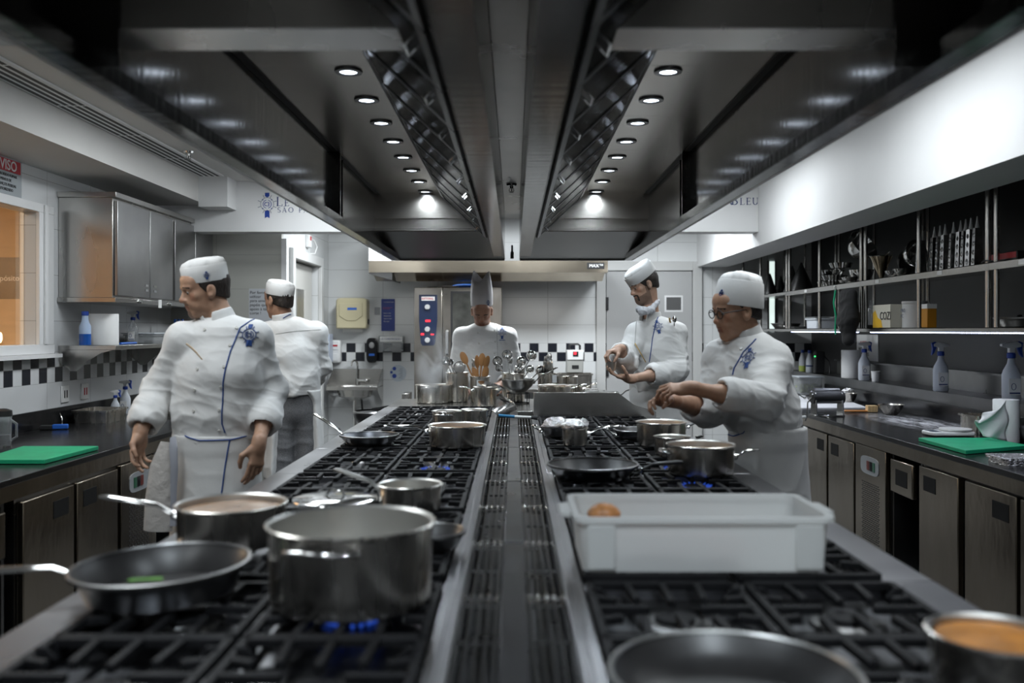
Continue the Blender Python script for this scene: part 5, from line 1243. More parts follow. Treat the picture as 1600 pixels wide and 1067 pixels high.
p5.patch('chest_badge', p5.jb, at(1187, 562, D - .4), (1, 0, .3), (.28, 0, 1), dn, .055, piping)
p5.line('piping_line', p5.jb, [at(1203, 531, D - .4), at(1180, 553, D - .4), at(1164, 580, D - .4), at(1158, 603, D - .4)], dn, .003, piping, 30)
p5.line('piping_line', p5.jb, [at(1153, 652, D - .4), at(1153, 665, D - .4), at(1155, 679, D - .4)], dn, .003, piping, 12)
p5.line('apron_edge', p5.ab, [at(1145, 703, D - .4), at(1170, 700, D - .4), at(1184, 692, D - .4), at(1189, 681, D - .4)], dn, .0035, piping, 24)
p5.line('collar_piping', p5.cb, [at(1166, 529, D - .4), at(1176, 521, D - .4), at(1190, 514, D - .4), at(1193, 512, D - .4)], dn, .003, piping, 16)
p5.dots('button', p5.jb, [at(x, y, D - .4) for x, y in ((1159, 579), (1177, 547), (1145, 664))], dn, .008, button_m)
p1.line('collar_piping', p1.cb, [at(339, 505, 3.6), at(345, 496, 3.6), at(358, 489, 3.6), at(364, 482, 3.6)], V3(.03, 1, 0), .0025, piping, 16)
# ------------------------------------------------------------------ pots and pans
sauce = {'brown': mat('sauce_brown', (.30, .14, .045), .25, noise=(25, .35), bump=(40, .4, .004)),
         'broth': mat('sauce_broth', (.36, .22, .13), .2, noise=(18, .25), bump=(30, .3, .003)),
         'orange': mat('sauce_orange', (.50, .20, .04), .2, noise=(9, .5))}
herb = mat('herb_green', (.10, .30, .03), .5, noise=(30, .4))
def spot(px, w, yb, zb=ZG):
    """centre and radius of a round pot: centre column, full width in px, row of its front foot"""
    df = F * (CZ - zb) / (yb - VY); dc = df
    for _ in range(6): r = w / 2 * dc / F; dc = df + r * .96
    return (px - VX) * dc / F, dc, r
def zat(py, d): return CZ - (py - VY) * d / F
def long_handle(o, r, z, ang, ln, rise=.25, m_=None, flat=.5, w_=.012, tip=None):
    c, s = math.cos(R(ang)), math.sin(R(ang)); p = lambda u, h: (c * u, s * u, h)
    m = MB(); m.tube([p(r - .004, z - .015), p(r + .02, z - .012), p(r + .05, z + rise * .04), p(r + ln * .5, z + rise * ln * .45), p(r + ln * .9, z + rise * ln * .85), p(r + ln, z + rise * ln * .88)],
                     [w_ * 1.3, w_ * .8, w_ * .8, w_ * 1.05, w_ * 1.1, w_ * .6], 12, flat=flat)
    h = m.build('handle', m_ or chrome, o, smooth=50)
    q = MB(); q.tube([p(r - .006, z - .022), p(r + .006, z - .020), p(r + .012, z - .012)], [.018, .018, .011], 10, flat=.7); q.build('bracket', chrome, h)
    return h
def loop_handle(o, r, z, ang, w_=.055, out=.038):
    c, s = math.cos(R(ang)), math.sin(R(ang)); q = lambda u, t, h: (c * u - s * t, s * u + c * t, h); a = math.asin(min(.9, w_ / r)); rr = r * math.cos(a)
    MB().tube([q(rr - .002, -w_, z), q(rr + out * .6, -w_ * 1.02, z + .004), q(rr + out, -w_ * .8, z + .006), q(r + out * .75, 0, z + .007), q(rr + out, w_ * .8, z + .006), q(rr + out * .6, w_ * 1.02, z + .004), q(rr - .002, w_, z)], .0055, 10).build('handle', chrome, o, smooth=60)
def pot(label, px, w, yb, yr, cat='saucepan', name='saucepan', handles=(), fill=None, m_=None, taper=.97, zb=ZG, r=None, x=None, y=None, h=None, lid=None, group=None, inner=None, fz=.62):
    if x is None: x, y, r = spot(px, w, yb, zb); h = zat(yr, y) - zb
    o = empty(name, label, cat, (x, y, zb), group=group); m_ = m_ or pot_steel; rb = r * taper - .004
    MB().lathe([(.001, .0005), (rb - .012, .0), (rb - .003, .004), (rb, .013), (r - .006, h - .006), (r, h - .002), (r + .001, h + .001), (r - .003, h + .003)], 56, caps=False).build('body', m_, o, smooth=40)
    MB().lathe([(r - .003, h + .003), (r - .009, h - .002), (rb - .004, .016), (rb - .014, .006), (.001, .005)], 56, caps=False).build('inside', inner or (pot_in if m_ is pot_steel else m_), o, smooth=40)
    if fill: MB().lathe([(.001, h * fz + .002), (r * .5, h * fz), (rb + (r - .010 - rb) * fz - .0045, h * fz)], 48, caps=False).build('contents', fill, o)
    for q in handles: (long_handle if q[0] == 'L' else loop_handle)(o, r, h + q[1], *q[2:])
    return o, x, y, r, h
def frypan(label, px, w, yb, yr, ang, ln, m_=None, hm=None, rise=.25, x=None, y=None, r=None, h=.045, zb=ZG, rx=0, ry=0, name='frying_pan', base=.72, rimc=(.22, .22, .22)):
    if x is None: x, y, r = spot(px, w, yb, zb)
    o = empty(name, label, 'frying pan', (x, y, zb)); o.rotation_euler = (rx, ry, 0); m_ = m_ or nonstick; rb = r * base
    MB().lathe([(.001, .001), (rb - .006, .0), (rb + .004, .003), (r * .88, h * .55), (r - .004, h - .003), (r, h)], 56, caps=False).build('body', steel_dark, o, smooth=40)
    MB().lathe([(r, h), (r - .002, h + .002), (r - .007, h - .004), (r * .86, h * .55), (rb, .006), (rb * .6, .0045), (.001, .0045)], 56, caps=False).build('inside', m_, o, smooth=40)
    MB().lathe([(r + .001, h - .004), (r + .002, h + .003), (r - .004, h + .0045), (r - .006, h + .001)], 56, caps=False).build('rim_band', mat('rim_steel_%d' % int(rimc[0] * 100), rimc, .34, 1), o)
    long_handle(o, r, h - .002, ang, ln, rise, hm or chrome)
    return o, x, y, r
# near, entry side
p, x, y, r = frypan('black nonstick frying pan with flat steel handle at the island edge, herb scrap inside', 254, 268, 968, 880, 178, .24, h=.06, rx=R(.4), ry=R(-1.5), base=.80, rise=-.03, zb=ZG + .004)
MB().prism([(-.03, .0), (.035, .004), (.03, .014), (-.025, .010)], 2, .052, .055).xf(Matrix.Translation((.02, -r * .80, .012))).build('herb_scrap', herb, p)
pot('saucepan of brown liquid with long bright handle pointing to the side counter', 362, 172, 868, 786, handles=(('L', -.012, 178, .20, .15),), fill=sauce['broth'], fz=.86)
pot('large empty steel casserole with loop handles', 549, 262, 978, 815, 'casserole', 'casserole', handles=(('l', -.025, 262, .066, .042), ('l', -.025, 82, .066, .042)))
pot('small deep saucepan with dark handle behind the big casserole', 641, 102, 806, 756, handles=(('L', -.01, 152, .19, .20, mat('dark_handle', (.10, .10, .095), .35, .6)),))
frypan('small dark frying pan half hidden behind the big casserole', 672, 112, 868, 826, 195, .16, h=.04)
pot('low steel saucepan with orange stained rim and long handle', 714, 92, 702, 664, handles=(('L', -.008, 182, .20, .04),), fill=sauce['brown'], fz=.8)
frypan('black iron frying pan whose long handle rises toward the entry door', 577, 92, 700, 676, 150, .21, h=.045, rise=.45, m_=enamel, rx=R(0))
pot('steel casserole with front loop handle behind the stained saucepan', 698, 48, 672, 642, 'casserole', 'casserole', handles=(('l', -.02, 262, .045, .03),))
pot('small steel saucepan standing beside the far casserole', 741, 44, 668, 640, fill=sauce['broth'], fz=.5)
MB_ = None
x, y, r = spot(524, 132, 792); o = MB().lathe([(.001, .012), (r * .8, .010), (r, .004), (r + .002, .0), (r - .004, .0), (.001, .008)], 48, c=(x, y, ZG)).build('saucepan_cover', chrome)
tag(o, 'flat shiny steel lid lying on the burners behind the big casserole', 'lid'); q = MB().tube([(x - .03, y, ZG + .01), (x - .02, y, ZG + .03), (x + .02, y, ZG + .03), (x + .03, y, ZG + .01)], .005, 8).build('handle', chrome, o)
pot('steaming steel casserole with loop handle near the oven', 677, 57, 631, 601, 'casserole', 'casserole', handles=(('l', -.02, 262, .055, .035),), fill=sauce['broth'], fz=.85, zb=.949)
# near, shelf side
frypan('large open nonstick frying pan nearest the plastic crate', 1147, 388, 1195, 1020, -30, .2, h=.05, base=.70, rimc=(.65, .65, .63))
pot('saucepan of orange sauce at the very edge of the island', 1556, 205, 1110, 990, handles=(('l', -.02, 20, .05, .035),), fill=sauce['orange'], fz=.9)
frypan('black frying pan with black handle in front of the tall casseroles', 926, 142, 758, 718, -4, .16, h=.05, hm=rubber, rise=.1)
pot('steel casserole with side handle beside the woman cook', 1095, 108, 748, 694, 'casserole', 'casserole', handles=(('L', -.03, 8, .10, .05), ('l', -.03, 175, .045, .03)), fill=sauce['broth'], fz=.8)
pot('small steel saucepan wedged between two larger casseroles', 1050, 58, 716, 682, handles=(('L', -.01, 10, .06, .15),))
pot('wide saucepan with long black handle under the woman cook hands', 1033, 80, 700, 659, handles=(('L', -.004, 2, .16, .10, rubber),), fill=sauce['brown'], fz=.85)
frypan('dark frying pan tucked behind the black handled saucepan', 997, 76, 690, 664, 200, .10, h=.045)
p, x, y, r, h = pot('small saucepan covered with crumpled foil', 898, 42, 698, 668, handles=(('L', -.01, 8, .15, .12),))
def crumple(name, m_, c, rx, ry, rz, parent, seed, n=26):
    q = MB(); q.ball((0, 0, 0), (rx, ry, rz), n, n // 2); rnd = random.Random(seed)
    V = np.array(q.v); nn = (vnoise(V * 38 + seed, seed) - .5) * .5 + (vnoise(V * 90 + seed, seed + 1) - .5) * .45
    V = V * (1 + nn[:, None]); q.v = [(a + c[0], b + c[1], max(z, -rz * .4) + c[2]) for a, b, z in V]; return q.build(name, m_, parent, smooth=20)
crumple('foil_cover', foil, (0, 0, h + .012), r * 1.05, r * 1.05, .03, p, 4)
p, x, y, r = frypan('shallow dark pan covered by a crumpled foil sheet', 868, 44, 684, 664, 190, .05, h=.05); crumple('foil_cover', foil, (0, 0, .062), r * .98, r * .98, .035, p, 9)
# flames
flm = []
def flames(px, yb, w_=.04):
    c = onz(px, yb, .93); m = MB()
    for k in range(16):
        a = 2 * PI * k / 16; m.cyl((c.x + w_ * math.cos(a), c.y + w_ * math.sin(a), .936), (c.x + w_ * 1.25 * math.cos(a), c.y + w_ * 1.25 * math.sin(a), .945), .0035, .0008, 6)
    return m
for (s, i, u, yy) in ((-1, 1, .315, .525), (-1, 4, .315, .175), (1, 4, .652, .175), (-1, 0, .652, 0), (1, 3, .652, .525)):
    rng = [o for o in bpy.data.objects if o.name.startswith('cooking_range') and abs(o.location.y - (.5 + .75 * i)) < .01]
    for o in rng:
        b = [c for c in o.children if c.name.startswith('body')][0]
        xx = np.mean([v.co.x for v in b.data.vertices])
        if xx * s > 0 and yy:
            m = MB()
            for k in range(18):
                a = 2 * PI * k / 18; m.cyl((s * u + .046 * math.cos(a), yy + .046 * math.sin(a), .936), (s * u + .062 * math.cos(a), yy + .062 * math.sin(a), .944), .005, .001, 6)
            m.build('gas_flame', flame_m, o)
# white plastic crate
cr = empty('plastic_crate', 'translucent white plastic crate with meat and one onion on the burners', 'crate', (.425, 2.16, ZG + .001))
pl = bpy.data.materials.new('crate_plastic'); pl.use_nodes = True; nt = pl.node_tree; b = nt.nodes['Principled BSDF']; b.inputs['Base Color'].default_value = (.92, .93, .92, 1); b.inputs['Roughness'].default_value = .4
tr = nd(nt, 'ShaderNodeBsdfTranslucent'); tr.inputs[0].default_value = (.80, .80, .78, 1); tp = nd(nt, 'ShaderNodeBsdfTransparent'); m1 = nd(nt, 'ShaderNodeMixShader'); m1.inputs[0].default_value = .42; m2 = nd(nt, 'ShaderNodeMixShader'); m2.inputs[0].default_value = .17
nt.links.new(b.outputs[0], m1.inputs[1]); nt.links.new(tr.outputs[0], m1.inputs[2]); nt.links.new(m1.outputs[0], m2.inputs[1]); nt.links.new(tp.outputs[0], m2.inputs[2]); nt.links.new(m2.outputs[0], nt.nodes['Material Output'].inputs[0])
def rrect(hx, hy, rad, z, n=6):
    out = []
    for cx, cy, a0 in ((hx - rad, hy - rad, 0), (-hx + rad, hy - rad, 90), (-hx + rad, -hy + rad, 180), (hx - rad, -hy + rad, 270)):
        for k in range(n + 1): a = R(a0 + 90 * k / n); out.append((cx + rad * math.cos(a), cy + rad * math.sin(a), z))
    return out
def tub(name, m_, parent, hx, hy, h, rad, taper, wall, lip=.012, cap_z=None):
    rings = [rrect(hx * taper, hy * taper, rad, 0), rrect(hx - lip * .9, hy - lip * .9, rad, h * .92), rrect(hx - lip * .9, hy - lip * .9, rad, h - .012), rrect(hx, hy, rad, h - .012), rrect(hx, hy, rad, h), rrect(hx - lip * .9 - wall, hy - lip * .9 - wall, rad, h), rrect(hx * taper - wall, hy * taper - wall, rad, wall)]
    n = len(rings[0]); V = sum(rings, []); F2 = [(i * n + k, i * n + (k + 1) % n, (i + 1) * n + (k + 1) % n, (i + 1) * n + k) for i in range(len(rings) - 1) for k in range(n)]
    F2 += [tuple(range(n))[::-1], tuple(range((len(rings) - 1) * n, len(rings) * n))]
    return MB().add(V, F2).build(name, m_, parent, smooth=40)
tub('body', pl, cr, .292, .152, .122, .03, .93, .004)
for s in (-1, 1):
    MB().prism([(s * .292, -.06), (s * .318, -.05), (s * .318, .05), (s * .292, .06)], 2, .104, .118).build('grip', pl, cr, bevel=.003)
    MB().box(*sorted((s * .20, s * .262)), -.149, -.140, .006, .105).build('side_rib', pl, cr, bevel=.003)
meat = mat('raw_meat', (.55, .20, .17), .4, noise=(9, .4)); mt = MB()
V = []; mt.ball((-.10, -.06, .04), (.15, .065, .034), 30, 16); mt.ball((.04, -.06, .038), (.07, .06, .032), 24, 12)
mt.v = [(a + .004 * math.sin(c * 90), b, max(c, .006)) for a, b, c in mt.v]; o = mt.build('raw_meat', meat, loc=tuple(cr.location)); tag(o, 'pink raw meat lying inside the plastic crate', 'meat')
o = MB().lathe([(.001, -.028), (.018, -.026), (.032, -.008), (.033, .006), (.026, .018), (.016, .026), (.006, .029), (.001, .030)], 24, sx=1.25).build('onion', mat('onion_skin', (.52, .23, .08), .4, noise=(40, .3), stretch=(1, 1, .2)), loc=(.425 - .205, 2.16 + .06, ZG + .087)); tag(o, 'brown onion piece at the corner of the plastic crate', 'onion')

# ------------------------------------------------------------------ far end of the island: utensil pots
ZT = .949
def vessel(label, px, w, yb, yr, name='utensil_pot', cat='utensil pot', **kw): return pot(label, px, w, 629, yr, cat, name, zb=ZT, **kw)
def utensil(name, label, cat, base, tip, builder, group=None):
    """tool standing in a pot: builder draws it along +z from 0"""
    base, tip = Vector(base), Vector(tip); base.x -= max(-.045, min(.045, .5 * (tip.x - base.x))); d = tip - base; o = empty(name, label, cat, tuple(base), group=group)
    q = d.to_track_quat('Z', 'Y'); o.rotation_mode = 'QUATERNION'; o.rotation_quaternion = q; builder(o, d.length); return o
def spoon_b(o, L):
    MB().tube([(0, 0, 0), (0, 0, L - .07)], [.005, .007], 8).build('handle', wood, o); m = MB(); m.ball((0, 0, 0), (.007, .028, .052), 18, 12); m.xf(Matrix.Translation((0, 0, L - .05))).build('bowl', wood, o)
def flip(rz):
    def f(o, L): spoon_b(o, L); o.rotation_quaternion = o.rotation_quaternion @ Matrix.Rotation(rz, 3, 'Z').to_quaternion()
    return f
def ladle_b(rad, turn):
    def f(o, L):
        m = MB(); m.tube([(0, 0, 0), (0, 0, L - rad * 1.2), (.006, 0, L - rad * .6)], .0042, 8); m.build('handle', chrome, o)
        m = MB(); n = 9; prof = [(rad * math.sin(PI / 2 * i / n), -rad * math.cos(PI / 2 * i / n)) for i in range(n + 1)]; prof[0] = (.001, -rad)
        m.lathe(prof + [(r_ * .95, z_ * .95 + .002) for r_, z_ in prof[::-1]], 24, caps=False)
        m.xf(Matrix.Translation((rad * .75, 0, L - rad * .3)) @ Matrix.Rotation(turn, 4, 'Y')).build('bowl', chrome, o, smooth=60)
    return f
def sieve_b(rad, mesh_m):
    def f(o, L):
        m = MB(); m.tube([(0, 0, 0), (0, 0, L - rad * 2)], .005, 8).build('handle', chrome, o)
        m = MB(); n = 8; prof = [(rad * math.sin(PI / 2 * i / n), -rad * .8 * math.cos(PI / 2 * i / n)) for i in range(n + 1)]; prof[0] = (.001, -rad * .8)
        m.lathe(prof, 28, caps=False); m.xf(Matrix.Translation((0, 0, L - rad)) @ Matrix.Rotation(R(78), 4, 'X')).build('basket', mesh_m, o)
        m = MB(); m.tube([(rad * math.cos(a), rad * math.sin(a), 0) for a in [2 * PI * k / 28 for k in range(28)]], .004, 6, closed=True); m.xf(Matrix.Translation((0, 0, L - rad)) @ Matrix.Rotation(R(78), 4, 'X')).build('rim_ring', chrome, o)
    return f
net = bpy.data.materials.new('wire_mesh'); net.use_nodes = True; nt = net.node_tree; b = nt.nodes['Principled BSDF']; b.inputs['Base Color'].default_value = (.35, .34, .32, 1); b.inputs['Metallic'].default_value = 1; b.inputs['Roughness'].default_value = .35
tc = nd(nt, 'ShaderNodeTexCoord'); ck = nd(nt, 'ShaderNodeTexChecker'); ck.inputs['Scale'].default_value = 330; nt.links.new(tc.outputs['Object'], ck.inputs[0]); mr = nd(nt, 'ShaderNodeMapRange'); mr.inputs[3].default_value = .35; nt.links.new(ck.outputs[1], mr.inputs[0]); nt.links.new(mr.outputs[0], b.inputs['Alpha'])
_, x, y, r, h = vessel('tall steel pot holding skimmers beside the steaming casserole', 714, 38, 626, 582)
for k, (tx, ty, b_, lb) in enumerate(((696, 566, ladle_b(.035, R(70)), 'steel ladle leaning over the tall pot toward the steam'), (703, 568, ladle_b(.03, R(60)), 'dark steel ladle beside the first one in the tall pot'), (718, 569, sieve_b(.045, net), 'round wire skimmer in the tall steel pot'))):
    utensil('skimmer' if k == 2 else 'ladle', lb, 'skimmer' if k == 2 else 'ladle', (x + .01 * k, y, ZT + .02), at(tx, ty - 4, y + .01), b_)
_, x, y, r, h = vessel('steel pot with white tag holding wooden spoons', 750, 33, 622, 588); MB().box(-.022, .024, -r - .002, -r + .002, h - .075, h - .025).build('tag_label', white_pl, _)
WS = (((721, 550), .1), ((745, 555), .9), ((754, 552), .1), ((763, 556), .7), ((739, 574), .6), ((760, 572), .4))
wlab = ('wooden spoon leaning furthest toward the oven', 'narrow wooden spoon standing upright in the spoon pot', 'broad wooden spoon in the middle of the spoon pot', 'wooden spoon turned sideways toward the ladles', 'short wooden spoon low in the spoon pot', 'short wooden spoon leaning at the ladle side of its pot')
for k, ((tx, ty), rz) in enumerate(WS): utensil('wooden_spoon', wlab[k], 'spoon', (x - .02 + .008 * k, y, ZT + .01), at(tx, ty, y), flip(rz), 'wooden spoons in the steel pot')
utensil('slotted_spoon', 'pierced steel spoon among the wooden spoons', 'spoon', (x - .01, y + .02, ZT + .01), at(736, 560, y + .02), sieve_b(.036, net))
_, x, y, r, h = vessel('short steel pot crowded with ladles', 802, 38, 624, 583)
LB = ((776, 562, .038, 100), (792, 551, .042, 60), (800, 560, .034, 95), (815, 562, .040, 80), (832, 553, .042, 65), (813, 576, .046, 85), (829, 575, .034, 85), (846, 577, .040, 75), (779, 573, .03, 110))
ll = ('ladle hanging lowest toward the wooden spoons', 'ladle rising highest over the wooden spoon side', 'ladle standing upright mid pot', 'ladle in the centre right behind another bowl', 'ladle rising over the tall pots side', 'large ladle turned with its bowl to the room', 'small ladle beside the large turned one', 'ladle leaning out toward the sieve', 'small dark ladle tucked beneath the lowest one')
for k, (tx, ty, rd, tn) in enumerate(LB): utensil('ladle', ll[k], 'ladle', (x + .006 * (k - 4), y + .012 * (k % 3 - 1), ZT + .02), at(tx, ty, y + .02 * (k % 3 - 1)), ladle_b(rd, R(tn)), 'ladles in the short steel pot')
_, x, y, r, h = vessel('tall steel pot with paper tag under the round sieve', 856, 34, 622, 583); MB().box(.03, .065, -r - .002, -r + .004, h - .07, h - .01).build('tag_label', white_pl, _)
utensil('sieve', 'round wire sieve standing with its dome toward the vacuum machine', 'sieve', (x + .02, y, ZT + .05), at(864, 552, y), sieve_b(.085, net)); utensil('sieve', 'dark round sieve behind the wire sieve', 'sieve', (x - .02, y + .04, ZT + .05), at(848, 557, y + .04), sieve_b(.08, steel_dark))
vessel('lidded steel pot with wire lifter near the grey door', 876, 20, 612, 588); vessel('narrow steel pot with lid knob by the vacuum machine', 893, 21, 612, 588)
# shallow bowl pan over the channel with long handle
st = empty('pan_stand', 'black wire stand under the round bottomed steel pan', 'stand', (.03, 6.85, .949))
ms = MB()
for zz in (.004, .078): ms.tube([(.085 * math.cos(t), .085 * math.sin(t), zz) for t in [2 * PI * k / 24 for k in range(24)]], .004, 6, closed=True)
for k in range(10): ms.tube([(.085 * math.cos(k * PI / 5), .085 * math.sin(k * PI / 5), .004), (.085 * math.cos(k * PI / 5), .085 * math.sin(k * PI / 5), .078)], .003, 6)
ms.build('wire_frame', iron, st)
frypan('round bottomed steel pan on a wire stand over the spine', 0, 0, 0, 0, 20, .20, x=.03, y=6.85, r=.125, h=.095, zb=1.032, m_=chrome, rise=.5, base=.45)
pot('dark steel saucepan with propped open lid by the utensil pots', 758, 38, 636, 604, handles=(('L', -.005, 178, .10, .05),), zb=.949)
o = MB().lathe([(.001, 0), (.10, 0), (.104, .004), (.001, .008)], 36).build('saucepan_cover', chrome, loc=tuple(at(768, 603, 6.62)), rot=(R(8), R(16), 0)); tag(o, 'tilted bright steel lid propped on the dark saucepan', 'lid')
# pans behind the splash plate
pot('wide steel saucepan of sauce just beyond the splash plate', 866, 54, 625, 602, zb=1.031, handles=(('L', -.004, 8, .16, .1),), fill=sauce['brown'], fz=.85)
pot('steel saucepan at the splash plate toward the grey door', 893, 36, 618, 602, zb=1.031, handles=(('L', -.004, 0, .10, .2),))
frypan('low frying pan with shiny handle aimed at the bearded cook', 938, 58, 624, 612, -12, .20, h=.04, zb=1.031, m_=chrome, rise=.35); o = MB().lathe([(.001, 0), (.105, 0), (.107, .006), (.001, .016)], 36).build('saucepan_cover', chrome, loc=(spot(938, 58, 624, 1.031)[0], spot(938, 58, 624, 1.031)[1], 1.074)); tag(o, 'flat steel lid on the frying pan by the bearded cook', 'lid')
# bent metal brackets and thermometer-like brush by the spine
o = empty('steel_scraper', 'bent folded steel plates lying over the channel near the blue handle', 'scraper', (0, 0, 0)); a = at(790, 640, 5.55)
m = MB(); m.add([tuple(at(768, 641, 5.6)), tuple(at(800, 628, 5.75)), tuple(at(808, 640, 5.75)), tuple(at(780, 652, 5.6))], [(0, 1, 2, 3)]); m.add([tuple(at(780, 614, 6.0)), tuple(at(803, 628, 5.75)), tuple(at(808, 640, 5.75)), tuple(at(782, 624, 6.0))], [(0, 1, 2, 3)])
p = m.build('plate', steel_h, o); p.modifiers.new('s', 'SOLIDIFY').thickness = .004
o = empty('scraper_brush', 'blue and white handled grill brush lying across the channel', 'brush', (0, 0, 0)); a, b, c, e = at(779, 649, 5.3), at(804, 651, 5.3), at(830, 652, 5.3), at(840, 653, 5.3)
MB().tube([a, b], .011, 10, flat=.8).build('blue_grip', mat('blue_grip', (.01, .16, .34), .4), o); MB().tube([b, c], .010, 10, flat=.8).build('white_grip', white_pl, o); MB().tube([c, e], [.010, .014], 10).build('end_cap', rubber, o)
# cup held by the bearded cook
o = MB().lathe([(.001, 0), (.022, 0), (.030, .012), (.034, .055), (.035, .060), (.032, .060), (.029, .014), (.001, .004)], 28).build('steel_cup', pot_steel, loc=tuple(at(954.5, 580, 5.60))); tag(o, 'small steel cup in the palm of the bearded cook', 'cup')
# steam
stm = bpy.data.materials.new('steam'); stm.use_nodes = True; nt = stm.node_tree; nt.nodes.remove(nt.nodes['Principled BSDF']); vs_ = nd(nt, 'ShaderNodeVolumeScatter'); vs_.inputs['Color'].default_value = (1, 1, 1, 1)
tc = nd(nt, 'ShaderNodeTexCoord'); ns = nd(nt, 'ShaderNodeTexNoise'); ns.inputs['Scale'].default_value = 5.5; ns.inputs['Detail'].default_value = 5; ns.inputs['Distortion'].default_value = .8; nt.links.new(tc.outputs['Object'], ns.inputs['Vector'])
mr = nd(nt, 'ShaderNodeMapRange'); mr.inputs[1].default_value = .46; mr.inputs[2].default_value = .75; mr.inputs[4].default_value = 26; nt.links.new(ns.outputs[0], mr.inputs[0])
gr = nd(nt, 'ShaderNodeTexGradient', gradient_type='SPHERICAL'); mp = nd(nt, 'ShaderNodeMapping'); mp.inputs['Scale'].default_value = (6.5, 6.5, 3.3); nt.links.new(tc.outputs['Object'], mp.inputs[0]); nt.links.new(mp.outputs[0], gr.inputs[0])
mu = nd(nt, 'ShaderNodeMath', operation='MULTIPLY'); nt.links.new(mr.outputs[0], mu.inputs[0]); nt.links.new(gr.outputs[0], mu.inputs[1]); nt.links.new(mu.outputs[0], vs_.inputs['Density']); nt.links.new(vs_.outputs[0], nt.nodes['Material Output'].inputs['Volume'])
a = at(680, 568, 6.45); o = MB().ball((0, 0, 0), (.17, .15, .30), 20, 14).build('steam', stm, loc=tuple(a)); tag(o, 'wisp of steam rising from the casserole before the oven', 'steam', kind='stuff')

# ------------------------------------------------------------------ entry side counter
ZW = .881
def green_board(label, pts):
    a = [onz(px, py, ZW + .02) for px, py in pts]; o = MB().prism([(p.x, p.y) for p in a], 2, ZW + .001, ZW + .021).build('chopping_board', green_pl, bevel=.002, fix=True); return tag(o, label, 'chopping board')
green_board('green plastic chopping board on the entry side counter', ((-34, 718.5), (70, 718.5), (154, 697), (36, 697)))
green_board('green plastic chopping board on the shelf side counter', ((1435, 684), (1545, 684), (1608, 696), (1509, 704)))
def spray(label, base, h=.26, blue_left=True, liquid=None, rz=0, name='spray_bottle', m_=None):
    o = empty(name, label, 'spray bottle', tuple(base), rz); k = h / .26; bodym = m_ or frost_pl
    MB().lathe([(.001, 0), (.036, 0), (.040, .006), (.040, .115), (.034, .135), (.018, .165), (.014, .185), (.014, .195), (.001, .196)], 24, sx=k, sy=.75 * k).xf(Matrix.Diagonal((1, 1, k, 1))).build('bottle', bodym, o)
    MB().lathe([(.016, .188), (.018, .19), (.018, .208), (.014, .212), (.001, .212)], 18, caps=False).xf(Matrix.Diagonal((k, k, k, 1))).build('collar', blue, o)
    s = 1 if blue_left else -1; MB().prism([(-s * .012, .212), (s * .012, .212), (s * .012, .232), (s * .045, .240), (s * .045, .250), (-s * .02, .262), (-s * .04, .250), (-s * .04, .238), (-s * .012, .232)], 1, -.010, .010).xf(Matrix.Diagonal((k, k, k, 1))).build('nozzle', white_pl, o, bevel=.002)
    MB().prism([(-s * .035, .262), (-s * .012, .258), (-s * .022, .240), (-s * .035, .205), (-s * .05, .190), (-s * .045, .225), (-s * .05, .255)], 1, -.007, .007).xf(Matrix.Diagonal((k, k, k, 1))).build('trigger', blue, o, bevel=.002)
    MB().box(-.026 * k, .024 * k, -.031 * k, -.0295 * k, .03 * k, .10 * k).build('sticker', paper, o); MB().tube([(.010 * k * math.cos(t) - .008, -.0315 * k, .065 * k + .014 * k * math.sin(t)) for t in [2 * PI * q / 14 for q in range(14)]], .0016, 5, closed=True).box(-.024 * k, .022 * k, -.0318 * k, -.0312 * k, .034 * k, .040 * k).build('print', navy_ink, o)
    if liquid: MB().lathe([(.001, .003), (.037, .004), (.037, .062), (.001, .062)], 20, sx=k, sy=.75 * k).build('liquid', liquid, o)
    return o
def on(x, py_or_y, z): return (x, py_or_y, z)
b = onx(200, 632, -2.86); spray('clear spray bottle at the tiles behind the walking cook', (-2.88, b.y, ZW), .25, False)
spray('second smaller spray bottle in the corner behind the walking cook', (-2.8, b.y - .35, ZW), .20, False)
def gn_pan(label, x, y, z, hx, hy, h, rz=0, m_=None):
    o = empty('steel_container', label, 'food container', (x, y, z), rz); tub('body', m_ or pot_steel, o, hx, hy, h, .02, .9, .002, .012); return o
gn_pan('shallow steel container beside the sockets on the entry side', onz(184, 655, ZW).x - .06, onz(184, 658, ZW).y, ZW, .13, .16, .085)
gn_pan('flat steel tray further along the entry side counter', -2.45, 6.7, ZW, .16, .13, .03)
jug = empty('coffee_press', 'glass coffee press with black lid at the edge of the counter', 'jug', tuple(onz(4, 697, ZW)))
MB().lathe([(.001, .004), (.042, .004), (.044, .15), (.046, .16), (.042, .16), (.040, .008)], 24).build('glass_body', clear_pl, jug); MB().lathe([(.001, .16), (.048, .16), (.046, .19), (.02, .2), (.001, .2)], 24).build('lid', rubber, jug)
MB().tube([(.044, 0, .14), (.075, 0, .12), (.075, 0, .05), (.044, 0, .03)], .007, 8).build('handle', clear_pl, jug); MB().lathe([(.001, 0), (.05, 0), (.05, .006), (.001, .006)], 24).build('base', chrome, jug); MB().lathe([(.001, .01), (.038, .01), (.038, .06), (.001, .06)], 20).build('contents', rubber, jug)
o = empty('dish_brush', 'blue brush lying near the tiles on the entry side counter', 'brush', tuple(onz(82, 671, ZW) + V3(0, 0, .016)), R(15)); MB().box(-.07, .0, -.02, .02, -.015, .012).build('head', rubber, o, bevel=.004); MB().box(0, .09, -.018, .018, -.014, .016).build('grip', blue_pl, o, bevel=.006)
o = empty('wall_hook', 'bent steel hook resting against the black upstand', 'hook', tuple(onz(97, 668, ZW))); MB().tube([(0, 0, .0), (0, 0, .06), (-.02, .01, .09)], .004, 6).build('rod', chrome, o)
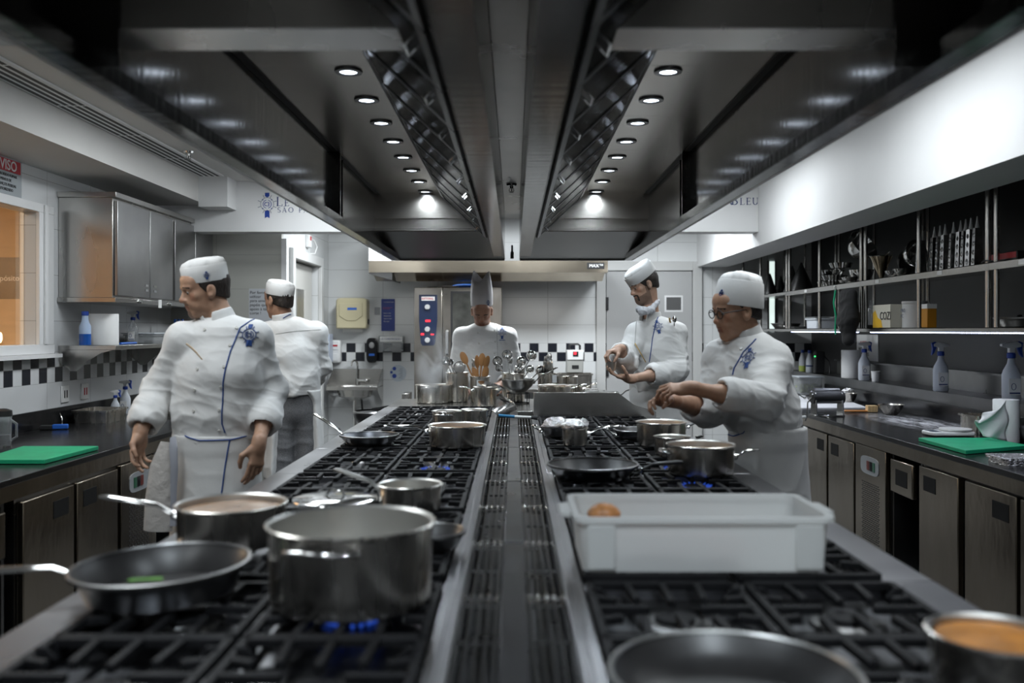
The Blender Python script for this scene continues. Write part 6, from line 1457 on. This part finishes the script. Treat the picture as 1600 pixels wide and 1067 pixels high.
# on the wall shelf
zs = 1.401
o = empty('squeeze_bottle', 'bottle of blue liquid with dark blue cap beside the paper roll on the wall shelf', 'bottle', (-2.80, onx(133, 541, -2.80).y, zs))
MB().lathe([(.001, 0), (.034, 0), (.036, .005), (.036, .125), (.022, .16), (.018, .20), (.001, .20)], 24).build('bottle', mat('milky_plastic', (.35, .45, .62), .3), o); MB().lathe([(.0365, .003), (.0368, .003), (.0368, .075), (.0365, .075)], 24, caps=False).build('liquid', mat('blue_liquid', (.01, .08, .35), .2), o); MB().lathe([(.020, .195), (.022, .197), (.022, .222), (.001, .224)], 18).build('cap', blue, o)
def roll(name, label, loc, r, h, rz=0):
    o = empty(name, label, 'paper roll', loc, rz); MB().lathe([(.02, 0), (r, 0), (r + .001, .004), (r + .001, h - .004), (r, h), (.02, h), (.02, 0)], 40, caps=False).build('paper', paper, o); return o
roll('paper_roll', 'large white paper roll on the wall shelf', (-2.78, onx(161, 541, -2.78).y, zs), .098, .21)
o = empty('marker_pens', 'blue and pink pens lying on the wall shelf', 'pen', (-2.72, 6.42, zs + .008)); MB().tube([(0, -.14, 0), (0, .12, 0)], .008, 8).build('barrel', blue_pl, o); o.name = 'marker_pen'; o['label'] = 'blue pen lying on the wall shelf before the clear box'
o = empty('clear_box', 'clear lidded plastic box on the wall shelf', 'box', (-2.8, 6.95, zs)); tub('body', clear_pl, o, .12, .18, .07, .02, .92, .002); MB().box(-.125, .125, -.185, .185, .071, .08).build('lid', frost_pl, o, bevel=.003)
spray('empty spray bottle standing on the wall shelf', (-2.8, 6.68, zs), .24, False, m_=clear_pl)
o = box('shelf_tray', steel_dark, -2.93, -2.66, 7.2, 7.75, zs, zs + .02); tag(o, 'dark flat tray at the far end of the wall shelf', 'tray')
# knife block behind first cook's shoulder
o = empty('knife_rack', 'dark knife holder with blue handles behind the walking cook', 'knife rack', (-2.78, 7.55, zs + .021)); MB().box(-.06, .06, -.05, .05, 0, .10).build('block', rubber, o, bevel=.004)
for k in range(3): MB().box(-.04 + .03 * k, -.022 + .03 * k, -.02, .0, .10, .17).build('handle', blue_pl, o, bevel=.003)

# ------------------------------------------------------------------ shelf side counter
def rc(px, py, dx=0): p = onz(px, py, ZW); return p
o = empty('kitchen_scale', 'white digital kitchen scale with round platform by the green board', 'scale', tuple(onz(1480, 680, ZW)), R(5)); 
MB().prism([(-.13, -.05), (-.11, -.075), (-.05, -.075), (-.02, -.085), (.12, -.085), (.14, -.05), (.14, .05), (.12, .085), (-.02, .085), (-.05, .075), (-.11, .075), (-.13, .05)], 2, .004, .026).build('body', white_pl, o, bevel=.006)
MB().lathe([(.001, .028), (.085, .028), (.09, .034), (.09, .040), (.001, .042)], 36, c=(.05, 0, 0)).build('platform', white_pl, o); MB().box(-.115, -.06, -.045, .045, .026, .0275).build('display', mat('lcd_dark', (.06, .08, .12), .2), o)
# paper towel roll with a loose sheet
p = onz(1572, 690, ZW); o = roll('paper_roll', 'white paper towel roll with a loose twisted sheet on the counter', tuple(p), .066, .235)
sh_ = MB(); V = []; n1, n2 = 12, 14
for i in range(n1 + 1):
    for j in range(n2 + 1):
        u, v = i / n1, j / n2; V.append((-.03 - .20 * u * (1 - .25 * abs(v - .45) * 2) - .01 * math.sin(v * 9 + u * 4), -.066 - .04 * u + .016 * math.sin(u * 7 + v * 8) * u, .012 + (.23 - .03 * u - .02 * math.sin(u * 3)) * v * (1 - .35 * u * (1 if v > .5 else .2)) + .03 * u))
F2 = [(i * (n2 + 1) + j, (i + 1) * (n2 + 1) + j, (i + 1) * (n2 + 1) + j + 1, i * (n2 + 1) + j + 1) for i in range(n1) for j in range(n2)]
q = sh_.add(V, F2).build('loose_sheet', paper, o, smooth=60); q.modifiers.new('s', 'SOLIDIFY').thickness = .001
# bowls and trays
def bowl(label, x, y, z, r, h, m_=None, fill=None, name='mixing_bowl', group=None):
    o = empty(name, label, 'bowl', (x, y, z), group=group); MB().lathe([(.001, 0), (r * .45, 0), (r * .6, h * .15), (r * .9, h * .65), (r, h), (r + .004, h + .001), (r - .002, h + .002), (r * .87, h * .66), (r * .56, h * .18), (.001, .006)], 40).build('body', m_ or pot_steel, o, smooth=50)
    if fill: MB().lathe([(.001, h * .56), (r * .82, h * .55)], 32, caps=False).build('contents', fill, o)
    return o
def place(px, py): p = onz(px, py, ZW); return p.x, p.y, ZW
bowl('steel mixing bowl beside the wooden brush', *place(1392, 648), .088, .075, fill=steel_dark)
bowl('steel bowl with a cloth near the foil', *place(1352, 628), .10, .07); bowl('steel bowl at the wall behind the wooden brush', *place(1384, 628), .10, .065)
bowl('dark bowl with green contents at the outer end of the counter', *place(1603, 690), .075, .08, m_=steel_dark, fill=mat('green_fill', (.02, .25, .12), .5))
o = bowl('small deep steel pot with foil scraps', *place(1325, 630), .075, .085); crumple('foil_scraps', foil, (0, 0, .10), .05, .04, .028, o, 14)
gn_pan('open steel container between scale and paper roll', onz(1535, 672, ZW).x - .07, onz(1535, 676, ZW).y, ZW, .10, .12, .11)
o = gn_pan('shallow foil tray at the front edge of the counter', onz(1586, 724, ZW).x, onz(1586, 724, ZW).y, ZW, .10, .09, .035, m_=foil)
# wooden pastry brush
o = empty('pastry_brush', 'orange wooden handled pastry brush on the floured counter', 'brush', tuple(onz(1352, 644, ZW) + V3(0, 0, .002)), R(-2)); MB().box(-.16, .04, -.022, .022, 0, .014).build('grip', mat('orange_wood', (.50, .20, .05), .5), o, bevel=.005); MB().box(.01, .085, -.03, .03, .0, .05).build('bristles', mat('bristle_tan', (.58, .40, .20), .9, noise=(150, .3), stretch=(1, 1, .1)), o, bevel=.004)
# white cloth / floured board
o = MB().prism([(onz(a, b_, ZW).x, onz(a, b_, ZW).y) for a, b_ in ((1232, 640), (1356, 639), (1325, 628), (1250, 619))], 2, ZW + .001, ZW + .012).build('floured_board', mat('floured_white', (.62, .62, .64), .7, noise=(20, .1)), fix=True); tag(o, 'white floured board under the pasta machine', 'board')
flm_ = bpy.data.materials.new('flour'); flm_.use_nodes = True; nt = flm_.node_tree; b = nt.nodes['Principled BSDF']; b.inputs['Base Color'].default_value = (.75, .75, .78, 1); b.inputs['Roughness'].default_value = .9
tc = nd(nt, 'ShaderNodeTexCoord'); mp = nd(nt, 'ShaderNodeMapping'); mp.inputs['Scale'].default_value = (10, 2.2, 1); nt.links.new(tc.outputs['Object'], mp.inputs[0]); ns = nd(nt, 'ShaderNodeTexNoise'); ns.inputs['Scale'].default_value = 1.6; ns.inputs['Detail'].default_value = 9; ns.inputs['Roughness'].default_value = .72; nt.links.new(mp.outputs[0], ns.inputs['Vector'])
gr = nd(nt, 'ShaderNodeTexGradient', gradient_type='SPHERICAL'); mp2 = nd(nt, 'ShaderNodeMapping'); mp2.inputs['Scale'].default_value = (3.6, 1.25, 1); nt.links.new(tc.outputs['Object'], mp2.inputs[0]); nt.links.new(mp2.outputs[0], gr.inputs[0])
mu = nd(nt, 'ShaderNodeMath', operation='MULTIPLY'); mr = nd(nt, 'ShaderNodeMapRange'); mr.inputs[1].default_value = .40; mr.inputs[2].default_value = .58; nt.links.new(ns.outputs[0], mr.inputs[0]); nt.links.new(mr.outputs[0], mu.inputs[0]); nt.links.new(gr.outputs[0], mu.inputs[1]); nt.links.new(mu.outputs[0], b.inputs['Alpha'])
p = onz(1435, 660, ZW); o = MB().add([(-.27, -.7, 0), (.27, -.7, 0), (.27, .7, 0), (-.27, .7, 0)], [(0, 1, 2, 3)]).build('flour_dusting', flm_, loc=(p.x, p.y, ZW + .0012)); tag(o, 'white flour dusted over the black stone counter', 'flour', kind='stuff')
# pasta machine clamped to the counter
pm = empty('pasta_machine', 'chrome pasta machine with crank clamped at the floured counter edge', 'pasta machine', tuple(onz(1294, 650, ZW)), R(4))
MB().box(-.12, .10, -.06, .06, 0, .012).build('base', chrome, pm, bevel=.002)
for x in (-.11, .085): MB().prism([(-.055, .012), (.055, .012), (.035, .17), (-.035, .17)], 0, x, x + .012).build('side_plate', chrome, pm, bevel=.002)
MB().cyl((-.12, 0, .135), (.11, 0, .135), .045, seg=24).build('roller_cover', rubber, pm); MB().cyl((-.10, .02, .18), (.09, .02, .18), .02, seg=16).build('roller', steel_dark, pm); MB().cyl((-.13, 0, .15), (-.118, 0, .15), .03, seg=18).build('dial', chrome, pm)
MB().tube([(-.12, 0, .14), (-.16, -.02, .10), (-.165, -.03, .02), (-.19, -.05, -.03)], .005, 8).build('crank', chrome, pm); MB().cyl((-.19, -.05, -.0), (-.25, -.06, .0), .012, .010, 14).build('crank_grip', white_pl, pm)
MB().tube([(-.05, -.055, .005), (-.05, -.12, .0), (-.05, -.13, -.06), (-.05, -.10, -.085)], .006, 8).tube([(-.08, -.10, -.09), (-.02, -.10, -.09)], .005, 8).build('clamp', chrome, pm)
pn = frypan('flat black pan behind the pasta machine', 0, 0, 0, 0, 160, .1, x=onz(1290, 632, ZW).x, y=onz(1290, 630, ZW).y, r=.12, h=.048, zb=ZW + .013, hm=rubber)
# herb tub, bottles, radio-like black device
o = empty('herb_tub', 'clear plastic tub of green herbs beside the woman cook', 'tub', tuple(onz(1262, 617, ZW))); tub('body', clear_pl, o, .12, .12, .17, .03, .94, .002); MB().box(-.122, .122, -.122, .122, .171, .182).build('lid', frost_pl, o, bevel=.004)
for i in range(9): m = MB(); m.ball((0, 0, 0), (.04, .035, .03), 12, 8); m.v = [tuple(np.array(v) * (1 + .35 * math.sin(60 * v[0] + i) * math.cos(70 * v[2]))) for v in m.v]; m.xf(Matrix.Translation((-.065 + .065 * (i % 3), -.06 + .06 * (i // 3), .05 + .03 * (i % 2)))).build('herb_bunch', mat('herbs_mixed', (.22, .26, .05), .6, noise=(30, .7)), o)
ys = 6.9
def ledge(px, x=2.80): x = x + .25; return (x, F * x / (px - VX), 1.071)
for i, (px, lb, liq) in enumerate(((1254, 'bottle with yellow green liquid and blue cap on the ledge', mat('lime_liquid', (.45, .55, .12), .3)), (1265, 'white bottle with blue print and blue cap on the ledge', None))):
    x_, y_, z_ = ledge(px, 2.76); o = empty('squeeze_bottle', lb, 'bottle', (x_, y_, z_)); MB().lathe([(.001, 0), (.035, 0), (.037, .004), (.037, .12), (.02, .175), (.014, .20), (.001, .20)], 22).build('bottle', frost_pl, o); MB().lathe([(.017, .195), (.018, .20), (.018, .225), (.001, .226)], 14).build('cap', blue, o)
    if liq: MB().lathe([(.0375, .003), (.0378, .003), (.0378, .06), (.0375, .06)], 22, caps=False).build('liquid', liq, o)
    else: MB().lathe([(.0375, .06), (.0378, .06), (.0378, .075), (.0375, .075)], 22, caps=False).build('print', navy_ink, o)
x_, y_, z_ = ledge(1279, 2.78); o = empty('stick_blender', 'black motor unit with green light and cable on the ledge', 'blender', (x_, y_, z_)); MB().prism([(-.045, 0), (.045, 0), (.055, .20), (.05, .22), (-.035, .225), (-.045, .2)], 1, -.04, .04).build('body', rubber, o, bevel=.01); MB().ball((-.05, -.041, .17), .007).build('lamp', greenled, o); MB().tube([(.05, 0, .18), (.10, -.02, .12), (.10, -.04, .02), (.06, -.06, -.08)], .006, 8).build('cord', rubber, o)
x_, y_, z_ = ledge(1330, 2.80); roll('paper_roll', 'white paper roll standing on the steel ledge', (x_, y_, z_), .085, .25)
x_, y_, z_ = ledge(1347, 2.76); spray('spray bottle beside the paper roll on the ledge', (x_, y_ - .05, z_), .33, False)
x_, y_, z_ = ledge(1368, 2.78); o = MB().lathe([(.001, 0), (.027, 0), (.036, .085), (.038, .087), (.034, .087), (.025, .004), (.001, .004)], 24, c=(x_, y_, z_)).build('plastic_cup', white_pl); tag(o, 'white plastic cup on the steel ledge', 'cup')
x_, y_, z_ = ledge(1461, 2.72); spray('spray bottle standing alone mid ledge', (x_ + .04, y_, z_), .345, True)
x_, y_, z_ = ledge(1580, 2.76); spray('spray bottle at the near end of the ledge by the paper towel', (x_, y_, z_), .36, False)
o = box('wall_notice', paper, 3.244, 3.249, 8.1, 8.6, 1.22, 1.46); tag(o, 'pale printed notice on the dark wall behind the paper roll', 'notice'); text('print', 'AVISO', .06, red, (3.243, 8.52, 1.36), (PI / 2, 0, -PI / 2), o)
text('fine_print', 'HIGIENIZE AS\nSUPERFÍCIES', .045, black_ink, (3.243, 8.55, 1.31), (PI / 2, 0, -PI / 2), o)

# ------------------------------------------------------------------ things on the shelves
def sh_at(px, x): return (x, F * x / (px - VX))
ZU, ZL = 1.850, 1.516
grater0 = None
GL_ = ('leaning by the post', 'first after the gap', 'second after the gap', 'third after the gap', 'at mid shelf after a second gap', 'with brassy tip', 'plain sided beside the brassy one', 'turned edge on', 'last before the dark gap')
for i, px in enumerate((1439, 1460, 1469, 1477, 1490, 1501, 1509, 1517, 1527)):
    x_, y_ = sh_at(px, 2.53 + .0 * i); hh = .235
    if grater0 is None:
        o = grater0 = empty('box_grater', 'x', 'grater', (x_, y_, ZU), R(8)); m = MB()
        m.add([(-.026, -.034, 0), (.026, -.034, 0), (.026, .034, 0), (-.026, .034, 0), (-.018, -.024, .17), (.018, -.024, .17), (.018, .024, .17), (-.018, .024, .17)], [(0, 1, 5, 4), (1, 2, 6, 5), (2, 3, 7, 6), (3, 0, 4, 7), (4, 5, 6, 7)])
        for k in range(4):
            z = .025 + k * .038
            m.cyl((-.0215 + z * .05, 0, z), (-.030 + z * .05, 0, z + .005), .017 - z * .03, .009, 10)
        m.build('blades', mat('grater_steel', (.42, .42, .42), .22, 1, noise=(30, .3, .1)), o, smooth=20); MB().lathe([(.020, .17), (.014, .185), (.008, .205), (.005, .222), (.001, .224)], 12, sx=.7).build('handle', mat('grey_grip', (.55, .55, .56), .35), o)
    else: o = copy_tree(grater0); o.location = (x_, y_, ZU); o.rotation_euler = (0, 0, R((i * 37) % 24 - 12))
    o.scale = (1.0, .62, 1.22); o['label'] = 'steel box grater on the upper shelf, ' + GL_[i]; o['group'] = 'box graters on the upper shelf'
def cone(label, px, r, h, z, m_=None, flipc=False, x=2.62):
    x_, y_ = sh_at(px, x); o = empty('conical_sieve', label, 'sieve', (x_, y_, z)); m = MB()
    prof = [(r, 0), (r * .98, .01), (r * .5, h * .55), (.006, h), (.001, h)]
    if flipc: prof = [(.001, 0), (.006, 0), (r * .5, h * .45), (r, h)]
    m.lathe(prof, 32, caps=False).build('basket', m_ or steel_dark, o); a = .007 if not flipc else h
    MB().tube([(r * math.cos(t), r * math.sin(t), a) for t in [2 * PI * k / 28 for k in range(28)]], .005, 6, closed=True).build('rim_ring', chrome if flipc else steel_dark, o)
    MB().tube([(0, -r, a), (0, -r - .08, a + .02)], .006, 8).build('handle', chrome, o); return o
cone('dark conical sieve upturned at the far end of the upper shelf', 1203, .085, .24, ZU, x=2.66); cone('second dark conical sieve from the far end', 1220, .08, .22, ZU, x=2.80)
cone('dark conical sieve beside the third pair of posts', 1238, .09, .27, ZU, x=2.68); cone('widest dark conical sieve before the single post', 1252, .12, .27, ZU, x=2.63)
cone('bright steel funnel shaped sieve tipped on the upper shelf', 1377, .075, .17, ZU, m_=mat('warm_steel', (.60, .50, .36), .22, 1), flipc=True, x=2.58)
for i, (px, r, h, z, lb) in enumerate(((1298, .10, .045, ZU, 'lowest steel mould of the shiny stack on the upper shelf'), (1303, .10, .04, ZU + .05, 'second steel mould of the shiny stack'), (1300, .095, .04, ZU + .095, 'third steel mould of the shiny stack'), (1314, .085, .04, ZU + .14, 'topmost steel mould of the shiny stack'))):
    x_, y_ = sh_at(px, 2.58); o = MB(); n = 24
    prof = [(r * .8, 0), (r, h), (r * .96, h), (r * .78, .004), (.001, .004)]
    V = []; F2 = []
    for rr, z_ in prof: V += [(x_ + rr * (1 + (.06 if k % 2 else 0)) * math.cos(2 * PI * k / 48), y_ + rr * (1 + (.06 if k % 2 else 0)) * math.sin(2 * PI * k / 48), z + z_) for k in range(48)]
    F2 = [(a * 48 + k, a * 48 + (k + 1) % 48, (a + 1) * 48 + (k + 1) % 48, (a + 1) * 48 + k) for a in range(4) for k in range(48)] + [tuple(range(48))]
    o = o.add(V, F2).build('fluted_mould', chrome, smooth=20); tag(o, lb, 'mould', 'fluted steel moulds on the upper shelf')
for i, (px, x, r, h, z, lb) in enumerate(((1322, 2.66, .07, .05, ZU, 'small fluted mould beside the shiny stack'), (1329, 2.52, .065, .045, ZU, 'small steel mould at the front of the upper shelf'), (1410, 2.54, .06, .05, ZU, 'little steel bowl at the shelf front by the graters'), (1395, 2.50, .05, .04, ZU, 'smallest steel bowl next to the funnel sieve'))):
    x_, y_ = sh_at(px, x); bowl(lb, x_, y_, z, r, h, m_=chrome)
for i, (px, x, r, h, z, a, lb) in enumerate(((1334, 2.60, .12, .11, ZU + .18, 55, 'steel bowl tilted on top of the shiny moulds'), (1411, 2.74, .10, .10, ZU + .04, 110, 'dark steel bowl lying on its side by the graters'), (1418, 2.58, .09, .08, ZU + .02, 80, 'small steel bowl on its side next to the post'), (1346, 2.60, .09, .10, ZU, 0, 'steel pot under the tilted bowl'))):
    x_, y_ = sh_at(px, x); o = bowl(lb, x_, y_, z + (r + .022 if a > 60 else .06 if a else 0), r, h, m_=chrome if i != 1 else steel_dark); o.rotation_euler = (R(a), R(15 if a else 0), R(20))
x_, y_ = sh_at(1596, 2.60); o = empty('red_box', 'red and black case on the upper shelf by the frame edge', 'case', (x_, y_, ZU)); MB().box(-.09, .09, -.12, .12, 0, .05).build('body', rubber, o, bevel=.006); MB().box(-.092, -.085, -.115, .115, .015, .045).build('band', red, o)
o = MB().tube([V3(*sh_at(1555, 2.5), ZU + .006) + V3(.0, .10 * math.cos(t), .006 * math.sin(3 * t)) + V3(.05 * math.sin(t), 0, 0) for t in [2 * PI * k / 20 for k in range(20)]], .004, 6, closed=True).build('cable_loop', rubber); tag(o, 'loop of black cable on the upper shelf near the double post', 'cable')
# lower shelf
x_, y_ = sh_at(1284, 2.60); o = empty('clear_box', 'clear plastic food box with lid on the lower shelf', 'box', (x_, y_, ZL)); tub('body', frost_pl, o, .10, .15, .085, .02, .88, .002); MB().box(-.105, .105, -.155, .155, .086, .096).build('lid', clear_pl, o, bevel=.003)
x_, y_ = sh_at(1228, 2.62); frypan('flat black pan on the lower shelf beyond the clear box', 0, 0, 0, 0, 250, .08, x=x_, y=y_, r=.14, h=.048, zb=ZL, hm=rubber)
x_, y_ = sh_at(1255, 2.62); o = box('baking_trays', steel_dark, x_ - .12, x_ + .10, y_ - .13, y_ + .13, ZL, ZL + .018); o.name = 'baking_tray'; tag(o, 'thin steel baking tray between the pan and clear box', 'tray')
x_, y_ = sh_at(1325, 2.35); bag = Field((x_ - .14, y_ - .22, 1.34), (x_ + .10, y_ + .22, 1.88), .008)
bag.slab((x_, y_, 1.76), (x_, y_ + .01, 1.58), (.125, .035), (.145, .05), (0, 1, 0), .04); bag.slab((x_, y_ + .01, 1.58), (x_, y_ - .03, 1.43), (.135, .05), (.07, .035), (0, 1, 0), .04)
V, Fc = bag.mesh(); V = folds(V, normals(V, Fc), .012, 12, (0, .2, 1), 2, 4); br = empty('fabric_bag', 'black fabric bag hanging from the shelf with a green lanyard', 'bag', (x_ - .0, y_, 1.42)); mesh_obj('bag_body', V, Fc, [mat('black_cloth', (.006, .006, .007), .9)], br)
gx, gy = sh_at(1305.5, 2.33); MB().tube([(gx - x_, gy - y_, .37), (gx - x_ - .01, gy - y_ + .01, .28), (gx - x_, gy - y_ - .01, .18), (gx - x_, gy - y_ + .005, .10), (gx - x_ - .004, gy - y_ - .01, .05)], .007, 8).build('lanyard', mat('green_cord', (.0, .30, .14), .6), br); MB().tube([(gx - x_, gy - y_ + .015 * math.cos(t), .385 + .015 * math.sin(t)) for t in [2 * PI * k / 14 for k in range(14)]], .003, 6, closed=True).build('ring', chrome, br)
x_, y_ = sh_at(1398, 2.56); o = empty('yellow_carton', 'yellow and white carton marked COZI on the lower shelf', 'carton', (x_, y_, ZL)); MB().box(-.09, .09, -.145, .145, 0, .155).build('carton', mat('carton_cream', (.55, .53, .45), .6), o, bevel=.002)
MB().prism([(-.02, .002), (.14, .002), (.14, .10), (.10, .12), (.06, .07), (.0, .05)], 0, -.0915, -.0905).build('yellow_print', mat('yellow_ink', (.70, .42, .03), .5), o, smooth=0); text('lettering', 'COZI', .075, black_ink, (-.0925, .02, .055), (PI / 2, 0, -PI / 2), o)
x_, y_ = sh_at(1429, 2.60); o = empty('white_canister', 'white canister with grey print beside the yellow carton', 'canister', (x_, y_, ZL)); MB().lathe([(.001, 0), (.075, 0), (.075, .155), (.078, .157), (.078, .172), (.001, .174)], 28).build('body', mat('off_white', (.5, .5, .5), .5), o); text('lettering', 'PRO\nFC', .035, grey_ink, (-.077, .03, .10), (PI / 2, 0, -PI / 2), o)
x_, y_ = sh_at(1450, 2.62); o = empty('yellow_packet', 'amber coloured packet behind the shelf post', 'packet', (x_, y_, ZL)); MB().box(-.03, .03, -.055, .055, 0, .13).build('packet_body', mat('amber', (.50, .22, .02), .4), o, bevel=.004); MB().box(-.031, .031, -.056, .056, .12, .15).build('fold_top', paper, o, bevel=.002)
x_, y_ = sh_at(1362, 2.60); o = MB().lathe([(.001, 0), (.04, 0), (.042, .10), (.03, .13), (.014, .16), (.014, .20), (.001, .2)], 20, c=(x_, y_, ZL)).build('glass_bottle', clear_pl); tag(o, 'clear glass bottle near the double posts on the lower shelf', 'bottle')
x_, y_ = sh_at(1357, 2.52); o = box('black_pouch', rubber, x_ - .05, x_ + .06, y_ - .11, y_ + .08, ZL, ZL + .022); tag(o, 'flat black pouch in front of the glass bottle', 'pouch')
x_, y_ = sh_at(1592, 2.64); o = frypan('stacked dark shallow pan at the near end of the lower shelf', 0, 0, 0, 0, 60, .08, x=x_, y=y_, r=.12, h=.048, zb=ZL, hm=rubber)
# back bench: vacuum machine, hotel pan
p = at(897, 575, 9.5); o = empty('vacuum_machine', 'white and grey countertop machine with red display on the back bench', 'machine', (p.x, 9.5, 1.06)); MB().prism([(-.085, 0), (.085, 0), (.09, .12), (.085, .13), (-.075, .13), (-.08, .12)], 1, -.12, .12).build('body', mat('machine_grey', (.33, .33, .31), .4), o, bevel=.008)
MB().box(-.08, .09, -.13, .12, .13, .235).build('head', white_pl, o, bevel=.01); MB().box(-.02, .035, -.134, -.129, .17, .22).build('display', rubber, o); MB().box(-.01, .015, -.136, -.133, .19, .215).build('red_light', redled, o)
MB().tube([(-.05, 0, .235), (-.05, 0, .28), (-.03, 0, .295), (.04, 0, .295), (.06, 0, .28), (.06, 0, .235)], .012, 10).build('handle', rubber, o); MB().box(-.03, .04, -.125, -.12, .045, .08).build('badge', rubber, o)
o = gn_pan('grey lidded steel container beneath the vacuum machine', p.x + .0, 9.5, .901, .19, .14, .15)
